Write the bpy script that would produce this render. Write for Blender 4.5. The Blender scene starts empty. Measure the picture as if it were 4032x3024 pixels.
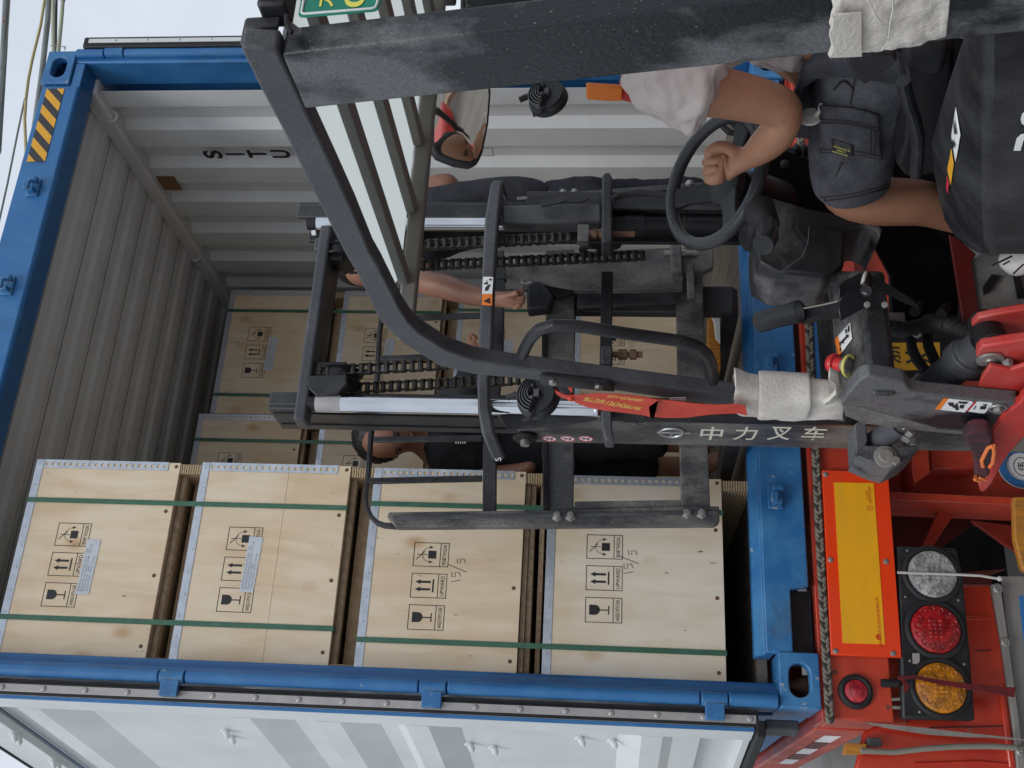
import bpy, bmesh, math, random
from mathutils import Vector, Matrix
random.seed(7)
R = math.radians
scene = bpy.context.scene

# ---------------- camera (the photo was taken with the phone lying on its side) ----------------
CX, CY, CZ, YAW, PITCH, ROLL, FPX = -0.45667, -3.34913, 0.62128, 0.414667, 0.0898957, 0.0166285, 4313.06
CAM = Vector((CX, CY, CZ))
Fv = Vector((math.sin(YAW)*math.cos(PITCH), math.cos(YAW)*math.cos(PITCH), math.sin(PITCH)))
R1 = Vector((math.cos(YAW), -math.sin(YAW), 0))
U1 = R1.cross(Fv)
Rv = R1*math.cos(ROLL)+U1*math.sin(ROLL)
Uv = -R1*math.sin(ROLL)+U1*math.cos(ROLL)
cd = bpy.data.cameras.new('camera')
cam = bpy.data.objects.new('camera', cd)
scene.collection.objects.link(cam)
cd.sensor_width = 36
cd.lens = FPX*36/4032
cd.clip_start = 0.05
cd.clip_end = 500
X_, Y_, Z_ = -Uv, Rv, -Fv
cam.matrix_world = Matrix(((X_.x, Y_.x, Z_.x, CAM.x), (X_.y, Y_.y, Z_.y, CAM.y), (X_.z, Y_.z, Z_.z, CAM.z), (0, 0, 0, 1)))
scene.camera = cam
scene.render.resolution_x = 1024
scene.render.resolution_y = 768

# ---------------- overcast daylight ----------------
SUN_EL, SUN_AZ = R(52), R(215)
world = bpy.data.worlds.new('World')
scene.world = world
world.use_nodes = True
nt = world.node_tree
nt.nodes.clear()
out = nt.nodes.new('ShaderNodeOutputWorld')
bg = nt.nodes.new('ShaderNodeBackground')
sky = nt.nodes.new('ShaderNodeTexSky')
sky.sky_type = 'NISHITA'
sky.sun_disc = False
sky.sun_elevation = SUN_EL
sky.sun_rotation = SUN_AZ
sky.air_density = 1.4
sky.dust_density = 3.0
# a closed sheet of cloud over the blue: soft noise in the direction of view
tc = nt.nodes.new('ShaderNodeTexCoord')
no = nt.nodes.new('ShaderNodeTexNoise')
no.inputs['Scale'].default_value = 4.5
no.inputs['Detail'].default_value = 5
nt.links.new(tc.outputs['Generated'], no.inputs['Vector'])
cr = nt.nodes.new('ShaderNodeValToRGB')
cr.color_ramp.elements[0].position = 0.35
cr.color_ramp.elements[0].color = (6.3, 6.9, 7.8, 1)
cr.color_ramp.elements[1].position = 0.7
cr.color_ramp.elements[1].color = (7.8, 8.3, 9.0, 1)
nt.links.new(no.outputs['Fac'], cr.inputs['Fac'])
mx = nt.nodes.new('ShaderNodeMix')
mx.data_type = 'RGBA'
mx.inputs['Factor'].default_value = 0.93
nt.links.new(sky.outputs['Color'], mx.inputs[6])
nt.links.new(cr.outputs['Color'], mx.inputs[7])
nt.links.new(mx.outputs[2], bg.inputs['Color'])
bg.inputs['Strength'].default_value = 0.09
nt.links.new(bg.outputs[0], out.inputs[0])
sl = bpy.data.lights.new('sun', 'SUN')
sl.energy = 1.1
sl.angle = R(25)
sl.color = (1, 0.97, 0.93)
so = bpy.data.objects.new('sun', sl)
scene.collection.objects.link(so)
sd = Vector((math.sin(SUN_AZ)*math.cos(SUN_EL), math.cos(SUN_AZ)*math.cos(SUN_EL), math.sin(SUN_EL)))
so.rotation_euler = sd.to_track_quat('Z', 'Y').to_euler()
scene.view_settings.view_transform = 'Standard'
scene.view_settings.look = 'None'
scene.view_settings.gamma = 1
scene.view_settings.exposure = 0.28

# ---------------- helpers ----------------
def px(X, Y, x=None, y=None, z=None):
    """point of the real scene seen at photo pixel X,Y on the given plane"""
    d = Fv + Rv*((1512-Y)/FPX) - Uv*((X-2016)/FPX)
    if y is not None: t = (y-CY)/d.y
    elif x is not None: t = (x-CX)/d.x
    else: t = (z-CZ)/d.z
    return CAM + d*t
def pl(pts, **k):
    return [px(a, b, **k) for a, b in pts]

def link(o, parent=None):
    scene.collection.objects.link(o)
    if parent is not None:
        o.parent = parent
        o.matrix_parent_inverse = parent.matrix_world.inverted()
    return o
def tag(o, label=None, cat=None, group=None, kind=None):
    if label: o['label'] = label
    if cat: o['category'] = cat
    if group: o['group'] = group
    if kind: o['kind'] = kind
    return o
def empty(name, loc, label, cat, group=None):
    o = bpy.data.objects.new(name, None)
    o.empty_display_size = 0.05
    o.location = loc
    scene.collection.objects.link(o)
    o.matrix_world = Matrix.Translation(loc)
    return tag(o, label, cat, group)

def wmat(o):
    m = o.matrix_basis.copy()
    p = o.parent
    while p is not None:
        m = p.matrix_basis @ m
        p = p.parent
    return m

SPLIT = {'pressed_rib', 'collar', 'reflector_patch', 'screw', 'rivet', 'bolt', 'lamp_cable', 'hole', 'guide_roller', 'figure', 'nail', 'bracket', 'plug'}
MORE = {}
class MB:
    def __init__(s): s.bm = bmesh.new()
    def box(s, x0, x1, y0, y1, z0, z1):
        v = [s.bm.verts.new((x, y, z)) for x in (x0, x1) for y in (y0, y1) for z in (z0, z1)]
        for f in ((0,1,3,2),(4,6,7,5),(0,4,5,1),(2,3,7,6),(0,2,6,4),(1,5,7,3)):
            s.bm.faces.new([v[i] for i in f])
        return s
    def obox(s, c, ax, ay, az):
        """box at centre c with half-axis vectors"""
        c = Vector(c); ax = Vector(ax); ay = Vector(ay); az = Vector(az)
        v = [s.bm.verts.new(c+ax*i+ay*j+az*k) for i in (-1,1) for j in (-1,1) for k in (-1,1)]
        for f in ((0,1,3,2),(4,6,7,5),(0,4,5,1),(2,3,7,6),(0,2,6,4),(1,5,7,3)):
            s.bm.faces.new([v[i] for i in f])
        return s
    def prism(s, pts, vec):
        vec = Vector(vec)
        a = [s.bm.verts.new(p) for p in pts]
        b = [s.bm.verts.new(Vector(p)+vec) for p in pts]
        n = len(a)
        s.bm.faces.new(a)
        s.bm.faces.new(b[::-1])
        for i in range(n):
            s.bm.faces.new((a[(i+1) % n], a[i], b[i], b[(i+1) % n]))
        return s
    def strip(s, A, B, vec):
        """solid strip between two polylines, extruded by vec"""
        vec = Vector(vec)
        r = [[s.bm.verts.new(p) for p in L] for L in (A, B, [Vector(p)+vec for p in B], [Vector(p)+vec for p in A])]
        n = len(A)
        for i in range(n-1):
            for k in range(4):
                s.bm.faces.new((r[k][i], r[k][i+1], r[(k+1) % 4][i+1], r[(k+1) % 4][i]))
        s.bm.faces.new([q[0] for q in r])
        s.bm.faces.new([q[-1] for q in r][::-1])
        return s
    def face(s, pts):
        s.bm.faces.new([s.bm.verts.new(p) for p in pts])
        return s
    def loft(s, rings, cap=True, closed=True):
        vr = [[s.bm.verts.new(p) for p in r] for r in rings]
        n = len(vr[0])
        for a, b in zip(vr[:-1], vr[1:]):
            for i in range(n if closed else n-1):
                s.bm.faces.new((a[i], a[(i+1) % n], b[(i+1) % n], b[i]))
        if cap:
            s.bm.faces.new(vr[0][::-1])
            s.bm.faces.new(vr[-1])
        return s
    def tube(s, pts, r, n=12, cap=True, flat=None):
        pts = [Vector(p) for p in pts]
        rs = r if isinstance(r, (list, tuple)) else [r]*len(pts)
        rings = []
        up = None
        for i, p in enumerate(pts):
            t = (pts[min(i+1, len(pts)-1)]-pts[max(i-1, 0)]).normalized()
            if up is None:
                up = Vector((0, 0, 1)) if abs(t.z) < 0.9 else Vector((1, 0, 0))
            a = t.cross(up).normalized()
            b = a.cross(t).normalized()
            up = b
            fl = flat or 1
            rings.append([p+(a*math.cos(q)*rs[i]+b*math.sin(q)*rs[i]*fl) for q in [2*math.pi*j/n for j in range(n)]])
        return s.loft(rings, cap)
    def cyl(s, a, b, r, n=24, r2=None):
        return s.tube([a, b], [r, r if r2 is None else r2], n)
    def lathe(s, c, axis, prof, n=28):
        """prof: (distance along axis, radius)"""
        c = Vector(c); axis = Vector(axis).normalized()
        up = Vector((0, 0, 1)) if abs(axis.z) < 0.9 else Vector((1, 0, 0))
        a = axis.cross(up).normalized(); b = axis.cross(a)
        rings = [[c+axis*h+(a*math.cos(2*math.pi*j/n)+b*math.sin(2*math.pi*j/n))*max(r, 1e-4) for j in range(n)] for h, r in prof]
        return s.loft(rings)
    def torus(s, c, axis, R0, r, n=48, m=12, a0=0, a1=None):
        c = Vector(c); axis = Vector(axis).normalized()
        up = Vector((0, 0, 1)) if abs(axis.z) < 0.9 else Vector((1, 0, 0))
        a = axis.cross(up).normalized(); b = axis.cross(a)
        full = a1 is None
        if full: a1 = 2*math.pi
        K = n if full else n+1
        vr = []
        for i in range(K):
            q = a0+(a1-a0)*i/n
            d = a*math.cos(q)+b*math.sin(q)
            vr.append([s.bm.verts.new(c+d*(R0+r*math.cos(w))+axis*r*math.sin(w)) for w in [2*math.pi*j/m for j in range(m)]])
        for i in range(n if full else n):
            p, q = vr[i], vr[(i+1) % K]
            for j in range(m):
                s.bm.faces.new((p[j], p[(j+1) % m], q[(j+1) % m], q[j]))
        return s
    def sphere(s, c, rx, ry=None, rz=None, n=16):
        ry = rx if ry is None else ry; rz = rx if rz is None else rz
        M = Matrix.Translation(Vector(c)) @ Matrix.Diagonal((rx, ry, rz, 1))
        bmesh.ops.create_uvsphere(s.bm, u_segments=n, v_segments=max(6, n//2), radius=1, matrix=M)
        return s
    def mesh(s, me, M):
        k = len(s.bm.verts)
        s.bm.from_mesh(me)
        s.bm.verts.ensure_lookup_table()
        for v in s.bm.verts[k:]: v.co = M @ v.co
        return s
    def islands(s):
        s.bm.verts.index_update()
        seen = {}; out = []
        for v0 in s.bm.verts:
            if v0.index in seen: continue
            k = len(out); st = [v0]; seen[v0.index] = k; vs = []
            while st:
                v = st.pop(); vs.append(v)
                for e in v.link_edges:
                    w = e.other_vert(v)
                    if w.index not in seen: seen[w.index] = k; st.append(w)
            out.append(vs)
        res = []
        for vs in out:
            g = MB(); mp = {v.index: g.bm.verts.new(v.co) for v in vs}
            fs = {f for v in vs for f in v.link_faces}
            for f in fs: g.bm.faces.new([mp[v.index] for v in f.verts])
            res.append(g)
        return res
    def build(s, name, mat, parent=None, bevel=0, smooth=None, sub=0, seg=2, recalc=True):
        if recalc: bmesh.ops.recalc_face_normals(s.bm, faces=s.bm.faces)
        if name in SPLIT:
            isl = s.islands()
            if len(isl) > 1:
                first = None
                for grp in isl:
                    o = grp.build(name, mat, parent, bevel=bevel, smooth=smooth, sub=sub, seg=seg, recalc=False)
                    first = first or o
                    MORE.setdefault(first.name, []).append(o)
                s.bm.free()
                return first
        me = bpy.data.meshes.new(name)
        s.bm.to_mesh(me); s.bm.free()
        me.materials.append(mat)
        o = bpy.data.objects.new(name, me)
        if smooth is None: smooth = True
        if parent is not None:
            me.transform(wmat(parent).inverted())
            scene.collection.objects.link(o)
            o.parent = parent
        else:
            scene.collection.objects.link(o)
        if bevel:
            b = o.modifiers.new('bevel', 'BEVEL')
            b.width = bevel; b.segments = seg; b.limit_method = 'ANGLE'; b.angle_limit = R(35)
        if sub:
            b = o.modifiers.new('sub', 'SUBSURF'); b.levels = sub; b.render_levels = sub
        if smooth:
            for p in me.polygons: p.use_smooth = True
            if not sub: me.set_sharp_from_angle(angle=R(28))
        return o

def box(name, mat, parent, *a, bevel=0.002):
    return MB().box(*a).build(name, mat, parent, bevel=bevel)

_tc = {}
def text_me(s, size=1.0, align='CENTER', spacing=1.0, bold=0.0):
    cu = bpy.data.curves.new('writing', 'FONT')
    cu.body = s; cu.size = size; cu.align_x = align; cu.align_y = 'CENTER'
    cu.space_character = spacing
    cu.offset = bold
    o = bpy.data.objects.new('writing', cu)
    scene.collection.objects.link(o)
    dg = bpy.context.evaluated_depsgraph_get()
    me = bpy.data.meshes.new_from_object(o.evaluated_get(dg))
    bpy.data.objects.remove(o)
    return me
def text_fit(mb, s, c, right, up, w=None, h=None, align='CENTER', bold=0.0, spacing=1.0):
    """flat lettering centred at c, fitted to width w and height h"""
    me = text_me(s, bold=bold, spacing=spacing)
    xs = [v.co.x for v in me.vertices]; ys = [v.co.y for v in me.vertices]
    if not xs: return mb
    bw = max(xs)-min(xs) or 1; bh = max(ys)-min(ys) or 1
    sx = (w/bw) if w else (h/bh); sy = (h/bh) if h else sx
    mxx = (max(xs)+min(xs))/2; myy = (max(ys)+min(ys))/2
    right = Vector(right).normalized(); up = Vector(up).normalized(); c = Vector(c)
    n = right.cross(up)
    M = Matrix(((right.x*sx, up.x*sy, n.x, c.x), (right.y*sx, up.y*sy, n.y, c.y), (right.z*sx, up.z*sy, n.z, c.z), (0, 0, 0, 1)))
    mb.mesh(me, M @ Matrix.Translation((-mxx, -myy, 0)))
    bpy.data.meshes.remove(me)
    return mb

# ---------------- materials ----------------
def mat(name, col, rough=0.5, metal=0.0, col2=None, nscale=6.0, lo=0.4, hi=0.65, stretch=(1, 1, 1), bump=0.0, bscale=80, rvar=0.12, spec=0.5, specks=None, coat=0.0, detail=6, grain=0.0, gscale=260, bdist=0.003, edge=None, grime=None):
    m = bpy.data.materials.new(name)
    m.use_nodes = True
    t = m.node_tree; N = t.nodes; L = t.links
    b = N['Principled BSDF']
    b.inputs['Roughness'].default_value = rough
    b.inputs['Metallic'].default_value = metal
    b.inputs['Specular IOR Level'].default_value = spec
    b.inputs['Coat Weight'].default_value = coat
    b.inputs['Coat Roughness'].default_value = 0.15
    tcn = N.new('ShaderNodeTexCoord')
    mp = N.new('ShaderNodeMapping'); mp.inputs['Scale'].default_value = stretch
    L.new(tcn.outputs['Object'], mp.inputs['Vector'])
    n1 = N.new('ShaderNodeTexNoise'); n1.inputs['Scale'].default_value = nscale; n1.inputs['Detail'].default_value = detail; n1.inputs['Roughness'].default_value = 0.62
    L.new(mp.outputs[0], n1.inputs['Vector'])
    rp = N.new('ShaderNodeValToRGB')
    rp.color_ramp.elements[0].position = lo; rp.color_ramp.elements[1].position = hi
    c2 = col2 if col2 else tuple(min(1, c*1.12) for c in col)
    rp.color_ramp.elements[0].color = (*col, 1); rp.color_ramp.elements[1].color = (*c2, 1)
    L.new(n1.outputs['Fac'], rp.inputs['Fac'])
    last = rp.outputs['Color']
    if specks:
        sc, thr, scale = specks
        n2 = N.new('ShaderNodeTexNoise'); n2.inputs['Scale'].default_value = scale; n2.inputs['Detail'].default_value = 3
        L.new(mp.outputs[0], n2.inputs['Vector'])
        r2 = N.new('ShaderNodeValToRGB'); r2.color_ramp.elements[0].position = thr; r2.color_ramp.elements[1].position = thr+0.05
        L.new(n2.outputs['Fac'], r2.inputs['Fac'])
        mm = N.new('ShaderNodeMix'); mm.data_type = 'RGBA'
        L.new(r2.outputs['Color'], mm.inputs['Factor']); L.new(last, mm.inputs[6]); mm.inputs[7].default_value = (*sc, 1)
        last = mm.outputs[2]
    if grain:
        n5 = N.new('ShaderNodeTexNoise'); n5.inputs['Scale'].default_value = gscale; n5.inputs['Detail'].default_value = 3
        L.new(mp.outputs[0], n5.inputs['Vector'])
        m5 = N.new('ShaderNodeMapRange'); m5.inputs['From Min'].default_value = 0.32; m5.inputs['From Max'].default_value = 0.68
        m5.inputs['To Min'].default_value = 1-grain; m5.inputs['To Max'].default_value = 1+grain
        L.new(n5.outputs['Fac'], m5.inputs['Value'])
        vm = N.new('ShaderNodeVectorMath'); vm.operation = 'SCALE'
        L.new(last, vm.inputs[0]); L.new(m5.outputs[0], vm.inputs['Scale'])
        last = vm.outputs[0]
    if grime:
        gc, gsc, gst, gth = grime
        mg_ = N.new('ShaderNodeMapping'); mg_.inputs['Scale'].default_value = gst; L.new(tcn.outputs['Object'], mg_.inputs['Vector'])
        n7 = N.new('ShaderNodeTexNoise'); n7.inputs['Scale'].default_value = gsc; n7.inputs['Detail'].default_value = 12; n7.inputs['Roughness'].default_value = 0.7
        L.new(mg_.outputs[0], n7.inputs['Vector'])
        m7 = N.new('ShaderNodeMapRange'); m7.inputs['From Min'].default_value = gth; m7.inputs['From Max'].default_value = gth+0.16; m7.inputs['To Max'].default_value = 0.75
        L.new(n7.outputs['Fac'], m7.inputs['Value'])
        x7 = N.new('ShaderNodeMix'); x7.data_type = 'RGBA'
        L.new(m7.outputs[0], x7.inputs['Factor']); L.new(last, x7.inputs[6]); x7.inputs[7].default_value = (*gc, 1)
        last = x7.outputs[2]
    if edge:
        ec, er, eth = edge
        bv = N.new('ShaderNodeBevel'); bv.samples = 4; bv.inputs['Radius'].default_value = er
        ge = N.new('ShaderNodeNewGeometry')
        dp = N.new('ShaderNodeVectorMath'); dp.operation = 'DOT_PRODUCT'
        L.new(bv.outputs[0], dp.inputs[0]); L.new(ge.outputs['Normal'], dp.inputs[1])
        n6 = N.new('ShaderNodeTexNoise'); n6.inputs['Scale'].default_value = 34; n6.inputs['Detail'].default_value = 6
        L.new(tcn.outputs['Object'], n6.inputs['Vector'])
        s1 = N.new('ShaderNodeMath'); s1.operation = 'SUBTRACT'; s1.inputs[0].default_value = 1.0
        L.new(dp.outputs['Value'], s1.inputs[1])
        s2 = N.new('ShaderNodeMath'); s2.operation = 'MULTIPLY_ADD'; s2.inputs[1].default_value = 2.2
        L.new(s1.outputs[0], s2.inputs[0]); L.new(n6.outputs['Fac'], s2.inputs[2])
        s3 = N.new('ShaderNodeMapRange'); s3.inputs['From Min'].default_value = eth; s3.inputs['From Max'].default_value = eth+0.10
        L.new(s2.outputs[0], s3.inputs['Value'])
        gt = N.new('ShaderNodeMath'); gt.operation = 'GREATER_THAN'; gt.inputs[1].default_value = 0.012
        L.new(s1.outputs[0], gt.inputs[0])
        s4 = N.new('ShaderNodeMath'); s4.operation = 'MULTIPLY'
        L.new(s3.outputs[0], s4.inputs[0]); L.new(gt.outputs[0], s4.inputs[1])
        m6 = N.new('ShaderNodeMix'); m6.data_type = 'RGBA'
        L.new(s4.outputs[0], m6.inputs['Factor']); L.new(last, m6.inputs[6]); m6.inputs[7].default_value = (*ec, 1)
        last = m6.outputs[2]
    L.new(last, b.inputs['Base Color'])
    if rvar:
        mr = N.new('ShaderNodeMapRange'); mr.inputs['To Min'].default_value = max(0, rough-rvar); mr.inputs['To Max'].default_value = min(1, rough+rvar)
        mr.inputs['From Min'].default_value = 0.3; mr.inputs['From Max'].default_value = 0.7
        L.new(n1.outputs['Fac'], mr.inputs['Value']); L.new(mr.outputs[0], b.inputs['Roughness'])
    if bump:
        n3 = N.new('ShaderNodeTexNoise'); n3.inputs['Scale'].default_value = bscale; n3.inputs['Detail'].default_value = 4
        L.new(mp.outputs[0], n3.inputs['Vector'])
        bp = N.new('ShaderNodeBump'); bp.inputs['Strength'].default_value = bump; bp.inputs['Distance'].default_value = bdist
        L.new(n3.outputs['Fac'], bp.inputs['Height']); L.new(bp.outputs[0], b.inputs['Normal'])
    return m

M = {}
M['blue'] = mat('blue_paint', (0.020, 0.135, 0.36), 0.42, col2=(0.036, 0.175, 0.40), nscale=6, bump=0.25, bscale=22, specks=((0.20, 0.27, 0.33), 0.74, 30), grain=0.08, edge=((0.16, 0.27, 0.38), 0.005, 0.72), stretch=(1, 1, 1), grime=((0.020, 0.050, 0.095), 3.5, (1, 1, 0.35), 0.55))
M['blue_worn'] = mat('worn_blue_paint', (0.022, 0.140, 0.36), 0.45, col2=(0.045, 0.20, 0.42), nscale=8, lo=0.42, hi=0.62, bump=0.35, bscale=34, specks=((0.34, 0.38, 0.40), 0.67, 34), grain=0.14, edge=((0.26, 0.34, 0.40), 0.006, 0.70), detail=10, grime=((0.06, 0.065, 0.07), 7, (0.4, 1, 1), 0.57))
M['inwhite'] = mat('container_inner_paint', (0.71, 0.735, 0.75), 0.45, col2=(0.65, 0.67, 0.685), nscale=4, bump=0.06, bscale=10, specks=((0.3, 0.3, 0.29), 0.76, 14), grime=((0.45, 0.45, 0.44), 4, (1, 1, 0.4), 0.58))
M['doorwhite'] = mat('door_inner_paint', (0.66, 0.69, 0.69), 0.42, col2=(0.60, 0.64, 0.65), nscale=3, specks=((0.36, 0.36, 0.35), 0.77, 20), grime=((0.42, 0.42, 0.40), 5, (1, 1, 2), 0.62))
M['floorwood'] = mat('container_floor', (0.16, 0.135, 0.11), 0.7, col2=(0.10, 0.085, 0.07), nscale=5, stretch=(6, 0.6, 1), bump=0.3)
M['rubber'] = mat('black_rubber', (0.012, 0.012, 0.014), 0.6, col2=(0.024, 0.024, 0.026), nscale=10, spec=0.35)
M['alu'] = mat('grey_retaining_strip', (0.42, 0.40, 0.39), 0.4, 0.3, col2=(0.34, 0.33, 0.33), nscale=12)
M['galv'] = mat('galvanised_steel', (0.52, 0.56, 0.62), 0.36, 0.55, col2=(0.40, 0.44, 0.50), nscale=26, bump=0.2, bscale=60)
M['strap'] = mat('green_strapping', (0.035, 0.115, 0.07), 0.38, col2=(0.05, 0.15, 0.095), nscale=20)
M['ink'] = mat('black_ink', (0.015, 0.015, 0.018), 0.6, rvar=0)
M['pencil'] = mat('pencil_mark', (0.06, 0.055, 0.05), 0.7, rvar=0)
M['paper'] = mat('paper_label', (0.55, 0.59, 0.64), 0.5, col2=(0.48, 0.52, 0.58), nscale=14, bump=0.25, bscale=20)
M['labelink'] = mat('grey_label_print', (0.16, 0.18, 0.22), 0.6, rvar=0)
M['steel'] = mat('dusty_black_steel', (0.016, 0.017, 0.020), 0.45, col2=(0.046, 0.048, 0.053), nscale=7, lo=0.42, hi=0.68, bump=0.3, bscale=120, specks=((0.14, 0.14, 0.14), 0.73, 190), grain=0.3, detail=9, spec=0.38, edge=((0.10, 0.10, 0.10), 0.004, 0.68), grime=((0.010, 0.010, 0.011), 10, (1, 1, 0.5), 0.56))
M['steel_d'] = mat('scuffed_dirty_black_steel', (0.008, 0.012, 0.016), 0.36, col2=(0.120, 0.125, 0.132), nscale=3.6, lo=0.485, hi=0.565, stretch=(1, 1, 0.6), bump=0.35, bscale=190, specks=((0.24, 0.24, 0.24), 0.69, 300), detail=12, grain=0.28, gscale=420, spec=0.4)
M['steel_l'] = mat('dusty_grey_black_steel', (0.054, 0.057, 0.065), 0.5, col2=(0.086, 0.090, 0.10), nscale=9, bump=0.3, bscale=200, specks=((0.17, 0.17, 0.175), 0.71, 220), grain=0.25, gscale=350, detail=9, spec=0.35, edge=((0.16, 0.16, 0.17), 0.004, 0.68), grime=((0.035, 0.036, 0.040), 12, (1, 1, 1), 0.58))
M['steel_g'] = mat('grimy_carriage_steel', (0.050, 0.052, 0.056), 0.5, col2=(0.17, 0.165, 0.155), nscale=9, lo=0.40, hi=0.62, stretch=(1, 1, 0.5), bump=0.4, bscale=120, specks=((0.20, 0.195, 0.18), 0.67, 150), grain=0.3, detail=10, grime=((0.012, 0.012, 0.014), 9, (1, 1, 1), 0.56))
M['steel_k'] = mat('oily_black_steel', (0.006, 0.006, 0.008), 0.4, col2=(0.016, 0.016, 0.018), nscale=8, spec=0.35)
M['olive'] = mat('dusty_roof_bar', (0.13, 0.132, 0.12), 0.6, col2=(0.18, 0.17, 0.145), nscale=8, stretch=(1, 0.15, 3), bump=0.2)
M['plastic'] = mat('black_plastic', (0.013, 0.014, 0.016), 0.42, col2=(0.026, 0.027, 0.030), nscale=8, bump=0.25, bscale=200, specks=((0.10, 0.10, 0.10), 0.75, 120), spec=0.35, grain=0.2, grime=((0.06, 0.06, 0.06), 9, (1, 1, 1), 0.60))
M['plastic_g'] = mat('dusty_console_plastic', (0.026, 0.027, 0.029), 0.38, col2=(0.15, 0.15, 0.15), nscale=7, lo=0.47, hi=0.68, bump=0.25, bscale=180, specks=((0.22, 0.22, 0.22), 0.72, 180), grain=0.35, detail=10)
M['hood'] = mat('black_hood_plastic', (0.008, 0.009, 0.011), 0.42, col2=(0.045, 0.047, 0.051), nscale=3.0, lo=0.48, hi=0.70, stretch=(1, 1.6, 1), bump=0.2, bscale=200, specks=((0.14, 0.14, 0.14), 0.76, 160), grain=0.3, detail=10, spec=0.35)
M['wheelgrip'] = mat('steering_wheel_grip', (0.030, 0.032, 0.036), 0.36, col2=(0.04, 0.042, 0.046), nscale=20, bump=0.2, bscale=250)
M['vinyl'] = mat('black_vinyl', (0.012, 0.012, 0.014), 0.3, col2=(0.02, 0.02, 0.023), nscale=6, bump=0.15, bscale=40)
M['chrome'] = mat('chromed_rod', (0.60, 0.62, 0.66), 0.15, 1.0, col2=(0.48, 0.49, 0.52), nscale=14, rvar=0.08, stretch=(1, 1, 0.2), grime=((0.20, 0.19, 0.17), 26, (1, 1, 0.3), 0.62))
M['chain'] = mat('greasy_chain', (0.040, 0.038, 0.036), 0.42, 0.6, col2=(0.075, 0.07, 0.062), nscale=40, bump=0.2)
M['bolt'] = mat('zinc_bolt', (0.36, 0.36, 0.34), 0.42, 0.6, col2=(0.22, 0.22, 0.21), nscale=60)
M['rust'] = mat('rusty_thread', (0.10, 0.055, 0.035), 0.75, 0.2, col2=(0.16, 0.08, 0.045), nscale=60, bump=0.5)
M['red'] = mat('red_trailer_paint', (0.52, 0.055, 0.024), 0.42, col2=(0.34, 0.030, 0.018), nscale=5, bump=0.15, bscale=20, specks=((0.14, 0.05, 0.04), 0.67, 22), grain=0.1, edge=((0.20, 0.10, 0.08), 0.006, 0.66), grime=((0.13, 0.030, 0.020), 6, (1, 1, 0.5), 0.54))
M['red_s'] = mat('glossy_red_mudguard', (0.56, 0.050, 0.020), 0.2, col2=(0.44, 0.028, 0.014), nscale=4, rvar=0.08, coat=0.5, specks=((0.35, 0.10, 0.07), 0.72, 14), grime=((0.24, 0.045, 0.03), 5, (1, 1, 0.5), 0.58))
M['red_f'] = mat('dusty_red_forklift_paint', (0.52, 0.035, 0.028), 0.38, col2=(0.50, 0.11, 0.095), nscale=4, lo=0.45, hi=0.7, specks=((0.55, 0.35, 0.32), 0.72, 30), grime=((0.30, 0.06, 0.05), 6, (1, 1, 1), 0.57))
M['refl_red'] = mat('reflective_red', (0.86, 0.055, 0.008), 0.35, col2=(0.78, 0.055, 0.012), nscale=6, specks=((0.12, 0.03, 0.02), 0.73, 22), grime=((0.30, 0.035, 0.012), 8, (1, 1, 1), 0.60))
M['refl_yel'] = mat('reflective_yellow', (0.92, 0.43, 0.012), 0.38, col2=(0.80, 0.39, 0.014), nscale=5, stretch=(1, 1, 3), specks=((0.35, 0.19, 0.03), 0.75, 26), grain=0.05, grime=((0.50, 0.26, 0.03), 9, (0.3, 1, 1), 0.60))
M['red_print'] = mat('red_print', (0.55, 0.05, 0.01), 0.5, rvar=0)
M['yellow'] = mat('yellow_hazard', (0.72, 0.36, 0.02), 0.45, nscale=8)
M['hblack'] = mat('hazard_black', (0.03, 0.03, 0.032), 0.5, nscale=8)
M['plate_y'] = mat('yellow_number_plate', (0.52, 0.27, 0.012), 0.45, col2=(0.40, 0.21, 0.015), nscale=9)
M['green'] = mat('green_sign', (0.0, 0.20, 0.13), 0.4, rvar=0.05)
M['white'] = mat('white_paint', (0.75, 0.76, 0.76), 0.45, nscale=8)
M['sign_yellow'] = mat('sign_yellow', (0.72, 0.68, 0.10), 0.45, rvar=0)
M['orange'] = mat('orange_label', (0.80, 0.20, 0.02), 0.45, rvar=0)
M['cream'] = mat('cream_lettering', (0.68, 0.66, 0.56), 0.5, rvar=0)
M['silver'] = mat('silver_emblem', (0.55, 0.56, 0.57), 0.3, 0.8, rvar=0.05)
M['decalred'] = mat('decal_red', (0.50, 0.02, 0.04), 0.5, rvar=0)
M['grey_d'] = mat('dull_grey_sheet', (0.26, 0.25, 0.23), 0.6, col2=(0.20, 0.19, 0.18), nscale=7, stretch=(1, 1, 5), bump=0.2)
M['wires'] = mat('grey_cable', (0.20, 0.19, 0.16), 0.6, nscale=14)
M['cloth'] = mat('white_felt', (0.66, 0.63, 0.58), 0.95, col2=(0.52, 0.485, 0.44), nscale=11, bump=0.9, bscale=170, bdist=0.002, rvar=0.03, specks=((0.34, 0.31, 0.28), 0.72, 46), grain=0.10, gscale=500, spec=0.2)
M['ribbon'] = mat('red_ribbon', (0.62, 0.055, 0.025), 0.5, col2=(0.50, 0.040, 0.022), nscale=14, bump=0.3, bscale=40)
M['ribbon2'] = mat('dark_red_ribbon', (0.16, 0.012, 0.014), 0.7, col2=(0.10, 0.010, 0.012), nscale=30, bump=0.4)
M['gold'] = mat('gold_print', (0.78, 0.52, 0.10), 0.5, rvar=0)
M['skin'] = mat('skin', (0.42, 0.215, 0.13), 0.46, col2=(0.34, 0.155, 0.090), nscale=6, bump=0.2, bscale=220, bdist=0.001, lo=0.38, hi=0.68, grain=0.07, gscale=300, grime=((0.30, 0.105, 0.065), 11, (1, 1, 1), 0.54))
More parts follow.
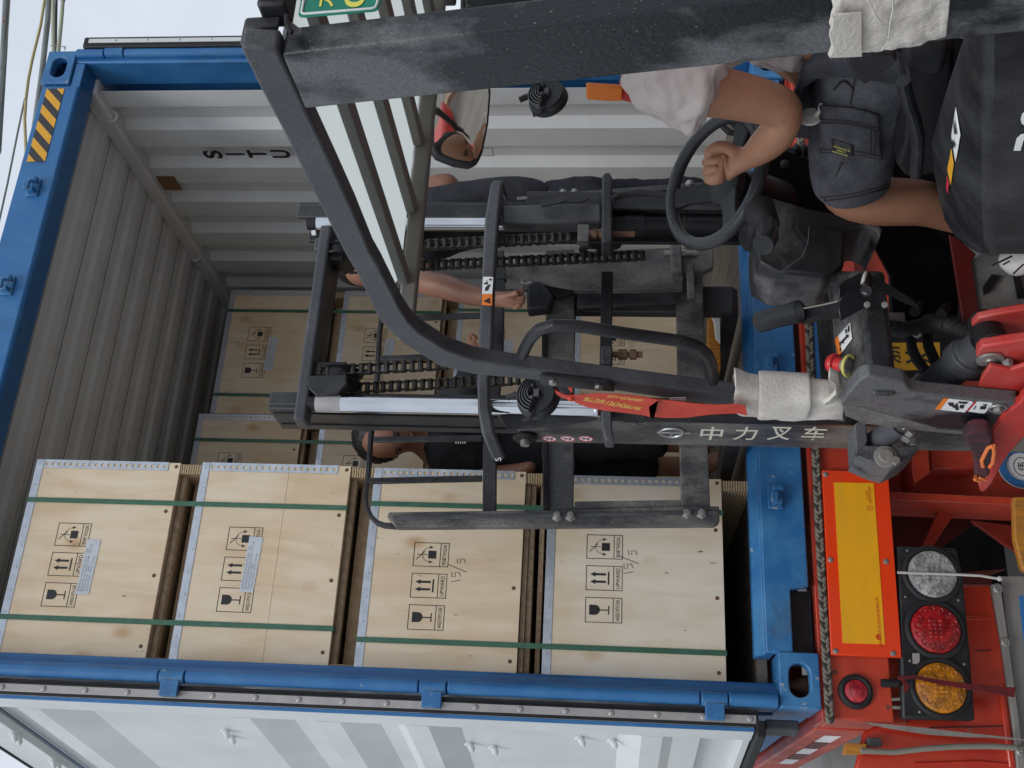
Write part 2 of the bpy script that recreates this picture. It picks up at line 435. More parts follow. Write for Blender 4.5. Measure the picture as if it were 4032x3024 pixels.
M['skin_d'] = mat('tanned_skin', (0.30, 0.145, 0.095), 0.5, col2=(0.24, 0.11, 0.07), nscale=9, bump=0.1, bscale=160)
M['hair'] = mat('black_hair', (0.008, 0.007, 0.008), 0.55, nscale=60, bump=0.8, bscale=90, stretch=(1, 1, 0.3))
M['tshirt'] = mat('pale_tshirt', (0.56, 0.49, 0.465), 0.9, col2=(0.50, 0.435, 0.41), nscale=5, bump=0.9, bscale=11, bdist=0.016, rvar=0.03, grain=0.06, gscale=600)
M['denim'] = mat('washed_black_denim', (0.032, 0.033, 0.041), 0.95, col2=(0.105, 0.107, 0.120), nscale=6, lo=0.36, hi=0.66, bump=0.9, bscale=16, bdist=0.010, rvar=0.03, detail=12, grain=0.38, gscale=520, spec=0.15)
M['stitch'] = mat('dark_seam', (0.018, 0.018, 0.022), 0.85, rvar=0)
M['navy'] = mat('navy_tshirt', (0.011, 0.012, 0.018), 0.88, col2=(0.018, 0.019, 0.027), nscale=5, bump=0.9, bscale=11, bdist=0.02, rvar=0.03)
M['greyshirt'] = mat('dark_grey_tshirt', (0.024, 0.025, 0.032), 0.88, nscale=5, bump=0.9, bscale=11, bdist=0.02, rvar=0.03)
M['rope'] = mat('rope_pale', (0.20, 0.185, 0.15), 0.85, col2=(0.15, 0.135, 0.11), nscale=60, bump=0.5)
M['rope_k'] = mat('rope_dark', (0.035, 0.032, 0.03), 0.85, nscale=60)
M['string'] = mat('white_string', (0.50, 0.49, 0.46), 0.8, nscale=40)
M['bamboo'] = mat('yellow_bamboo', (0.46, 0.38, 0.18), 0.5, nscale=10)
M['pipe'] = mat('grey_green_pole', (0.15, 0.17, 0.17), 0.45, col2=(0.22, 0.25, 0.25), nscale=6)
M['pipe2'] = mat('pale_pole', (0.42, 0.44, 0.33), 0.5, nscale=6)
M['estop'] = mat('red_button', (0.55, 0.025, 0.03), 0.4, nscale=30)
M['lime'] = mat('yellow_ring', (0.62, 0.60, 0.16), 0.5, rvar=0)
M['tape'] = mat('brown_tape', (0.20, 0.10, 0.045), 0.5, nscale=9)
M['ground_m'] = mat('concrete_yard', (0.22, 0.21, 0.195), 0.85, col2=(0.16, 0.152, 0.14), nscale=1.5, bump=0.4, bscale=30)
M['orangewood'] = mat('orange_painted_wood', (0.52, 0.21, 0.02), 0.55, col2=(0.30, 0.13, 0.03), nscale=14, stretch=(6, 6, 0.8), bump=0.3)
M['glove'] = mat('maroon_black_glove', (0.018, 0.014, 0.018), 0.9, col2=(0.10, 0.02, 0.03), nscale=40, stretch=(1, 1, 0.3), bump=0.9, bscale=60)
M['gloveedge'] = mat('orange_edging', (0.75, 0.20, 0.05), 0.8, nscale=20)
M['enblue'] = mat('sticker_blue', (0.03, 0.16, 0.42), 0.5, rvar=0)
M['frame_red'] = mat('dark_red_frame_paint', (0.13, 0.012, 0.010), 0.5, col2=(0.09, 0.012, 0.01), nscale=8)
M['felt_dusty'] = mat('dusty_floor_mat', (0.10, 0.10, 0.10), 0.8, col2=(0.19, 0.19, 0.185), nscale=8, lo=0.4, hi=0.6)

def lens_mat(name, col, em=0.0):
    m = mat(name, col, 0.12, col2=tuple(c*0.45 for c in col), nscale=40, lo=0.4, hi=0.6, rvar=0.05, bump=1.0, bscale=70, coat=0.6)
    return m
M['lens_c'] = lens_mat('clear_lens', (0.40, 0.40, 0.40))
M['lens_r'] = lens_mat('red_lens', (0.42, 0.010, 0.014))
M['lens_a'] = lens_mat('amber_lens', (0.60, 0.22, 0.008))
M['lens_r2'] = lens_mat('pink_red_lens', (0.55, 0.03, 0.05))
# mirror glass
m = bpy.data.materials.new('mirror_glass'); m.use_nodes = True
b = m.node_tree.nodes['Principled BSDF']; b.inputs['Metallic'].default_value = 1; b.inputs['Roughness'].default_value = 0.03
b.inputs['Base Color'].default_value = (0.78, 0.76, 0.72, 1)
M['mirror'] = m
# translucent rain cover on the overhead guard
m = bpy.data.materials.new('milky_roof_sheet'); m.use_nodes = True
t = m.node_tree; N = t.nodes; L = t.links; b = N['Principled BSDF']
b.inputs['Base Color'].default_value = (0.76, 0.78, 0.77, 1); b.inputs['Roughness'].default_value = 0.5
tr = N.new('ShaderNodeBsdfTranslucent'); tr.inputs['Color'].default_value = (0.87, 0.90, 0.885, 1)
ms = N.new('ShaderNodeMixShader'); ms.inputs[0].default_value = 0.78
L.new(b.outputs[0], ms.inputs[1]); L.new(tr.outputs[0], ms.inputs[2]); L.new(ms.outputs[0], N['Material Output'].inputs[0])
M['milky'] = m

# plywood: veneer figure, knots and warm blotches, different on every crate
def plywood(name, base, dark, knot):
    m = bpy.data.materials.new(name); m.use_nodes = True
    t = m.node_tree; N = t.nodes; L = t.links; b = N['Principled BSDF']
    b.inputs['Roughness'].default_value = 0.6
    tcn = N.new('ShaderNodeTexCoord'); oi = N.new('ShaderNodeObjectInfo')
    ad = N.new('ShaderNodeVectorMath'); ad.operation = 'ADD'
    ml = N.new('ShaderNodeVectorMath'); ml.operation = 'SCALE'; ml.inputs['Scale'].default_value = 1.0
    L.new(oi.outputs['Location'], ml.inputs[0])
    L.new(tcn.outputs['Object'], ad.inputs[0]); L.new(ml.outputs[0], ad.inputs[1])
    mp = N.new('ShaderNodeMapping'); mp.inputs['Scale'].default_value = (9, 9, 1.6)
    L.new(ad.outputs[0], mp.inputs[0])
    n1 = N.new('ShaderNodeTexNoise'); n1.inputs['Scale'].default_value = 2.2; n1.inputs['Detail'].default_value = 8; n1.inputs['Distortion'].default_value = 0.6
    L.new(mp.outputs[0], n1.inputs[0])
    r1 = N.new('ShaderNodeValToRGB'); r1.color_ramp.elements[0].position = 0.36; r1.color_ramp.elements[1].position = 0.66
    r1.color_ramp.elements[0].color = (*base, 1); r1.color_ramp.elements[1].color = (*dark, 1)
    L.new(n1.outputs['Fac'], r1.inputs[0])
    # broad warm / pale zones
    n2 = N.new('ShaderNodeTexNoise'); n2.inputs['Scale'].default_value = 3.2; n2.inputs['Detail'].default_value = 3
    L.new(ad.outputs[0], n2.inputs[0])
    r2 = N.new('ShaderNodeValToRGB'); r2.color_ramp.elements[0].position = 0.42; r2.color_ramp.elements[1].position = 0.68
    r2.color_ramp.elements[0].color = (1, 1, 1, 1); r2.color_ramp.elements[1].color = (0.90, 0.80, 0.66, 1)
    L.new(n2.outputs['Fac'], r2.inputs[0])
    m1 = N.new('ShaderNodeMix'); m1.data_type = 'RGBA'; m1.blend_type = 'MULTIPLY'; m1.inputs['Factor'].default_value = 0.8
    L.new(r1.outputs[0], m1.inputs[6]); L.new(r2.outputs[0], m1.inputs[7])
    # knots
    mp2 = N.new('ShaderNodeMapping'); mp2.inputs['Scale'].default_value = (6.5, 6.5, 4.2)
    L.new(ad.outputs[0], mp2.inputs[0])
    vo = N.new('ShaderNodeTexVoronoi'); vo.inputs['Scale'].default_value = 1.0; vo.inputs['Randomness'].default_value = 1
    L.new(mp2.outputs[0], vo.inputs['Vector'])
    r3 = N.new('ShaderNodeValToRGB'); r3.color_ramp.elements[0].position = 0.04; r3.color_ramp.elements[1].position = 0.19
    r3.color_ramp.elements[0].color = (1, 1, 1, 1); r3.color_ramp.elements[1].color = (0, 0, 0, 1)
    L.new(vo.outputs['Distance'], r3.inputs[0])
    m2 = N.new('ShaderNodeMix'); m2.data_type = 'RGBA'
    L.new(r3.outputs[0], m2.inputs['Factor']); L.new(m1.outputs[2], m2.inputs[6]); m2.inputs[7].default_value = (*knot, 1)
    # fine scuffs
    n4 = N.new('ShaderNodeTexNoise'); n4.inputs['Scale'].default_value = 55; n4.inputs['Detail'].default_value = 2
    mp4 = N.new('ShaderNodeMapping'); mp4.inputs['Scale'].default_value = (1, 1, 0.35)
    L.new(ad.outputs[0], mp4.inputs[0]); L.new(mp4.outputs[0], n4.inputs[0])
    r4 = N.new('ShaderNodeValToRGB'); r4.color_ramp.elements[0].position = 0.73; r4.color_ramp.elements[1].position = 0.80
    L.new(n4.outputs['Fac'], r4.inputs[0])
    m4 = N.new('ShaderNodeMix'); m4.data_type = 'RGBA'
    L.new(r4.outputs[0], m4.inputs['Factor']); L.new(m2.outputs[2], m4.inputs[6]); m4.inputs[7].default_value = (0.16, 0.11, 0.07, 1)
    L.new(m4.outputs[2], b.inputs['Base Color'])
    bp = N.new('ShaderNodeBump'); bp.inputs['Strength'].default_value = 0.25; bp.inputs['Distance'].default_value = 0.002
    L.new(n1.outputs['Fac'], bp.inputs['Height']); L.new(bp.outputs[0], b.inputs['Normal'])
    return m
M['ply'] = plywood('plywood', (0.74, 0.625, 0.475), (0.65, 0.52, 0.365), (0.50, 0.315, 0.155))
M['ply_pale'] = plywood('pale_plywood', (0.73, 0.66, 0.55), (0.66, 0.58, 0.46), (0.58, 0.46, 0.31))
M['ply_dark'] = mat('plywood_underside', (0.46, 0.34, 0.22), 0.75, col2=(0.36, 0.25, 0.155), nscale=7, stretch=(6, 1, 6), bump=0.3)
# layered edge grain of the runners
m = bpy.data.materials.new('laminated_runner_edge'); m.use_nodes = True
t = m.node_tree; N = t.nodes; L = t.links; b = N['Principled BSDF']; b.inputs['Roughness'].default_value = 0.75
tcn = N.new('ShaderNodeTexCoord'); wv = N.new('ShaderNodeTexWave'); wv.bands_direction = 'Z'
wv.inputs['Scale'].default_value = 38; wv.inputs['Distortion'].default_value = 2.5; wv.inputs['Detail'].default_value = 3; wv.inputs['Detail Scale'].default_value = 2
L.new(tcn.outputs['Object'], wv.inputs['Vector'])
rp = N.new('ShaderNodeValToRGB'); rp.color_ramp.elements[0].color = (0.12, 0.07, 0.035, 1); rp.color_ramp.elements[1].color = (0.46, 0.35, 0.21, 1)
rp.color_ramp.elements[0].position = 0.25; rp.color_ramp.elements[1].position = 0.6
L.new(wv.outputs['Fac'], rp.inputs[0]); L.new(rp.outputs[0], b.inputs['Base Color'])
M['lamin'] = m
M['wood'] = mat('brown_wood', (0.42, 0.31, 0.20), 0.7, col2=(0.27, 0.19, 0.12), nscale=7, stretch=(8, 0.8, 8), bump=0.3)

M['void'] = mat('painted_shade_black', (0.006, 0.006, 0.007), 0.9, spec=0.1, nscale=8)  # near-black that puts the footwell and seat-gap shade into the colour
from mathutils.bvhtree import BVHTree
def surf(o):
    """returns a function that finds where the line of sight through a photo pixel meets object o"""
    dg = bpy.context.evaluated_depsgraph_get(); dg.update()
    eo = o.evaluated_get(dg)
    me = eo.to_mesh()
    W = wmat(o)
    t = BVHTree.FromPolygons([W @ v.co for v in me.vertices], [list(p.vertices) for p in me.polygons])
    eo.to_mesh_clear()
    def f(X, Y, lift=0.0):
        d = (Fv + Rv*((1512-Y)/FPX) - Uv*((X-2016)/FPX)).normalized()
        h = t.ray_cast(CAM, d)
        if h[0] is None:
            h = t.find_nearest(CAM+d*2.2)
        n = h[1]
        if n.dot(d) > 0: n = -n
        return h[0]+n*lift
    return f
def skin_patch(f, pts_fn, nu, nv, m, nm, parent, lift, th=0.002):
    mb = MB(); g = [[mb.bm.verts.new(f(*pts_fn(i/nu, j/nv), lift)) for j in range(nv+1)] for i in range(nu+1)]
    for i in range(nu):
        for j in range(nv): mb.bm.faces.new((g[i][j], g[i+1][j], g[i+1][j+1], g[i][j+1]))
    o = mb.build(nm, M[m], parent, recalc=False)
    s = o.modifiers.new('solid', 'SOLIDIFY'); s.thickness = th; s.offset = 0
    return o
M['fins'] = mat('cast_aluminium_fins', (0.11, 0.115, 0.12), 0.45, 0.3, col2=(0.06, 0.062, 0.066), nscale=30)
# ================= setting =================
GZ = -1.05
g = MB().box(-60, 60, -60, 60, GZ-0.2, GZ).build('ground', M['ground_m'], None, smooth=False)
tag(g, kind='structure')

# ================= container =================
W_, H_ = 2.438, 2.896
LEN = 6.06
cont = empty('shipping_container', (1.219, 0, 0), 'blue open shipping container standing on the red trailer, loaded with plywood crates', 'shipping container')
# corner castings (box with an oval hole through the face)
def casting(x0, z0, sx=1):
    mb = MB()
    w, h, d = 0.162, 0.118, 0.178
    cx, cz = x0+w/2, z0+h/2
    cx += 0.004*sx
    # front face with a stadium hole, extruded as a ring of quads
    ca = math.atan2(h, w)
    angs = sorted([2*math.pi*i/28 for i in range(28)]+[ca, math.pi-ca, math.pi+ca, 2*math.pi-ca])
    n = len(angs)
    outer, inner = [], []
    for a in angs:
        c, s = math.cos(a), math.sin(a)
        k = 1/max(abs(c)/(w/2), abs(s)/(h/2))
        outer.append((cx+c*k, cz+s*k))
        ex = 0.018*max(-1, min(1, c*3))
        inner.append((cx+c*0.031+ex, cz+s*0.031))
    A = [mb.bm.verts.new((x, -0.008, z)) for x, z in outer]
    B = [mb.bm.verts.new((x, -0.008, z)) for x, z in inner]
    C_ = [mb.bm.verts.new((x, 0.028, z)) for x, z in inner]
    D = [mb.bm.verts.new((x, d, z)) for x, z in outer]
    for i in range(n):
        j = (i+1) % n
        mb.bm.faces.new((A[i], A[j], B[j], B[i]))
        mb.bm.faces.new((B[i], B[j], C_[j], C_[i]))
        mb.bm.faces.new((A[j], A[i], D[i], D[j]))
    return mb
for x0, z0 in ((-0.004, -0.004), (-0.004, 2.780), (2.280, 2.780), (2.280, -0.004)):
    cst = casting(x0, z0).build('corner_casting', M['blue_worn'], cont, bevel=0.004)
    
    tw = MB().lathe((x0+0.085, 0.095, z0+0.012), (0, 0, 1), [(0, 0.032), (0.02, 0.032), (0.05, 0.016), (0.075, 0.014)], 14)
    if z0 < 1: tw.build('twistlock', M['rust'], cst)
    else: tw.bm.free()
# left corner post with rounded outer roll and hinge knuckles
mb = MB().box(0.002, 0.048, 0.001, 0.12, 0.112, 2.782)
mb.box(0.048, 0.085, 0.085, 0.12, 0.10, 2.782)
mb.build('corner_post', M['blue'], cont, bevel=0.010, seg=3)
zs = [0.115, 0.32, 0.40, 1.18, 1.26, 1.96, 2.04, 2.60, 2.68]
mb = MB()
for z0, z1 in ((0.12, 0.262), (0.346, 1.092), (1.180, 1.900), (1.985, 2.50), (2.58, 2.775)):
    mb.tube([(0.019, -0.003, z0), (0.019, -0.003, z1)], 0.0205, 16)
mb.build('hinge_post_roll', M['blue'], cont, bevel=0.004)
for z0, z1 in ((0.266, 0.342), (1.096, 1.176), (1.904, 1.981), (2.504, 2.576)):
    mb = MB().tube([(0.017, -0.004, z0), (0.017, -0.004, z1)], 0.0215, 16)
    mb.box(-0.044, 0.005, -0.026, -0.010, z0+0.010, z1-0.010)
    mb.build('hinge', M['blue_worn'], cont, bevel=0.003)
# right post
MB().box(2.270, 2.3915, 0.0015, 0.1075, 2.7365, 2.777).build('corner_gusset', M['blue'], cont, bevel=0.004)
mb = MB().box(2.392, 2.436, 0.001, 0.1385, 0.112, 2.782)
mb.build('corner_post', M['blue'], cont, bevel=0.008, seg=3)
mb = MB()
for z0, z1 in ((0.12, 0.262), (0.346, 1.092), (1.180, 1.900), (1.985, 2.576), (2.66, 2.775)):
    mb.tube([(2.430, -0.006, z0), (2.430, -0.006, z1)], 0.020, 14)
mb.build('hinge_post_roll', M['blue'], cont, bevel=0.004)
for z0, z1 in ((0.266, 0.342), (1.096, 1.176), (1.904, 1.981), (2.58, 2.656)):
    mb = MB().tube([(2.432, -0.008, z0), (2.432, -0.008, z1)], 0.021, 14)
    mb.box(2.437, 2.485, -0.024, -0.010, z0+0.010, z1-0.010)
    mb.build('hinge', M['blue_worn'], cont, bevel=0.003)
# header: front plate, return lip and under-face
hd = MB()
prof = [(0.0, 2.745), (0.0, 2.890), (0.108, 2.890), (0.108, 2.736), (0.012, 2.736)]
hd.prism([Vector((0.16, y, z)) for y, z in prof], (2.278-0.16, 0, 0))
hd = hd.build('door_header', M['blue'], cont, bevel=0.005, seg=3)
# black and yellow stripes on the header corner
mb1, mb2 = MB(), MB()
x0, x1, zb, zt = 1.915, 2.262, 2.795, 2.868
nst = 4.4
pitch = (x1-x0)/nst
sk = 0.075
for i in range(-3, 7):
    for k, mbx in ((0, mb1), (1, mb2)):
        a = x0+pitch*(i+0.5*k); b_ = a+pitch*0.5
        q = [(a, zb), (b_, zb), (b_+sk, zt), (a+sk, zt)]
        # clip to the sticker's ends
        def clip(P_, lim, sg):
            out_ = []
            for (xa_, za_), (xb_, zb__) in zip(P_, P_[1:]+P_[:1]):
                ia, ib = sg*(xa_-lim) <= 0, sg*(xb_-lim) <= 0
                if ia: out_.append((xa_, za_))
                if ia != ib:
                    t_ = (lim-xa_)/(xb_-xa_); out_.append((lim, za_+(zb__-za_)*t_))
            return out_
        q = clip(q, x1, 1)
        q = clip(q, x0, -1) if len(q) > 2 else q
        if len(q) < 3: continue
        if max(p[0] for p in q)-min(p[0] for p in q) > 0.002:
            try: mbx.face([Vector((x, -0.0025, z)) for x, z in q])
            except Exception: pass
s1 = mb1.build('hazard_stripe', M['yellow'], hd); tag(s1, 'yellow stripes of the hazard sticker')
s2 = mb2.build('hazard_stripe', M['hblack'], hd); tag(s2, 'black stripes of the hazard sticker')
# sill: front face with fork notch traced at its real size
sill_pts = [(3008, 700), (3005, 1083), (3008, 1500), (3015, 2000), (3018, 2560), (3082, 2560), (3085, 2318), (3100, 2310), (3183, 2316),
            (3180, 2300), (3172, 2211), (3155, 1893), (3132, 1446), (3114, 1083), (3098, 700)]
def sp(x, z): return Vector((x, 0.0, z))
sill = MB()
fr = [sp(0.158, 0.012+0.05), sp(0.158, 0.150), sp(2.28, 0.150), sp(2.28, 0.014), sp(0.36, 0.014), sp(0.345, 0.068), sp(0.158, 0.068)]
sill.prism([sp(0.158, 0.068), sp(0.158, 0.148), sp(2.28, 0.148), sp(2.28, 0.012), sp(0.362, 0.012), sp(0.352, 0.068)], (0, 0.03, 0))
sill.prism([Vector((0.158, 0.0305, 0.148)), Vector((0.158, 0.0305, 0.12)), Vector((0.158, 0.12, 0.12)), Vector((0.158, 0.12, 0.172)), Vector((0.158, 0.075, 0.172))], (2.122, 0, 0))
sill.box(0.158, 0.36, 0.05, 0.06, 0.0, 0.07)
sill = sill.build('door_sill', M['blue_worn'], cont, bevel=0.005, seg=3)
mb = MB().box(0.17, 0.355, 0.045, 0.30, 0.004, 0.062)
mb.build('sill_recess', M['steel_k'], sill)
# cam keepers / lashing lugs on sill and header
def keeper(X, Y, up=1, parent=cont):
    p = px(X, Y, y=0)
    mb = MB()
    mb.box(p.x-0.038, p.x+0.038, -0.010, 0.002, p.z-0.024, p.z+0.024)
    mb.box(p.x-0.030, p.x-0.012, -0.040, -0.010, p.z-0.018, p.z+0.012)
    mb.box(p.x+0.012, p.x+0.030, -0.040, -0.010, p.z-0.018, p.z+0.012)
    mb.box(p.x-0.030, p.x+0.008, -0.048, -0.036, p.z-0.004*up, p.z+0.020)
    mb.sphere((p.x+0.022, -0.03, p.z-0.014), 0.012, n=8)
    return mb.build('cam_keeper', M['blue_worn'], parent, bevel=0.004)
for X, Y in ((3052, 1960), (3020, 1110), (3032, 1440), (135, 742), (32, 1128), (3000, 780)):
    keeper(X, Y)
# corrugated walls and roof
def corrugated(axis, a0, a1, b0, b1, plane, depth, pitch, flat_first=0.25):
    """polyline along y from a0 to a1; swept along the other axis b0..b1"""
    pts = [(a0, 0), (a0+flat_first, 0)]
    y = a0+flat_first
    while y < a1-pitch:
        pts += [(y+pitch*0.14, depth), (y+pitch*0.43, depth), (y+pitch*0.57, 0), (y+pitch, 0)]
        y += pitch
    pts.append((a1, 0))
    return pts
prof = corrugated('y', 0.14, LEN, 0, 0, 0, 0.036, 0.278, 0.10)
def wall(xp, sgn, name):
    mb = MB()
    A = [Vector((xp+sgn*d, y, 0.16)) for y, d in prof]
    B = [Vector((xp+sgn*d, y, 2.770)) for y, d in prof]
    va = [mb.bm.verts.new(p) for p in A]; vb = [mb.bm.verts.new(p) for p in B]
    for i in range(len(va)-1): mb.bm.faces.new((va[i], va[i+1], vb[i+1], vb[i]))
    o = mb.build(name, M['inwhite'], cont, recalc=False, smooth=False)
    s = o.modifiers.new('solid', 'SOLIDIFY'); s.thickness = 0.002; s.offset = 0
    return o
wr = wall(2.362, 1, 'side_wall')
tag(wr, 'white painted inside of the right wall')
wl = wall(0.078, -1, 'side_wall')
# outer blue skins
MB().box(0.002, 0.006, 0.12, LEN, 0.16, 2.78).build('outer_wall', M['blue'], cont, smooth=False)
MB().box(2.432, 2.436, 0.12, LEN, 0.16, 2.78).build('outer_wall', M['blue'], cont, smooth=False)
MB().box(0.0, 0.055, 0.178, LEN, 0.004, 0.158).build('side_rail', M['blue_worn'], cont, bevel=0.004)
MB().box(2.383, 2.438, 0.178, LEN, 0.004, 0.158).build('side_rail', M['blue_worn'], cont, bevel=0.004)
for xa, xb in ((0.05, 0.11), (2.318, 2.402)):
    mb = MB().box(xa, xb, 0.10, LEN, 2.724, 2.796)
    mb.build('top_rail', M['inwhite'], cont, bevel=0.012, seg=3)
# roof panels: shallow corrugation, seams every sheet
mb = MB()
y = 0.10
pr = []
while y < LEN:
    pr += [(y, 0.0), (y+0.055, 0.0), (y+0.080, 0.010), (y+0.175, 0.010), (y+0.200, 0.0)]
    y += 0.209
va = [mb.bm.verts.new((0.10, yy, 2.786+d)) for yy, d in pr]; vb = [mb.bm.verts.new((2.340, yy, 2.786+d)) for yy, d in pr]
for i in range(len(va)-1): mb.bm.faces.new((va[i], va[i+1], vb[i+1], vb[i]))
ro = mb.build('roof_panel', M['inwhite'], cont, recalc=False, smooth=False)
s = ro.modifiers.new('solid', 'SOLIDIFY'); s.thickness = 0.002; s.offset = 0
MB().box(0.006, 2.432, 0.10, LEN, 2.815, 2.885).build('roof_top', M['blue'], cont, smooth=False)
mb = MB()
yy = 0.19
while yy < 3.2:
    mb.box(0.12, 2.33, yy, yy+0.0018, 2.7838, 2.7862); yy += 0.209
mb.build('roof_seam', M['steel_l'], ro)
MB().box(0.08, 2.36, 0.12, LEN, 0.13, 0.160).build('floor', M['floorwood'], cont, smooth=False)
MB().box(0.05, 2.39, LEN-0.03, LEN, 0.13, 2.79).build('end_wall', M['inwhite'], cont, smooth=False)
# rings on the top rail
for X, Y in ((440, 460), (770, 1010)):
    p = px(X, Y, x=2.33)
    MB().torus(p, (0.3, 1, 0), 0.022, 0.006, 20, 8).build('lashing_ring', M['inwhite'], cont)
# stencilled code on the right wall, stacked letters
mb = MB()
XW = 2.3585
for ch, X, Y, hh in (('S', 838, 608, 0.085), ('I', 925, 607, 0.085), ('T', 1012, 606, 0.085), ('U', 1105, 606, 0.085)):
    p = px(X, Y, x=XW)
    text_fit(mb, ch, p, (0, -1, 0), (0, 0, 1), w=0.014 if ch == 'I' else 0.060, h=hh, bold=0.035)
tag(mb.build('stencil_lettering', M['ink'], wr, smooth=False), 'black stencilled letters S I T U stacked down the white wall')
# the boxed check digit lower on the same wall
mb = MB()
p = px(1915, 598, x=XW)
for dy0, dy1, dz0, dz1 in ((-0.03, 0.03, 0.027, 0.030), (-0.03, 0.03, -0.030, -0.027), (-0.03, -0.027, -0.03, 0.03), (0.027, 0.03, -0.03, 0.03)):
    mb.box(XW-0.0005, XW, p.y+dy0, p.y+dy1, p.z+dz0, p.z+dz1)
mb.build('check_box', M['ink'], wr, smooth=False)
q = [px(X, Y, x=2.396) for X, Y in ((602, 688), (672, 680), (700, 724), (636, 726))]
mb = MB(); ctr = sum(q, Vector())/4+Vector((0, -0.02, -0.03))
mb.box(2.3575, 2.3595, ctr.y-0.055, ctr.y+0.055, ctr.z-0.045, ctr.z+0.045)
mb.build('tape_patch', M['tape'], wr)

# ---------------- left door, swung right round beside the container ----------------
def door(name, hx, sx, swing, label, grooves):
    """local frame: u along the door away from the hinge, n outward through its inner face"""
    u = Vector((sx*math.sin(swing), math.cos(swing), 0)); n = Vector((sx*math.cos(swing), -math.sin(swing), 0))
    o0 = Vector((hx, 0.0, 0))
    def P(a, b, z): return o0+u*a+n*b+Vector((0, 0, z))
    def bx(mb, a0, a1, b0, b1, z0, z1):
        return mb.prism([P(a0, b0, z0), P(a1, b0, z0), P(a1, b0, z1), P(a0, b0, z1)], n*(b1-b0))
    return u, n, P, bx
u, n, P, bx = door('left', -0.070, -1, R(10.5), '', 1)
DH0, DH1 = 0.190, 2.735
mb = MB()
bx(mb, 0.0, 0.084, -0.045, 0.0, DH0, DH1)
bx(mb, 1.10, 1.165, -0.045, 0.0, DH0, DH1)
bx(mb, 0.084, 1.10, -0.045, 0.0, 2.60, DH1)
bx(mb, 0.084, 1.10, -0.045, -0.006, DH0, 0.215)
d = mb.build('container_door', M['doorwhite'], cont, bevel=0.003)
tag(d, 'white inner face of the left door, swung back beside the container')
# rain channel ridge under the top frame
mb = MB(); bx(mb, 0.084, 1.10, -0.020, 0.008, 2.578, 2.599)
mb.build('door_ridge', M['doorwhite'], d, bevel=0.004)
mb = MB()
pts = [(2.578, -0.034), (2.475, -0.034), (2.462, 0.0), (2.392, 0.0), (2.269, -0.036), (1.800, -0.036), (1.777, 0.0), (1.712, 0.0), (1.602, -0.036), (1.536, -0.036), (1.504, 0.0),
       (1.430, 0.0), (1.324, -0.036), (1.271, -0.036), (1.226, 0.0), (1.156, 0.0), (1.070, -0.036), (0.583, -0.036), (0.512, 0.0), (0.450, 0.0), (0.418, -0.014), (0.336, -0.014), (0.333, -0.040), (0.215, -0.040)]
va = [mb.bm.verts.new(P(0.084, q, z)) for z, q in pts]; vb = [mb.bm.verts.new(P(1.10, q, z)) for z, q in pts]
for i in range(len(va)-1): mb.bm.faces.new((va[i], va[i+1], vb[i+1], vb[i]))
dp = mb.build('door_panel', M['doorwhite'], d, smooth=False)
s = dp.modifiers.new('solid', 'SOLIDIFY'); s.thickness = 0.002; s.offset = 0
mb = MB(); bx(mb, 0.084, 0.085, -0.045, -0.001, 0.215, 2.60); mb.build('panel_return', M['doorwhite'], d)
# hinge edge faces the camera: black gasket with a riveted strip, and the blue door edge
mb = MB().box(-0.057, -0.008, 0.002, 0.050, DH0-0.012, DH1+0.02)
mb.box(-0.0225, -0.0185, -0.006, 0.002, DH0-0.012, DH1+0.02)
mb.build('door_gasket', M['rubber'], d, bevel=0.003)
mb = MB().box(-0.047, -0.0235, -0.003, 0.0015, DH0-0.006, DH1+0.01)
z = DH0+0.012
while z < DH1:
    mb.lathe((-0.035, -0.003, z), (0, -1, 0), [(0, 0.0088), (0.0025, 0.0085), (0.0045, 0.005)], 14); z += 0.134
mb.build('retaining_strip', M['alu'], d, bevel=0.001)
MB().box(-0.0695, -0.0575, -0.001, 0.04, DH0-0.001, DH1).build('door_edge', M['blue'], d, bevel=0.002)
mb = MB(); bx(mb, -0.015, 1.16, -0.03, 0.018, DH0-0.030, DH0-0.004)
mb.build('door_gasket', M['rubber'], d, bevel=0.004)
mb = MB(); bx(mb, 0.03, 1.15, -0.02, 0.004, DH1+0.001, DH1+0.012)
mb.build('door_gasket', M['rubber'], d, bevel=0.002)
for a, z, q in ((0.34, 1.87, -.036), (0.41, 1.87, -.036), (0.36, 1.06, -.036), (0.385, 0.985, -.036), (0.24, 0.70, -.036), (0.25, 0.60, -.036), (0.34, 2.588, .007), (0.375, 2.588, .007), (0.66, 2.588, .007), (0.70, 2.588, .007)):
    c = P(a, q, z)
    MB().lathe(c, n-Vector((0, 0, 0.5)), [(0, 0.018), (0.004, 0.017), (0.009, 0.011), (0.026, 0.010), (0.034, 0.003)], 12).build('bolt_stud', M['doorwhite'], d)
for a, z in ((0.155, 1.05), (0.155, 0.967), (0.155, 0.795)):
    MB().sphere(P(a, -0.034, z), 0.007, n=8).build('rivet_head', M['doorwhite'], d)
mb = MB(); bx(mb, 0.06, 0.13, -0.06, -0.03, 0.05, 0.150)
mb.build('door_gearing', M['steel_l'], d, bevel=0.006)

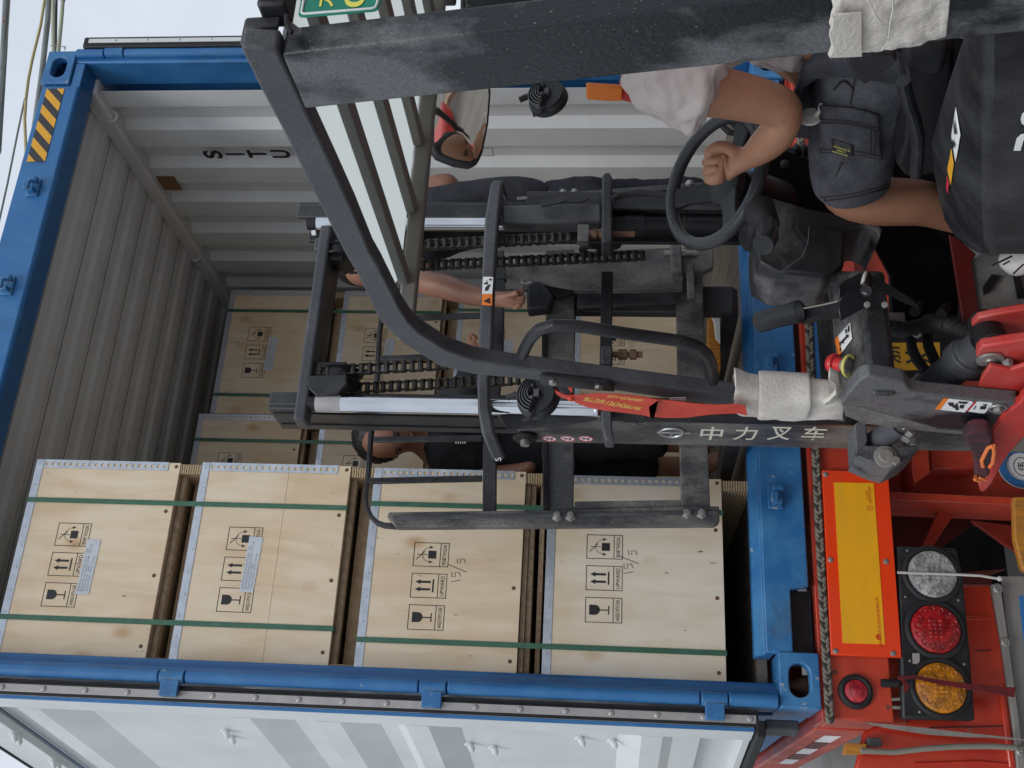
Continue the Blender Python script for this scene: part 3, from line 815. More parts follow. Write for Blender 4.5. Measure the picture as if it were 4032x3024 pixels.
# ---------------- right door, seen on edge ----------------
u, n, P, bx = door('right', 2.452, 1, R(1), '', 1)
mb = MB(); bx(mb, 0.02, 1.16, 0.008, 0.05, DH0, DH1)
d = mb.build('container_door', M['blue'], cont, bevel=0.004)
tag(d, 'right door seen on edge with its black gasket')
mb = MB(); bx(mb, -0.030, 0.02, -0.006, 0.045, DH0-0.02, DH1+0.015)
gk = mb.build('door_gasket', M['rubber'], d, bevel=0.006)
mb = MB(); bx(mb, -0.036, -0.0305, 0.012, 0.030, DH0, DH1-0.01)
z = DH0+0.05
while z < DH1:
    mb.lathe(P(-0.036, 0.021, z), (0, -1, 0), [(0, 0.006), (0.002, 0.0055), (0.0035, 0.003)], 10); z += 0.132
mb.build('retaining_strip', M['doorwhite'], d, bevel=0.001)
# ================= plywood crates =================
CW = 0.693
INK = []
def frame_marks(o3, x0, zc, parent):
    """three printed handling marks, upright on the crate's front; o3 = crate corner"""
    y = o3.y-0.0006
    mb = MB()
    def rc(xa, xb, za, zb): mb.prism([Vector((xa, y, za)), Vector((xb, y, za)), Vector((xb, y, zb)), Vector((xa, y, zb))], (0, 0.0004, 0))
    rt, up = (1, 0, 0), (0, 0, 1)
    fw, fh, lw, cap = 0.080, 0.116, 0.0022, 0.027
    for k, word in enumerate(('HANDLE WITH CARE', 'UPWARD', 'PROHIBIT THE ROLLING')):
        cx = o3.x+x0+0.102*k; cz = o3.z+zc
        xa, xb, za, zb = cx-fw/2, cx+fw/2, cz-fh/2, cz+fh/2
        rc(xa, xb, zb-lw, zb); rc(xa, xb, za, za+lw); rc(xa, xa+lw, za+lw, zb-lw); rc(xb-lw, xb, za+lw, zb-lw)
        rc(xa+lw, xb-lw, za+cap, za+cap+lw)
        text_fit(mb, word, (cx, y, za+cap/2+0.001), rt, up, w=fw-0.014, h=0.0125, bold=0.006)
        ic = za+cap+(zb-za-cap)/2
        if k == 0:      # wine glass
            pts = [(-0.016, 0.032), (0.016, 0.032)]+[(0.016*math.cos(a), 0.014+0.016*math.sin(a)*1.0) for a in [-math.pi*i/10 for i in range(0, 11)]]
            mb.prism([Vector((cx+a, y, ic+b_)) for a, b_ in pts], (0, 0.0004, 0))
            rc(cx-0.0018, cx+0.0018, ic-0.028, ic-0.001); rc(cx-0.014, cx+0.014, ic-0.031, ic-0.0275)
        elif k == 1:    # two arrows on a bar
            for dx in (-0.012, 0.012):
                rc(cx+dx-0.0036, cx+dx+0.0036, ic-0.019, ic+0.014)
                mb.prism([Vector((cx+dx-0.008, y, ic+0.014)), Vector((cx+dx+0.008, y, ic+0.014)), Vector((cx+dx, y, ic+0.031))], (0, 0.0004, 0))
            rc(cx-0.021, cx+0.021, ic-0.030, ic-0.025)
        else:           # do-not-roll cube
            rc(cx-0.013, cx+0.013, ic-0.030, ic-0.004)
            mb.prism([Vector((cx-0.0010, y, ic-0.001)), Vector((cx+0.0010, y, ic-0.001)), Vector((cx+0.0010, y, ic+0.032)), Vector((cx-0.0010, y, ic+0.032))], (0, 0.0004, 0))
            mb.prism([Vector((cx-0.018, y, ic+0.034)), Vector((cx-0.0155, y, ic+0.035)), Vector((cx+0.012, y, ic+0.008)), Vector((cx+0.0095, y, ic+0.007))], (0, 0.0004, 0))
            for i in range(7):
                for sgn in (-1, 1):
                    a = R(88-12.5*i)
                    qx, qz = cx+sgn*0.024*math.cos(a), ic-0.012+0.028*math.sin(a)
                    rc(qx-0.0014, qx+0.0014, qz-0.0014, qz+0.0014)
            for sgn in (-1, 1):
                qx, qz = cx+sgn*0.0245, ic-0.016
                mb.prism([Vector((qx-0.005, y, qz+0.008)), Vector((qx+0.005, y, qz+0.008)), Vector((qx, y, qz-0.004))], (0, 0.0004, 0))
    o = mb.build('handling_marks', M['ink'], parent, smooth=False)
    return o

def crate(x, y, z, h, label, group, depth=1.15, pm='ply', mx=0.226, mz=-0.186, paper=None, pencil=None, base=0.088, runner='solid', seam=None, cat='wooden crate'):
    o3 = Vector((x, y, z))
    c = empty('wooden_crate', (x+CW/2, y+depth/2, z), label, cat, group)
    top = z+base+h
    zb = z+base
    mb = MB().box(x, x+CW, y, y+0.009, zb, top)
    fp = mb.build('front_panel', M[pm], c, bevel=0.0008, smooth=False)
    frame_marks(Vector((x, y, top)), mx, mz, fp)
    mb = MB()
    mb.box(x, x+0.009, y+0.0095, y+depth-0.0095, zb, top-0.0095); mb.box(x+CW-0.009, x+CW, y+0.0095, y+depth-0.0095, zb, top-0.0095)
    mb.box(x, x+CW, y+depth-0.009, y+depth, zb, top)
    mb.build('side_panel', M[pm], c, smooth=False)
    MB().box(x, x+CW, y+0.0095, y+depth-0.0095, top-0.009, top).build('lid', M[pm], c, smooth=False)
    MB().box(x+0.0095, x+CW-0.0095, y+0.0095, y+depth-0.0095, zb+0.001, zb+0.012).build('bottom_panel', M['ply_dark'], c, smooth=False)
    # runners front to back, seen end-on, with their layered edge
    for a, b_ in ((0.004, 0.036), (CW-0.038, CW-0.004), (CW/2-0.016, CW/2+0.016))[:2 if runner == 'open' else 3]:
        mb = MB().box(x+a, x+b_, y+(0.003 if a != CW/2-0.016 else 0.25), y+depth-0.01, z+0.001, zb)
        mb.build('runner', M['lamin'], c, smooth=False)
    if runner == 'planks':
        mb = MB()
        for i, (t0, s0) in enumerate(((0.002, 0), (0.019, 0.006), (0.050, 0.020))):
            mb.prism([Vector((x+0.04, y+0.02+s0*3, zb-t0-0.015)), Vector((x+CW-0.04, y+0.02+s0, zb-t0-0.015)), Vector((x+CW-0.04, y+0.02+s0, zb-t0)), Vector((x+0.04, y+0.02+s0*3, zb-t0))], (0, 0.10, 0))
        mb.build('plank', M['wood'], c, smooth=False)
    elif runner == 'solid':
        MB().box(x+0.036, x+CW-0.038, y+0.030, y+0.055, zb-0.018, zb-0.001).build('plank', M['wood'], c, smooth=False)
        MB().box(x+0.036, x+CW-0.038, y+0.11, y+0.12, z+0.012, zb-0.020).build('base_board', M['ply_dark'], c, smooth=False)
        MB().box(x+0.036, x+CW-0.038, y+0.42, y+0.50, zb-0.022, zb-0.001).build('plank', M['wood'], c, smooth=False)
    # metal angle along the top edge
    mb = MB()
    mb.box(x-0.001, x+CW+0.001, y-0.0018, y, top-0.026, top+0.0012)
    mb.box(x-0.001, x+CW+0.001, y, y+0.028, top, top+0.0012)
    e = mb.build('edge_angle', M['galv'], c, bevel=0.0006)
    mb = MB()
    xx = x+0.03
    while xx < x+CW-0.02:
        mb.sphere((xx, y-0.0018, top-0.013+random.uniform(-.003, .003)), 0.0035, 0.002, 0.0035, n=8); xx += 0.075+random.uniform(-.01, .01)
    mb.build('nail', M['galv'], e)
    # perforated strip down the right corner: holes are real
    xs0, xs1 = x+CW-0.029, x+CW+0.001
    zt, zbm = top-0.028, zb+0.030
    pitch = 0.0222
    mb = MB(); r = 0.0068
    c0_ = math.atan2(pitch, xs1-xs0); ANG = sorted([2*math.pi*i/12+0.02 for i in range(12)]+[c0_, math.pi-c0_, math.pi+c0_, 2*math.pi-c0_]); n = len(ANG)
    zc = zt-pitch/2; cx = (xs0+xs1)/2-0.001
    yy = y-0.0016
    while zc-pitch/2 > zbm:
        ot, inn = [], []
        for a in ANG:
            k = 1/max(abs(math.cos(a))/((xs1-xs0)/2), abs(math.sin(a))/(pitch/2))
            ot.append(mb.bm.verts.new(((xs0+xs1)/2+math.cos(a)*k, yy, zc+math.sin(a)*k)))
            inn.append(mb.bm.verts.new((cx+math.cos(a)*r, yy, zc+math.sin(a)*r)))
        for i in range(n):
            j = (i+1) % n
            mb.bm.faces.new((ot[i], ot[j], inn[j], inn[i]))
        # corner fillers
        zc -= pitch
    cs = mb.build('corner_strip', M['galv'], c, smooth=False)
    sd_ = cs.modifiers.new('solid', 'SOLIDIFY'); sd_.thickness = 0.0012; sd_.offset = 0
    # screws along the bottom edge
    for xx in (0.07, 0.30, 0.52, CW-0.014):
        q = (x+xx, y-0.0002, zb+(0.022 if xx < CW-0.1 else 0.014))
        mb = MB().lathe(q, (0, -1, 0), [(0, 0.0065), (0.001, 0.006), (0.0012, 0.002)], 12)
        mb.build('screw', M['rust'], c)
    if seam is not None:
        MB().box(x+0.002, x+CW-0.03, y-0.0009, y, top-seam-0.004, top-seam).build('veneer_seam', M[pm], fp)
    if paper:
        lx, lz, ang = paper
        cc = Vector((x+lx, y-0.0012, top+lz))
        rt = Vector((math.cos(ang), 0, math.sin(ang))); up = Vector((-math.sin(ang), 0, math.cos(ang)))
        w, hh = 0.185, 0.046
        mb = MB(); K = 12
        A = []; B = []
        for i in range(K+1):
            s_ = -w/2+w*i/K
            off = -0.0008*(1+math.sin(i*1.7))
            A.append(cc+rt*s_+up*hh/2+Vector((0, off, 0))); B.append(cc+rt*s_-up*hh/2+Vector((0, off*0.5, 0)))
        mb.strip(A, B, (0, 0.0004, 0))
        pp = mb.build('paper_label', M['paper'], c, smooth=False)
        mb = MB()
        for i, s_ in enumerate(('Rated Primary and Secondary Current:   15/5A', 'Rated primary and secondary voltage:  11kV 110V', 'Rated Frequency:   50Hz', 'Accuracy Class:   VT 0.2  CT 0.2S')):
            ww = (0.145, 0.160, 0.085, 0.118)[i]
            text_fit(mb, s_, cc+rt*(-w/2+0.01+ww/2)+up*(0.015-0.0095*i)+Vector((0, -0.0024, 0)), rt, up, w=ww, h=0.0062)
        mb.build('label_print', M['labelink'], pp, smooth=False)
    if pencil:
        lx, lz, ang = pencil
        cc = Vector((x+lx, y-0.0006, top+lz))
        a = ang
        rt = Vector((math.cos(a), 0, math.sin(a))); up = Vector((-math.sin(a), 0, math.cos(a)))
        mb = MB()
        def stroke(P_, r=0.0010):
            mb.tube([cc+rt*p[0]+up*p[1] for p in P_], r, 6)
        stroke([(-0.036, 0.016), (-0.030, -0.014)])
        stroke([(-0.004, 0.015), (-0.020, 0.014), (-0.019, 0.003), (-0.006, 0.004), (-0.004, -0.008), (-0.018, -0.014)])
        stroke([(0.022, 0.030), (-0.004, -0.032)])
        stroke([(0.040, -0.002), (0.026, -0.001), (0.026, -0.012), (0.038, -0.012), (0.038, -0.024), (0.024, -0.028)])
        mb.build('pencil_note', M['pencil'], fp)
    return c

FG = 'plywood crates stacked at the container doorway'
Y1 = 0.10
crate(0.052, Y1, 1.995, 0.513, 'knotty plywood crate with a white paper label, topmost of the doorway stack', FG, paper=(0.322, -0.262, R(-1)), base=0.090)
crate(0.055, Y1, 1.397, 0.516, 'seamed plywood crate with a white paper label, second down in the doorway stack', FG, paper=(0.345, -0.222, R(-2)), base=0.094, seam=0.30)
crate(0.050, Y1, 0.809, 0.510, 'plywood crate with a pencilled note beside its arrows, third down in the doorway stack', FG, pencil=(0.350, -0.300, R(2)), mx=0.197, mz=-0.214, runner='planks', base=0.088)
crate(0.040, Y1, 0.161, 0.562, 'pale specked plywood crate lowest in the doorway stack, on the container floor', FG, pm='ply_pale', pencil=(0.405, -0.262, R(3)), mx=0.250, mz=-0.186, base=0.095, runner='open')
BG = 'plywood crates stacked deep inside the container'
tops = [(1.995, 0.513, 0.090), (1.397, 0.510, 0.088), (0.800, 0.509, 0.088), (0.161, 0.545, 0.094)]
where = ['top', 'second from the top', 'second from the bottom', 'bottom']
X2, YB2 = 0.765, 1.42
for i, (z0, h, bs) in enumerate(tops):
    crate(X2, YB2, z0, h, 'plywood crate at the %s of the inner stack right behind the doorway stack' % where[i] if i in (0, 3) else 'plywood crate %s in the inner stack right behind the doorway stack' % where[i], BG, depth=1.0, base=bs, mx=CW-0.44, paper=(0.33, -0.255, R(-2)) if i < 2 else None)
X3, YB3 = 1.515, 1.55
for i, (z0, h, bs) in enumerate(tops):
    crate(X3, YB3, z0, h, 'plywood crate at the %s of the inner stack against the right container wall' % where[i] if i in (0, 3) else 'plywood crate %s in the inner stack against the right container wall' % where[i], BG, depth=1.0, base=bs, mx=CW-0.457,
          paper=(0.33, -0.262, R(-2)) if i < 3 else None, pencil=(0.43, -0.28, R(2)) if i == 3 else None)

def strap(x, y0, y1, z0, z1, label, group):
    mb = MB(); w = 0.0085; t = 0.0012; e = 0.0022
    mb.box(x-w, x+w, y0-e-t, y0-e, z0-e, z1+e)
    mb.box(x-w, x+w, y0-e, y1+e, z1+e, z1+e+t)
    mb.box(x-w, x+w, y1+e, y1+e+t, z0-e, z1+e)
    mb.box(x-w, x+w, y0-e, y1+e, z0-e-t, z0-e)
    # the strap's own ribs
    o = mb.build('packing_strap', M['strap'], None, bevel=0.0004, seg=1)
    return tag(o, label, 'strap', group)
SG = 'green packing straps round the crates'
strap(0.600, Y1, 1.25, 1.397+0.093, 2.598, 'green strap round the two top doorway crates, on the side nearer the mast', SG)
strap(0.200, Y1, 1.25, 1.397+0.093, 2.598, 'green strap round the two top doorway crates, on the side nearer the left post', SG)
strap(0.618, Y1, 1.25, 0.161+0.094, 1.407, 'green strap round the two bottom doorway crates, half hidden by the load backrest', SG)
strap(0.170, Y1, 1.25, 0.161+0.094, 1.407, 'green strap round the two bottom doorway crates, on the side nearer the left post', SG)
strap(X2+0.56, YB2, YB2+1.0, 1.488, 2.598, 'green strap on the upper crates of the inner stack behind the doorway stack', SG)
strap(X2+0.58, YB2, YB2+1.0, 0.255, 1.397, 'green strap on the lower crates of the inner stack behind the doorway stack', SG)
strap(X3+0.101, YB3, YB3+1.0, 1.488, 2.598, 'left green strap on the upper crates against the right container wall', SG)
strap(X3+0.573, YB3, YB3+1.0, 1.488, 2.598, 'right green strap on the upper crates against the right container wall', SG)
strap(X3+0.115, YB3, YB3+1.0, 0.255, 1.397, 'left green strap on the lower crates against the right container wall', SG)
strap(X3+0.590, YB3, YB3+1.0, 0.255, 1.397, 'right green strap on the lower crates against the right container wall', SG)
# ================= trailer under the container =================
tr = empty('trailer', (1.22, 0, GZ), 'red container trailer with a reflective board and round tail lamps, under the blue container', 'trailer')
TR = M['red']
MB().box(-0.03, 2.47, -0.035, 0.16, -0.20, -0.022).build('rear_beam', TR, tr, bevel=0.006)
MB().box(-0.03, 2.47, 0.02, 0.16, -0.022, -0.008).build('beam_cap', TR, tr, bevel=0.003)
# side rails running forwards
o = MB().box(-0.035, 0.02, 0.162, 6.0, -0.17, -0.012).build('side_rail', TR, tr, bevel=0.006)
mb = MB()
for y in (0.30, 0.70, 1.10): mb.box(-0.0375, -0.036, y, y+0.18, -0.115, -0.065)
tag(mb.build('reflector_patch', M['white'], o), 'white reflective patches')
mb = MB()
for y in (0.50, 0.90): mb.box(-0.0375, -0.036, y, y+0.18, -0.115, -0.065)
tag(mb.build('reflector_patch', M['frame_red'], o), 'dark red reflective patches')
MB().box(2.42, 2.47, 0.162, 6.0, -0.17, -0.012).build('side_rail', TR, tr, bevel=0.006)
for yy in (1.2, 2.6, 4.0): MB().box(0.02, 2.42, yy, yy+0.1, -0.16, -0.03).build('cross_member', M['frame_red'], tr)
# reflective board
def poly(name, m, pts, y, t, parent=tr, bevel=0.002, **k):
    return MB().prism(pl(pts, y=y), (0, t, 0)).build(name, m, parent, bevel=bevel, **k)
rb = poly('reflective_board', M['refl_red'], [(3237, 1851), (3497, 1858), (3551, 2590), (3273, 2578)], -0.060, 0.012)
ry = poly('yellow_panel', M['refl_yel'], [(3283, 1899), (3440, 1902), (3485, 2537), (3318, 2532)], -0.0615, 0.0012, rb, bevel=0)
mb = MB()
for X, Y in ((3250, 1868), (3463, 1872), (3270, 2204), (3489, 2211), (3290, 2564), (3517, 2573)):
    mb.lathe(px(X, Y, y=-0.060), (0, -1, 0), [(0, 0.0085), (0.0025, 0.007), (0.004, 0.0035), (0.0035, 0.0005)], 16)
mb.build('rivet', M['bolt'], rb)
mb = MB(); RT = (1, 0, 0); UP = (0, 0, 1)
a, b_ = px(3452, 2440, y=-0.0625), px(3452, 2440, y=-0.0625)
text_fit(mb, '常州华日升反光材料有限公司', px(3461, 2452, y=-0.0625), RT, UP, w=0.150, h=0.0095)
text_fit(mb, 'GB23254-2009', px(3424, 1948, y=-0.0625), RT, UP, w=0.052, h=0.008)
text_fit(mb, 'C-1483', px(3413, 1950, y=-0.0625), RT, UP, w=0.026, h=0.007)
c_ = px(3424, 2001, y=-0.0625)
mb.torus(c_, (0, 1, 0), 0.0085, 0.0005, 24, 4)
text_fit(mb, '3C', c_, RT, UP, w=0.009, h=0.007)
c_ = px(3461, 2508, y=-0.0625)
mb.prism([c_+Vector((0.009*math.cos(q), 0, 0.009*math.sin(q))) for q in [math.pi*i/10 for i in range(11)]], (0, 0.0004, 0))
mb.prism([c_+Vector(v) for v in ((-0.010, 0, -0.004), (0.010, 0, -0.004), (0.010, 0, -0.002), (-0.010, 0, -0.002))], (0, 0.0004, 0))
mb.build('printed_text', M['red_print'], ry, smooth=False)
# round side lamp on the beam's end
c_ = px(3368, 2724, y=-0.036)
l = MB().lathe(c_, (0, -1, 0), [(0, 0.050), (0.010, 0.048), (0.014, 0.040), (0.012, 0.034), (0.006, 0.034)], 36).build('marker_lamp', M['rubber'], tr)
MB().lathe(c_+Vector((0, -0.005, 0)), (0, -1, 0), [(0, 0.034), (0.008, 0.031), (0.011, 0.018), (0.010, 0.0175), (0.012, 0.010), (0.0125, 0.001)], 32).build('lens', M['lens_r2'], l)
# tail lamp unit
lp = poly('lamp_panel', M['plastic'], [(3530, 2148), (3769, 2156), (3792, 2262), (3820, 2560), (3841, 2836), (3553, 2830), (3537, 2300)], -0.055, 0.035, bevel=0.008, )
for (X, Y, mm, nm) in ((3669, 2262, 'lens_c', 'clear reversing lamp'), (3682, 2478, 'lens_r', 'red stop lamp'), (3703, 2709, 'lens_a', 'amber indicator lamp')):
    c_ = px(X, Y, y=-0.056)
    ring = MB().lathe(c_, (0, -1, 0), [(0.001, 0.088), (0.006, 0.087), (0.010, 0.080), (0.010, 0.074), (0.004, 0.072)], 44).build('tail_lamp', M['rubber'], tr)
    tag(ring, nm)
    mb = MB().lathe(c_+Vector((0, -0.003, 0)), (0, -1, 0), [(0, 0.0715), (0.006, 0.070), (0.0105, 0.060), (0.012, 0.03), (0.0125, 0.001)], 44)
    # moulded cells behind the lens face
    for i in range(-2, 3):
        for j in range(-1, 2):
            mb.box(c_.x+i*0.0115-0.0046, c_.x+i*0.0115+0.0046, c_.y-0.0180, c_.y-0.010, c_.z+j*0.0145-0.0064, c_.z+j*0.0145+0.0064)
    for rr_, nn_, sa, sb in ((0.0555, 14, 0.0100, 0.0105), (0.0385, 10, 0.0088, 0.0100)):
        for i in range(nn_):
            q = 2*math.pi*(i+0.5*(nn_ == 10))/nn_+0.13
            if nn_ == 10 and abs(math.cos(q)) < 0.9 and abs(math.sin(q)) < 0.45: continue
            mb.lathe((c_.x+rr_*math.cos(q), c_.y-0.009, c_.z+rr_*math.sin(q)), (0, -1, 0), [(0, sa), (0.0055, sa*0.93), (0.0062, sa*0.62), (0.0035, sa*0.45), (0.0040, 0.001)], 7)
    mb.build('lens', M[mm], ring, bevel=0.0015, seg=1)
mb = MB()
for X, Y in ((3573, 2168), (3733, 2176), (3565, 2350), (3774, 2363), (3583, 2602), (3797, 2615), (3621, 2803), (3800, 2795)):
    mb.lathe(px(X, Y, y=-0.056), (0, -1, 0), [(0, 0.0045), (0.003, 0.003), (0.0035, 0.0005)], 10)
mb.build('screw', M['bolt'], lp)
MB().prism(pl([(3592, 2572), (3620, 2572), (3622, 2614), (3594, 2614)], y=-0.0565), (0, 0.001, 0)).build('small_label', M['alu'], lp)
# mudguard and its grey edge strip
mg = poly('mudguard', M['red_s'], [(3480, 2842), (3560, 2838), (3600, 2560), (3780, 2300), (3904, 2300), (3925, 2420), (3946, 2529), (3989, 2818), (4010, 3024), (4100, 3300), (3300, 3300), (3400, 2880)], 0.03, 0.02, bevel=0.01)
mb = MB()
mb.prism(pl([(3846, 2560), (3903, 2556), (3904, 2562), (3846, 2566)], y=0.028), (0, 0.003, 0))
mb.prism(pl([(3660, 2862), (3957, 2855), (3958, 2862), (3660, 2869)], y=0.028), (0, 0.003, 0))
mb.build('pressed_rib', M['frame_red'], mg)
poly('mudguard_fold', M['red_s'], [(3800, 2425), (3900, 2422), (3903, 2440), (3802, 2443)], 0.024, 0.012, mg, bevel=0.003)
poly('mudguard_fold', M['red_s'], [(3930, 2700), (3952, 2690), (4004, 3024), (3975, 3024)], 0.020, 0.012, mg, bevel=0.005)
MB().tube(pl([(3600, 3008), (3850, 3000), (3985, 3012), (4000, 3060)], y=0.03), 0.006, 8).build('mudguard_lip', M['red_s'], mg)
es = poly('edge_strip', M['grey_d'], [(3904, 2300), (3940, 2300), (3975, 2540), (4010, 2800), (4045, 3060), (4010, 3060), (3985, 2818), (3944, 2529)], 0.012, 0.02, bevel=0.003)
mb = MB()
for X, Y, r in ((3928, 2318, 0.016), (3959, 2529, 0.015), (4021, 2957, 0.017)):
    mb.lathe(px(X, Y, y=0.012), (0, -1, 0), [(0, r), (0.004, r*0.95), (0.007, r*0.6), (0.006, r*0.3), (0.009, r*0.2)], 20)
mb.build('bolt', M['bolt'], es)
fl = poly('mud_flap', M['grey_d'], [(3942, 2270), (4200, 2270), (4300, 3300), (4070, 3300), (4010, 2800), (3975, 2540)], 0.035, 0.006, bevel=0)
poly('flap_lettering', M['enblue'], [(4012, 2348), (4026, 2345), (4050, 2362), (4075, 2700), (4050, 2705)], 0.033, 0.002, fl, bevel=0)
# frame behind the mast
poly('rear_plate', TR, [(3235, 700), (3500, 700), (3500, 2150), (3290, 2150), (3240, 1850)], 0.05, 0.03)
poly('rear_plate', TR, [(3480, 2580), (3560, 2580), (3570, 2850), (3490, 2850)], 0.02, 0.03)
web = poly('frame_web', TR, [(3480, 1500), (4300, 1500), (4300, 1975), (3500, 1948)], 0.25, 0.02)
poly('frame_flange', TR, [(3490, 1935), (4300, 1972), (4300, 2000), (3492, 1968)], 0.08, 0.17, bevel=0.003)
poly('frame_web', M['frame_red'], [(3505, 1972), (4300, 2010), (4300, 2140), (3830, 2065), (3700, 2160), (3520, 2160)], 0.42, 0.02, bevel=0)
poly('brace', TR, [(3715, 1972), (3790, 1976), (3672, 2152), (3630, 2150)], 0.20, 0.02)
poly('gusset', TR, [(3595, 1660), (3650, 1660), (3665, 1860), (3600, 1905), (3590, 1840)], 0.10, 0.15, bevel=0.006)
poly('box_section', TR, [(3650, 1660), (3850, 1680), (3845, 1845), (3668, 1850)], 0.16, 0.10, bevel=0.006)
poly('brace', TR, [(3825, 2048), (4300, 2110), (4300, 2330), (4010, 2180)], 0.30, 0.02)
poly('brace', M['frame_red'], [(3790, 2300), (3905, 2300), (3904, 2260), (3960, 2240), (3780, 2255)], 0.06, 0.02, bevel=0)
MB().prism(pl([(3565, 1978), (3600, 1982), (3602, 2008), (3570, 2005)], y=0.418), (0, 0.003, 0)).build('frame_hole', M['steel_k'], tr)
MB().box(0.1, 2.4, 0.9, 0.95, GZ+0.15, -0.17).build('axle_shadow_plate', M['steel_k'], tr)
o = poly('warning_bar', M['orangewood'], [(3990, 1955), (4200, 1955), (4220, 2330), (4025, 2240), (3995, 2120)], -0.05, 0.03, bevel=0.006)
# blue and white company sticker
c_ = px(4022, 1838, y=0.245)
st = MB().lathe(c_, (0, -1, 0), [(0, 0.078), (0.0015, 0.078)], 48).build('round_sticker', M['white'], tr)
MB().torus(c_+Vector((0, -0.002, 0)), (0, 1, 0), 0.062, 0.0135, 48, 6).build('sticker_ring', M['enblue'], st)
mb = MB(); e_ = c_+Vector((0.0, -0.003, 0))
for i in range(24):
    q0, q1 = 2*math.pi*i/24, 2*math.pi*(i+1)/24
    mb.obox(e_+Vector((0.032*math.cos(q0), 0, 0.026*math.sin(q0))), ((0.032*(math.cos(q1)-math.cos(q0)))/1.6, 0, (0.026*(math.sin(q1)-math.sin(q0)))/1.6), (0, 0.0005, 0), (0.0008*math.cos(q0), 0, 0.0008*math.sin(q0)))
text_fit(mb, '伟', e_, RT, UP, w=0.03, h=0.03)
mb.build('sticker_mark', M['ink'], st, smooth=False)
mb = MB()
for i, ch in enumerate('车辆伟骏创'):
    q = R(180+18*i)
    text_fit(mb, ch, c_+Vector((0.062*math.cos(q), -0.017, 0.062*math.sin(q))), (-math.sin(q), 0, math.cos(q)), (-math.cos(q), 0, -math.sin(q)), w=0.014, h=0.014)
mb.build('sticker_lettering', M['white'], st, smooth=False)
# number plate
YP = 0.04
npl = poly('number_plate', M['plate_y'], [(3500, 1350), (3700, 1348), (3703, 1452), (3508, 1460)], YP, 0.002, bevel=0)
mb = MB()
text_fit(mb, 'X', px(3618, 1408, y=YP-0.001), RT, UP, w=0.050, h=0.085, bold=0.012)
text_fit(mb, '浙', px(3515, 1395, y=YP-0.001), RT, UP, w=0.07, h=0.05, bold=0.01)
mb.build('plate_lettering', M['ink'], npl, smooth=False)
# dark plate and blue strip below the beam, seen between console and mast
poly('lower_plate', M['steel'], [(3205, 1080), (3262, 1080), (3285, 1490), (3232, 1490)], -0.045, 0.006)
poly('blue_strip', M['enblue'], [(3196, 1110), (3203, 1110), (3231, 1490), (3212, 1490)], -0.044, 0.004, bevel=0)
# braided elastic rope laid along the beam
rp = [(3145, 440), (3158, 700), (3178, 1100), (3192, 1480), (3212, 1800), (3226, 2100), (3242, 2400), (3254, 2600), (3268, 2845)]
P_ = pl(rp, y=-0.048)
def resample(P, step):
    out = [P[0]]; acc = 0
    L = [0]
    for a, b in zip(P[:-1], P[1:]): L.append(L[-1]+(b-a).length)
    n = int(L[-1]/step); res = []
    for i in range(n+1):
        s = L[-1]*i/n
        k = max(j for j in range(len(L)) if L[j] <= s+1e-9)
        if k == len(P)-1: res.append(P[-1].copy()); continue
        t = (s-L[k])/(L[k+1]-L[k]); res.append(P[k].lerp(P[k+1], t))
    return res
Q = resample(P_, 0.006)
ro_ = None
for ph, mm in ((0, 'rope'), (math.pi, 'rope'), (math.pi/2, 'rope_k'), (3*math.pi/2, 'rope')):
    pts = []
    for i, p in enumerate(Q):
        q = ph+i*0.006/0.030*2*math.pi/2
        # figure of a plait: across and in depth
        pts.append(p+Vector((0, -0.0045*math.sin(2*q), 0.0085*math.cos(q))))
    mb = MB().tube(pts, 0.0052, 7)
    o = mb.build('braided_rope' if ro_ is None else 'strand', M[mm], ro_)
    if ro_ is None:
        ro_ = tag(o, 'braided grey elastic rope stretched along the red trailer beam', 'rope')
# loose lines hanging over the lamps and mudguard
o = MB().tube(pl([(3534, 2254), (3600, 2257), (3760, 2262), (3860, 2267), (3938, 2280)], y=-0.085), 0.0038, 8).build('white_string', M['string'], None)
o2 = MB().sphere(px(3936, 2279, y=-0.085), 0.008, n=8).build('knot', M['string'], o)
tag(o, 'white string hanging across the clear tail lamp', 'string')
A = pl([(3535, 2662), (3600, 2658), (3700, 2676), (3800, 2690), (3900, 2700), (3998, 2706)], y=-0.088); B = pl([(3537, 2676), (3600, 2672), (3700, 2696), (3800, 2712), (3900, 2730), (3996, 2746)], y=-0.092)
o = MB().strip(A, B, (0, 0.003, 0)).build('cloth_tie', M['ribbon2'], None, bevel=0.001)
MB().strip(pl([(3542, 2668), (3560, 2700), (3556, 2728)], y=-0.086), pl([(3552, 2660), (3580, 2700), (3572, 2722)], y=-0.084), (0, 0.003, 0)).build('tail', M['ribbon2'], o)
MB().tube(pl([(3535, 2690), (3470, 2690)], y=-0.06), 0.012, 10).build('knot', M['rubber'], o)
tag(o, 'dark red cloth tie hanging over the amber tail lamp', 'cloth tie')
A = pl([(3400, 2842), (3480, 2850), (3640, 2866), (3800, 2885), (3900, 2895), (4060, 2914)], y=-0.02); B = pl([(3440, 2856), (3500, 2868), (3650, 2892), (3800, 2902), (3900, 2904), (4060, 2920)], y=-0.02)
tag(MB().strip(A, B, (0, 0.003, 0)).build('flat_strap', M['grey_d'], None), 'flat grey strap hanging from the end of the red beam', 'strap')
o = MB().tube(pl([(3390, 2956), (3520, 2962), (3640, 2948), (3760, 2940), (3900, 2938), (4000, 2944)], y=-0.02), 0.0085, 10).build('cable', M['wires'], None)
tag(o, 'pale grey cable running down over the red mudguard', 'cable')
tag(poly('side_reflector', M['orangewood'], [(3330, 2925), (3415, 2928), (3408, 2968), (3322, 2970)], 0.0, 0.03, tr), 'orange side reflector')
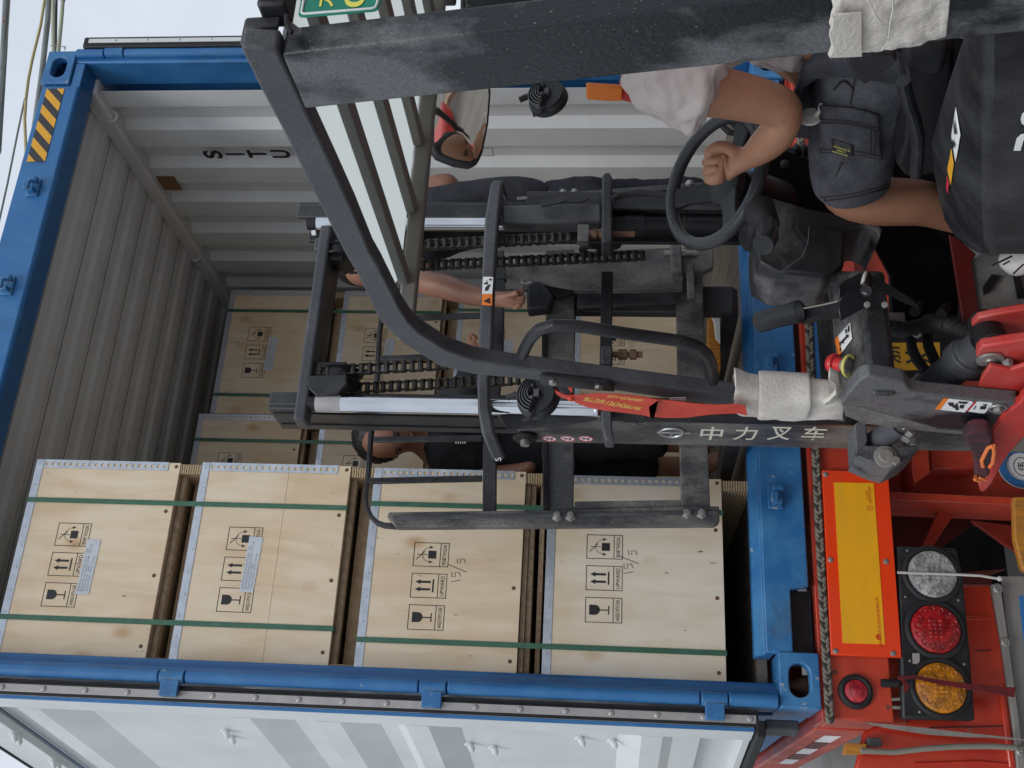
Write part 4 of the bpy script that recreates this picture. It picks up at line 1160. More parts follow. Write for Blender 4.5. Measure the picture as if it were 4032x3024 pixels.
poly('reflector_bracket', M['steel_l'], [(3415, 2905), (3470, 2905), (3472, 2940), (3420, 2935)], 0.0, 0.03, tr)
MB().tube(pl([(3478, 2756), (3545, 2752)], y=-0.03), 0.005, 8).tube(pl([(3478, 2784), (3545, 2786)], y=-0.03), 0.005, 8).build('lamp_cable', M['wires'], tr)

# ================= poles and cables against the sky =================
YS = 1.5
def pole(pts, r, m, label, cat, y=YS, name='pole'):
    o = MB().tube(pl(pts, y=y), r, 12).build(name, M[m], None)
    return tag(o, label, cat)
SGp = None
pole([(28, -60), (16, 180), (4, 380), (-10, 600)], 0.020, 'pipe', 'dark grey pole at the outer edge of the sky, with pink twine tied round it', 'pole')
pole([(44, -60), (34, 90), (20, 230), (6, 400)], 0.0022, 'wires', 'thin brown wire hugging the outermost dark pole', 'wire', y=YS-0.04, name='wire')
pole([(180, -30), (160, 100), (128, 230), (113, 305), (102, 390), (97, 470), (104, 640)], 0.0085, 'bamboo', 'thin yellow bamboo stick bound with twine, leaning between the poles', 'stick', name='bamboo_stick')
mb = MB()
for i in range(7):
    c_ = px(113-2.0*i, 308+14*i, y=YS); mb.torus(c_, (0.1, 0, 1), 0.0095, 0.002, 16, 6)
tag(mb.build('twine', M['bamboo'], None), 'turns of twine binding the yellow bamboo stick', 'twine')
pole([(192, -30), (188, 80), (178, 170), (165, 290), (150, 400), (120, 620), (60, 900)], 0.016, 'pipe', 'long grey pole passing behind the corner of the blue container', 'pole')
pole([(209, -30), (209, 90), (210, 230)], 0.0105, 'pipe2', 'pale pole left of the pair rising above the corner casting', 'pole')
pole([(223, -30), (221, 60), (218, 230)], 0.0075, 'steel_l', 'thin black pole between the two pale poles above the corner casting', 'pole', y=YS+0.05)
pole([(247, 3), (243, 60), (227, 230)], 0.0115, 'pipe2', 'pale green pole with a red tip above the corner casting', 'pole', y=YS-0.03)
tag(MB().tube(pl([(249, -40), (247, 4)], y=YS-0.03), 0.014, 12).build('red_cap', M['ribbon'], None), 'red cap on the tip of the pale green pole', 'cap')
tag(MB().tube(pl([(199, 182), (212, 178), (226, 180), (240, 184), (258, 183), (256, 200), (254, 186), (244, 182)], y=YS-0.06), 0.0022, 6).build('tie_wire', M['wires'], None), 'twisted tie wire round the pale poles', 'wire')
c_ = px(20, 92, y=YS)
tag(MB().torus(c_, (0, 0, 1), 0.021, 0.003, 20, 6).tube([c_+Vector((0.02, -0.01, 0)), c_+Vector((0.035, -0.02, -0.002))], 0.002, 6).build('twine', M['ribbon'], None), 'pink twine tied round the outermost dark pole', 'twine')

pole([(97, 392), (70, 520), (30, 720), (-10, 900)], 0.0055, 'pipe', 'thin grey-green rod running down from the bamboo stick', 'rod', name='thin_rod')
# ================= forklift =================
fk = empty('forklift', (1.03, -1.2, GZ), 'black and red forklift working at the container doorway, its driver at the wheel', 'forklift')
S, SL, SD, SG_, SK = M['steel'], M['steel_l'], M['steel_d'], M['steel_g'], M['steel_k']
def pd(X, Y, d):
    return CAM + (Fv + Rv*((1512-Y)/FPX) - Uv*((X-2016)/FPX))*d
def zz(pts, ox, oy, s):
    return [(ox+a*s, oy+b*s) for a, b in pts]
def polyx(name, m, pts, x, t, parent=fk, bevel=0.002, **k):
    return MB().prism(pl(pts, x=x), (t, 0, 0)).build(name, m, parent, bevel=bevel, **k)
def polyy(name, m, pts, y, t, parent=fk, bevel=0.002, **k):
    return MB().prism(pl(pts, y=y), (0, t, 0)).build(name, m, parent, bevel=bevel, **k)

# ---- overhead guard, left side: front pillar bending into the roof rail ----
XG = 0.482
A = [(945, 187), (1030, 360), (1105, 500), (1200, 690), (1290, 868), (1358, 1000), (1412, 1091), (1488, 1253), (1540, 1312), (1597, 1362), (1733, 1443), (1868, 1476), (2000, 1488), (2144, 1502), (2442, 1542), (2876, 1606), (3330, 1665)]
B = [(1090, 193), (1160, 340), (1225, 475), (1307, 650), (1390, 830), (1460, 1000), (1492, 1055), (1570, 1210), (1608, 1270), (1650, 1312), (1752, 1378), (1860, 1418), (2000, 1443), (2144, 1462), (2442, 1502), (2876, 1558), (3330, 1610)]
gd = MB().strip(pl(A, x=XG), pl(B, x=XG), (0.034, 0, 0)).build('overhead_guard', SL, fk, bevel=0.005, seg=3)
tag(gd, 'grey-black left rail of the overhead guard bending down into the front pillar')
# rear left pillar
o = MB().prism(pl([(1107, 215), (1199, 432), (2600, 284), (4100, 122), (4100, -116), (2600, 50)], x=XG+0.001), (0.045, 0, 0)).build('guard_pillar', SD, fk, bevel=0.005, seg=3)
tag(o, 'scuffed black rear pillar nearest the camera')
# cover plate on the rail's rear end, rear cross member
yr = px(1090, 193, x=XG).y
MB().prism(pl([(958, 112), (1100, 104), (1078, 190), (942, 187)], x=XG+0.044), (0.02, 0, 0)).build('rail_end_plate', S, fk, bevel=0.004)
zt_, zb_ = px(990, 100, y=yr-0.01).z, px(1105, 100, y=yr-0.01).z
box('rear_cross_member', S, fk, XG+0.065, 1.58, yr-0.01, yr+0.035, zb_, zt_, bevel=0.005)
zr = px(1469, 600, x=0.77).z
ZS = 1.041
yf = px(1611, 949, z=1.047).y
zs_b = ZS
MB().box(1.545, 1.585, yr, yf+0.20, ZS-0.01, ZS+0.035).build('guard_rail', S, fk, bevel=0.005)
slx = []
for Xa, Xb in ((1436, 1469), (1569, 1590), (1650, 1668)):
    a, b_ = px(Xa, 600, z=ZS).x, px(Xb, 600, z=ZS).x
    slx.append((a, b_))
w0 = 0.032
x1 = slx[0][0]; x2 = slx[1][0]
st = x2-x1
for i in range(5):
    a = x1+st*i
    if a > 1.52: break
    MB().box(a, a+w0, yr+0.03, yf+0.010, ZS, ZS+0.021).build('roof_bar', M['olive'], fk, bevel=0.003)
# front cross bar of the roof with its end bent down to the pillar
zc0 = px(1692, 700, y=yf+0.036).z
MB().box(XG+0.030, 1.58, yf+0.012, yf+0.036, zc0, ZS+0.018).build('front_cross_bar', M['olive'], fk, bevel=0.006, seg=3)
MB().prism([Vector((XG+0.055, yr+0.04, ZS+0.0215)), Vector((1.55, yr+0.04, ZS+0.0215)), Vector((1.55, yf+0.02, ZS+0.0215)), Vector((XG+0.17, yf+0.02, ZS+0.0215)), Vector((XG+0.06, yf-0.10, ZS+0.0215))], (0, 0, 0.003)).build('rain_cover', M['milky'], fk, smooth=False)
# rear right curve of the guard and right pillars
MB().tube([Vector((1.56, yr, 1.09)), Vector((1.56, yr-0.10, 1.0)), Vector((1.56, yr-0.16, 0.6)), Vector((1.56, yr-0.22, 0.0))], 0.025, 10).build('guard_pillar', S, fk)
MB().tube([Vector((1.565, yf+0.18, 1.09)), Vector((1.565, -1.32, 1.02)), Vector((1.565, -1.22, 0.85)), Vector((1.565, -1.10, 0.2))], 0.024, 10).build('guard_pillar', S, fk)
# dark bracket plate and cable tie at the rear corner
MB().tube(pl([(1128, 60), (1131, 95), (1140, 122), (1150, 128)], y=yr-0.012), 0.0035, 8).build('cable', M['rubber'], fk)
MB().prism(pl([(1132, 78), (1160, 95), (1190, 118), (1186, 126), (1150, 128)], y=yr-0.006), (0, 0.003, 0)).build('cable_tie', SL, fk, bevel=0)
# orange beacon on top of the rear corner
c_ = Vector((0.640, yr+0.01, zt_))
bc = MB().lathe(px(1046, -78, y=yr-0.02), (0, -1, 0), [(0, 0.022), (0.012, 0.022)], 24).build('reversing_lamp', M['orange'], fk)
# green works licence plate hanging under the rear member
YG = yr-0.02
pg_ = MB().prism(pl([(1181, 66), (1200, 67), (1470, 44), (1487, 38), (1508, -10), (1550, -160), (1215, -160), (1176, 40), (1174, 58)], y=YG), (0, 0.002, 0)).build('sign_plate', M['green'], fk, bevel=0.001)
mb = MB(); q = [(1190, 52), (1466, 31), (1478, 26), (1525, -160)]; q2 = [(1188, 40), (1182, 55)]
mb.tube(pl([(1225, -160), (1189, 38), (1187, 47), (1192, 53), (1200, 54), (1465, 33), (1478, 27), (1484, 16), (1530, -160)], y=YG-0.001), 0.0016, 6)
mb.build('plate_border', M['white'], pg_)
mb = MB()
for ch, X, w in (('大', 1277, 0.030), ('0', 1397, 0.030)):
    c_ = px(X, -8, y=YG-0.0012)
    text_fit(mb, ch, c_, (1, 0, 0), (0, 0, 1), w=0.030, h=0.026, bold=0.018)
    text_fit(mb, {'大': '连', '0': '18'}[ch], c_+Vector((0.04, 0, 0)), (1, 0, 0), (0, 0, 1), w=0.030, h=0.026, bold=0.018)
mb.build('plate_lettering', M['sign_yellow'], pg_, smooth=False)
# side mirror
YM = -1.22
mo = [(1712, 270), (1925, 255), (1935, 362), (1926, 482), (1903, 597), (1885, 637), (1853, 652), (1793, 643), (1722, 615), (1702, 590), (1697, 560), (1699, 470)]
MN = Vector((-0.30, -1.62, -0.62)).normalized()
mc = px(1815, 455, y=YM)
def onm(X, Y):
    d_ = Fv + Rv*((1512-Y)/FPX) - Uv*((X-2016)/FPX)
    return CAM+d_*((mc-CAM).dot(MN)/d_.dot(MN))
mp_ = [onm(*q) for q in mo]
mm_ = MB().prism(mp_, -MN*0.03).build('rear_view_mirror', M['rubber'], fk, bevel=0.008, seg=3)
ctr = sum(mp_, Vector())/len(mo)
mb = MB(); rings = []
for k in range(8):
    f = (1-k/8)*0.90
    rings.append([ctr+(p-ctr)*f+MN*(0.002+0.006*(1-f*f)) for p in mp_])
mb.loft(rings)
mb.build('mirror_glass', M['mirror'], mm_)
MB().tube([ctr+Vector((0.02, 0.03, 0)), Vector((1.40, -1.22, 1.0)), Vector((1.56, -1.30, 1.0))], 0.008, 8).build('mirror_arm', M['rubber'], fk)
# work lamps with ribbed heat sinks
def work_lamp(X, Y, d, r, tilt, label):
    c = pd(X, Y, d)
    ax = Vector((0.10, -1, 0.35)).normalized()
    o = MB().lathe(c, ax, [(-0.030, r*0.97), (-0.026, r*1.02), (-0.012, r), (-0.008, r*0.92), (0.0, r*0.9)], 32).build('work_lamp', M['plastic'], fk)
    tag(o, label)
    # fins: arcs on the back, facing the camera
    sx = ax.cross(Vector((0, 0, 1))).normalized(); sz = sx.cross(ax)
    mb = MB()
    for k in range(5):
        rr = r*(0.40+0.14*k)
        A_ = [c+sx*(rr*math.cos(q))+sz*(rr*math.sin(q)-r*0.18) for q in [R(20+14*i) for i in range(11)]]
        h = 0.022-0.0016*k
        mb.strip([p for p in A_], [p+ax*h for p in A_], (sx*0.0016+sz*0.0026))
    mb.obox(c+ax*0.006-sz*r*0.12, sx*r*0.20, sz*r*0.13, ax*0.006)
    for sg in (-1, 1): mb.cyl(c+sx*r*0.30*sg, c+sx*r*0.30*sg+ax*0.024, 0.003, 8)
    mb.build('heat_sink', M['fins'], o)
    mb = MB()
    mb.tube([c+sx*r*0.8+ax*0.0, c+sx*r*1.15+sz*0.01, c+sx*r*1.2+sz*0.03], 0.005, 8).tube([c-sx*r*0.2+sz*r*0.95, c-sx*r*0.1+sz*r*1.4], 0.008, 8)
    mb.build('bracket', M['plastic'], o)
    return o
work_lamp(2108, 1556, 2.60, 0.052, 0, 'round work lamp with ribbed back on the left front pillar')
work_lamp(2148, 372, 2.72, 0.050, 0, 'round work lamp with ribbed back below the mirror')
tag(MB().prism(pl([(2306, 322), (2452, 330), (2452, 346), (2390, 346), (2312, 340)], y=-1.30), (0, 0.05, 0)).build('indicator_lamp', M['orange'], fk, bevel=0.004), 'orange indicator behind the driver')
polyy('red_cover', M['red_f'], [(2440, 310), (2480, 318), (2500, 365), (2440, 350)], -1.28, 0.04)

# ---- mast ----
XL = 0.668
YN, YF = px(2600, 1650, x=XL).y, px(2600, 1752, x=XL).y
rodL = px(1500, 1594, y=-0.60); rodR = px(1800, 880, y=-0.52)
XCM = 1.034
def mir(x): return 2*XCM-x
ztop_o = px(2030, 1660, x=XL).z
for sgn, nm in ((1, 'left'), (-1, 'right')):
    def bxm(mb, x0, x1, *a):
        if sgn < 0: x0, x1 = mir(x1), mir(x0)
        return mb.box(x0, x1, *a)
    mb = MB()
    bxm(mb, XL, XL+0.014, YN, YF, -0.80, ztop_o)
    bxm(mb, XL+0.014, XL+0.062, YN, YN+0.016, -0.80, ztop_o)
    bxm(mb, XL+0.014, XL+0.055, YF-0.016, YF, -0.80, ztop_o)
    om = mb.build('outer_mast_rail', SG_ if sgn > 0 else S, fk, bevel=0.004)
    tag(om, nm+' outer mast rail')
    # inner mast channel
    zi = px(1112, 1690, x=XL+0.02).z
    mb = MB()
    bxm(mb, XL+0.020, XL+0.034, YN+0.030, YF-0.012, -0.30, zi)
    bxm(mb, XL+0.034, XL+0.075, YN+0.030, YN+0.046, -0.30, zi)
    bxm(mb, XL+0.034, XL+0.075, YF-0.028, YF-0.012, -0.30, zi)
    im = mb.build('inner_mast_rail', S, fk, bevel=0.004)
    tag(im, nm+' inner mast rail')
    mb = MB(); bxm(mb, XL+0.016, XL+0.020, YN+0.055, YN+0.066, 0.9, zi-0.01); bxm(mb, XL+0.016, XL+0.020, YF-0.060, YF-0.050, 0.9, zi-0.01)
    mb.build('rail_ridge', SK, im, bevel=0.001)
    # lift cylinder: chromed rod over a black barrel
    rx = rodL.x if sgn > 0 else rodR.x
    ry = -0.60 if sgn > 0 else -0.52
    zrt = px(1250, 1594, y=-0.60).z if sgn > 0 else px(1250, 880, y=-0.52).z
    zrb = px(2365, 1594, y=-0.60).z
    cy = MB().cyl((rx, ry, -0.7), (rx, ry, zrb), 0.033, 28).build('lift_cylinder', SK, fk, bevel=0.002)
    MB().cyl((rx, ry, zrb), (rx, ry, zrt), 0.0235, 32).build('rod', M['chrome'], cy)
    MB().cyl((rx, ry, zrb-0.12), (rx, ry, zrb-0.06), 0.036, 28).cyl((rx, ry, zrb-0.24), (rx, ry, zrb-0.235), 0.035, 28).build('collar', M['plastic'], cy, bevel=0.001)
    MB().cyl((rx, ry, zrt), (rx, ry, zrt+0.030), 0.022, 24).build('rod_end', SK, cy)
polyy('cylinder_guard', SL, [(1975, 806), (2368, 798), (2370, 872), (1975, 880)], -0.60, 0.05, bevel=0.008)
mw = MB().lathe(Vector((rodL.x, -0.60, px(1246, 1594, y=-0.60).z)), (0, 0, -1), [(0, 0.0242), (0.07, 0.0242)], 28).build('rod_sleeve', M['alu'], fk)
# top cross member of the inner mast
za, zb2 = px(1160, 1600, y=-0.62).z, px(1209, 1600, y=-0.62).z
xa, xb = px(1160, 1655, y=-0.62).x, px(1255, 885, y=-0.62).x
tc_ = MB().box(xa, xb, -0.622, -0.560, zb2, za).build('mast_cross_member', SL, fk, bevel=0.008, seg=3)
tag(tc_, 'top cross member of the mast')
MB().box(xa+0.085, xb-0.05, -0.56, -0.47, zb2+0.004, za-0.012).build('cross_member_web', SK, fk, bevel=0.004)
MB().box(xb-0.05, xb-0.005, -0.56, -0.44, zb2+0.012, za+0.030).build('rail_head', SL, fk, bevel=0.006)
MB().cyl(px(1228, 918, y=-0.60), px(1244, 916, y=-0.60), 0.008, 14).build('grease_cap', M['white'], fk)
# pulley brackets and pulleys
for X, Y, sg in ((1255, 1500, 1), (1330, 1020, -1)):
    c_ = px(1330, Y-10, y=-0.56)
    mb = MB().box(c_.x-0.035, c_.x+0.035, -0.60, -0.585, c_.z-0.030, za-0.02)
    mb.build('pulley_bracket', SK, fk, bevel=0.004)
    pu = MB().lathe(c_+Vector((-0.018, 0, -0.01)), (1, 0, 0), [(0, 0.060), (0.003, 0.062), (0.006, 0.052), (0.030, 0.052), (0.033, 0.062), (0.036, 0.060)], 32).build('chain_pulley', SK, fk)
mb = MB().prism(pl([(1205, 1488), (1210, 1478), (1365, 1472), (1366, 1510), (1330, 1552), (1245, 1560), (1215, 1530)], y=-0.625), (0, 0.05, 0)).build('pulley_bracket', S, fk, bevel=0.005)

# chains: leaf chain with side plates, rollers and pins
def chain(pts, w=0.026, pitch=0.0225):
    P_ = resample(pts, pitch)
    mb = MB()
    if len(P_) % 2: P_ = P_[:-1]
    for i, p in enumerate(P_):
        t = (P_[min(i+1, len(P_)-1)]-P_[max(i-1, 0)]).normalized()
        sx = Vector((1, 0, 0)); sx = (sx-t*sx.dot(t)).normalized()
        mb.cyl(p-sx*w*0.40, p+sx*w*0.40, 0.0075, 12)
        mb.cyl(p-sx*(w*0.5+0.004), p+sx*(w*0.5+0.004), 0.0036, 8)
        if i < len(P_)-1:
            q = P_[i+1]; n_ = sx.cross(t)
            off = w*0.5+(0.0012 if i % 2 else -0.0014)
            for sg in (-1, 1):
                a, b_ = p+sx*sg*off, q+sx*sg*off
                pts_ = []
                for k in range(7):
                    an = -math.pi/2+math.pi*k/6
                    pts_.append(b_+t*0.0094*math.cos(an)+n_*0.0100*math.sin(an))
                pts_.append((a+b_)/2+n_*0.0066)
                for k in range(7):
                    an = math.pi/2+math.pi*k/6
                    pts_.append(a+t*0.0094*math.cos(an)+n_*0.0100*math.sin(an))
                pts_.append((a+b_)/2-n_*0.0066)
                mb.prism([v-sx*0.0011 for v in pts_], sx*0.0022)
    return mb
top = za-0.05
def chp(X0, Y0, X1, Y1, y, nm):
    return chain([px(X0, Y0, y=y), px(X1, Y1, y=y)]).build('lift_chain', M['chain'], fk)
chp(1258, 1463, 1790, 1432, -0.60, '')
chp(1385, 1530, 2040, 1495, -0.46, '')
chp(1300, 985, 2270, 935, -0.60, '')
chp(1300, 1062, 2560, 1005, -0.40, '')
pa = [px(1258, 1463, y=-0.60), px(1236, 1466, y=-0.585), px(1232, 1480, y=-0.56), px(1240, 1505, y=-0.50)]
chain(pa).build('lift_chain', M['chain'], fk)
# chain anchors
def anchor(X0, X1, Y, y, m='rust'):
    a, b_ = px(X0, Y, y=y), px(X1, Y, y=y)
    mb = MB().cyl(a, b_, 0.009, 14)
    d_ = (b_-a).normalized()
    mb.cyl(a+d_*0.02, a+d_*0.045, 0.015, 6).cyl(a+d_*0.052, a+d_*0.070, 0.015, 6)
    mb.build('chain_anchor', M[m], fk, bevel=0.001)
anchor(2290, 2500, 922, -0.60)
anchor(2405, 2530, 1396, -0.62)
box('anchor_block', SG_, fk, px(2290, 940, y=-0.6).x-0.015, px(2290, 905, y=-0.6).x+0.01, -0.615, -0.585, px(2320, 922, y=-0.6).z, px(2275, 922, y=-0.6).z)
# middle tie plates of the outer mast
mb = MB().prism(pl([(2371, 690), (2380, 678), (2400, 676), (2412, 700), (2412, 950), (2368, 952)], y=-0.64), (0, 0.09, 0)); o = mb.build('tie_plate', S, fk, bevel=0.006)
mb = MB().prism(pl([(2366, 1360), (2412, 1358), (2412, 1430), (2366, 1430)], y=-0.66), (0, 0.04, 0)); mb.build('tie_plate', S, fk, bevel=0.005)
mb = MB().prism(pl([(2366, 1614), (2408, 1616), (2412, 1695), (2420, 1733), (2384, 1733), (2372, 1690)], y=-0.66), (0, 0.06, 0)); mb.build('tie_plate', SL, fk, bevel=0.005)
MB().box(px(2390, 1360, y=-0.58).x, px(2390, 960, y=-0.58).x, -0.42, -0.38, px(2412, 1200, y=-0.4).z, px(2366, 1200, y=-0.4).z).build('tie_bar', SK, fk, bevel=0.003)
# pipe beside the right rail
mb = MB().tube(pl([(2412, 785), (2440, 768), (2520, 758), (2600, 765), (2680, 780), (2800, 800)], y=-0.66), 0.010, 10); mb.build('hydraulic_hose', M['rubber'], fk)
polyy('rail_edge', SL, [(2035, 774), (2400, 744), (2990, 700), (2990, 720), (2400, 766), (2035, 796)], -0.45, 0.02)
polyy('rail_edge', M['grey_d'], [(2035, 776), (2128, 768), (2128, 778), (2035, 787)], -0.456, 0.005, bevel=0.001)
MB().sphere(px(2217, 758, y=-0.45), 0.012, n=10).sphere(px(2262, 756, y=-0.45), 0.012, n=10).sphere(px(2715, 725, y=-0.45), 0.014, n=10).build('bolt', M['bolt'], fk)
# worn tape hanging on the rail
mb = MB(); A_, B_ = [], []
for i in range(9):
    X = 2130+24*i
    A_.append(px(X, 790-4*i+random.uniform(-9, 4), y=-0.63)); B_.append(px(X, 806-3*i+random.uniform(-4, 8), y=-0.64))
mb.strip(A_, B_, (0, 0.006, 0)).build('torn_tape', M['rubber'], fk)
# mast bracket plate with holes, roller, bolts on the left
lp_ = MB().prism(pl([(1955, 1600), (2225, 1602), (2350, 1612), (2350, 1650), (2240, 1668), (2000, 1690), (1962, 1640)], y=YN-0.016), (0, 0.012, 0)).build('mast_plate', S, fk, bevel=0.003)
mb = MB()
for X, Y in ((1988, 1626), (2070, 1625)): mb.lathe(px(X, Y, y=YN-0.017), (0, -1, 0), [(0, 0.009), (0.0012, 0.009)], 18)
mb.build('hole', SK, lp_)
c_ = px(2068, 1718, x=XL-0.004)
ro2 = MB().lathe(c_, (-1, 0, 0), [(0, 0.036), (0.006, 0.036), (0.012, 0.030), (0.014, 0.012)], 28).build('mast_roller', SK, fk)
MB().lathe(c_+Vector((-0.012, 0, 0)), (-1, 0, 0), [(0, 0.014), (0.016, 0.013)], 12).build('roller_pin', M['bolt'], ro2)
for X, Y in ((2500, 1656), (2545, 1654)):
    c_ = px(X, Y, y=YN-0.004)
    MB().lathe(c_, (0, -1, 0), [(0, 0.015), (0.003, 0.015), (0.0032, 0.010), (0.012, 0.010)], 6).build('bolt', M['bolt'], fk, bevel=0.001)
MB().tube(pl([(2352, 1598), (2352, 1640)], y=YN-0.05), 0.008, 8).build('grease_nipple', M['chrome'], fk)
# stickers, emblem and lettering on the rail's outer side face
YD = (0, -1, 0); ZD = (0, 0, 1)
mb, mb2, mb3 = MB(), MB(), MB()
for X in (2164, 2236, 2307):
    c_ = px(X, 1727, x=XL-0.0012)
    mb.lathe(c_, (-1, 0, 0), [(0, 0.0215), (0.0006, 0.0215)], 28)
    mb2.torus(c_+Vector((-0.001, 0, 0)), (1, 0, 0), 0.0195, 0.0014, 28, 4)
    mb2.obox(c_+Vector((-0.001, 0, 0)), (0.0003, 0, 0), Vector((0, 1, 1)).normalized()*0.019, Vector((0, 1, -1)).normalized()*0.0012)
    mb3.sphere(c_+Vector((-0.0012, -0.004, 0.008)), 0.0006, 0.004, 0.004, n=8)
    mb3.obox(c_+Vector((-0.0008, 0, -0.002)), (0.0003, 0, 0), (0, 0.0025, 0.001), (0, 0.002, -0.008))
    mb3.obox(c_+Vector((-0.0008, 0.006, -0.006)), (0.0003, 0, 0), (0, 0.007, 0.001), (0, 0, 0.0015))
w_ = mb.build('warning_sticker', M['white'], fk)
mb2.build('prohibition_ring', M['decalred'], w_); mb3.build('figure', M['ink'], w_)
# emblem: ring with a bar and a stem
c_ = px(2645, 1703, x=XL-0.003)
mb = MB().torus(c_, (1, 0, 0), 0.032, 0.0048, 36, 8)
up_ = Vector((0, 0, 1)); ri = Vector((0, 1, 0))
# the emblem and the characters are set sideways, reading down the rail
mb.obox(c_+up_*-0.006, (0.003, 0, 0), ri*0.0045, up_*0.046)
mb.obox(c_+ri*0.014, (0.003, 0, 0), ri*0.018, up_*0.0035)
mb.build('emblem', M['silver'], fk, bevel=0.001)
mb = MB()
for ch, X in zip('中力叉车', (2802, 2936, 3072, 3206)):
    c_ = px(X, 1707, x=XL-0.0012)
    # rotated a quarter turn: the character's top points up the photograph, i.e. to the rear of the truck
    text_fit(mb, ch, c_, (0, 0, -1), (0, -1, 0), w=0.062, h=0.100, bold=0.012)
mb.build('rail_lettering', M['cream'], fk, smooth=False)

# outer mast top member: bowed bar in front of the rails
A_ = [(1933, 716, -.60), (1911, 840, -.64), (1903, 948, -.66), (1896, 1100, -.67), (1884, 1326, -.68), (1878, 1507, -.68), (1881, 1620, -.67), (1897, 1710, -.65), (1920, 1765, -.63), (1944, 1816, -.61)]
B_ = [(1976, 716, -.60), (1963, 830, -.64), (1957, 930, -.66), (1946, 1100, -.67), (1937, 1350, -.68), (1924, 1490, -.68), (1927, 1600, -.67), (1945, 1697, -.65), (1965, 1748, -.63), (1986, 1797, -.61)]
o = MB().strip([px(a, b, y=y) for a, b, y in A_], [px(a, b, y=y) for a, b, y in B_], (0.012, 0.045, 0)).build('mast_cross_member', SL, fk, bevel=0.007, seg=3)
tag(o, 'bowed cross member round the mast')
# its rounded right end curves away
A_ = [(1933, 716, -.60), (1940, 708, -.58), (1960, 706, -.56)]
mb = MB().strip([px(1934, 718, y=-.60), px(1945, 709, y=-.56), px(1975, 740, y=-.50), px(1998, 800, y=-.46)], [px(1974, 718, y=-.60), px(1980, 712, y=-.56), px(1992, 750, y=-.50), px(2012, 803, y=-.46)], (-0.01, 0.02, 0)).build('member_end', S, o, bevel=0.003)
# sticker on it: hand-crush warning
def sticker(q, y, parent, white='white'):
    return MB().prism(pl(q, y=y), (0, 0.001, 0)).build('sticker', M[white], parent, bevel=0)
s1 = sticker([(1901, 1100), (1903, 1090), (1938, 1090), (1942, 1093), (1938, 1157), (1898, 1157)], -0.6755, o)
s2 = sticker([(1898, 1158), (1938, 1158), (1937, 1202), (1934, 1203), (1897, 1201)], -0.6758, o, 'orange')
mb = MB()
for q in ([(1908, 1145), (1912, 1130), (1926, 1120), (1933, 1121), (1926, 1130), (1922, 1143)], [(1906, 1113), (1916, 1111), (1916, 1118), (1906, 1120)], [(1926, 1097), (1936, 1097), (1936, 1104), (1926, 1104)], [(1915, 1105), (1918, 1104), (1921, 1120), (1917, 1122)]):
    mb.prism(pl(q, y=-0.6768), (0, 0.0005, 0))
for q in ([(1903, 1185), (1928, 1172), (1930, 1196)],):
    mb.prism(pl(q, y=-0.6772), (0, 0.0005, 0))
mb.build('pictogram', M['ink'], s1, smooth=False)
text_fit(MB(), 'S', px(1962, 1808, y=-0.612), (1, 0, 0), (0, 0, 1), w=0.01, h=0.016).build('end_mark', M['white'], o, smooth=False)

# ---- carriage, load backrest and forks ----
YC = -0.16
up_b = [(2148, 985), (2262, 980), (2262, 1400), (2258, 2008), (2155, 2008), (2150, 1500)]
cg = polyy('fork_carriage', SG_, up_b, YC, 0.030, bevel=0.003)
polyy('carriage_bar', SG_, [(2660, 975), (2764, 975), (2775, 1400), (2797, 2010), (2684, 2010), (2668, 1500)], YC, 0.030, bevel=0.003)
polyy('carriage_lip', SK, [(2133, 1290), (2152, 1290), (2160, 2004), (2136, 1996), (2138, 1800), (2134, 1790)], YC-0.012, 0.04)
polyy('side_plate', SG_, [(1530, 2016), (2195, 2006), (2640, 1992), (2832, 1992), (2834, 2052), (2815, 2066), (1560, 2076), (1522, 2034)], YC-0.008, 0.036, bevel=0.004)
polyy('side_rib', SL, [(1545, 2030), (2830, 2010), (2831, 2024), (1548, 2046)], YC-0.014, 0.006, bevel=0.002)
polyy('window_plate', SG_, [(2262, 1974), (2680, 1968), (2684, 1996), (2262, 2002)], YC+0.001, 0.02)
for X, Y in ((2194, 2034), (2247, 2034), (2706, 2024), (2763, 2024)):
    c_ = px(X, Y, y=YC-0.010)
    MB().lathe(c_, (0, -1, 0), [(0, 0.017), (0.003, 0.017), (0.0032, 0.0115), (0.014, 0.0112), (0.015, 0.008)], 6).build('bolt', M['bolt'], fk, bevel=0.001)
# inner side plates of the carriage by the right rail
polyy('carriage_plate', SG_, [(2018, 1075), (2070, 1008), (2400, 985), (2693, 972), (2690, 1135), (2500, 1140), (2272, 1142), (2060, 1110)], YC-0.055, 0.03, bevel=0.004)
polyy('carriage_plate', S, [(2272, 1143), (2660, 1128), (2660, 1192), (2272, 1210)], YC-0.03, 0.02, bevel=0.003)
polyy('carriage_block', SG_, [(2640, 952), (2682, 950), (2686, 1066), (2645, 1068)], YC-0.09, 0.04, bevel=0.004)
polyy('carriage_block', SG_, [(2704, 1040), (2732, 1040), (2738, 1172), (2708, 1172)], YC-0.075, 0.03, bevel=0.004)
polyy('carriage_block', SG_, [(2690, 972), (2808, 966), (2810, 1050), (2765, 1072), (2690, 1072)], YC-0.05, 0.03, bevel=0.004)
anchor(2615, 2745, 997, YC-0.06, 'bolt')
MB().torus(px(2400, 955, y=YC-0.12), (1, 0, 0), 0.03, 0.012, 28, 10).torus(px(2330, 985, y=YC-0.12), (1, 0, 0), 0.03, 0.012, 28, 10).build('guide_roller', SK, fk)
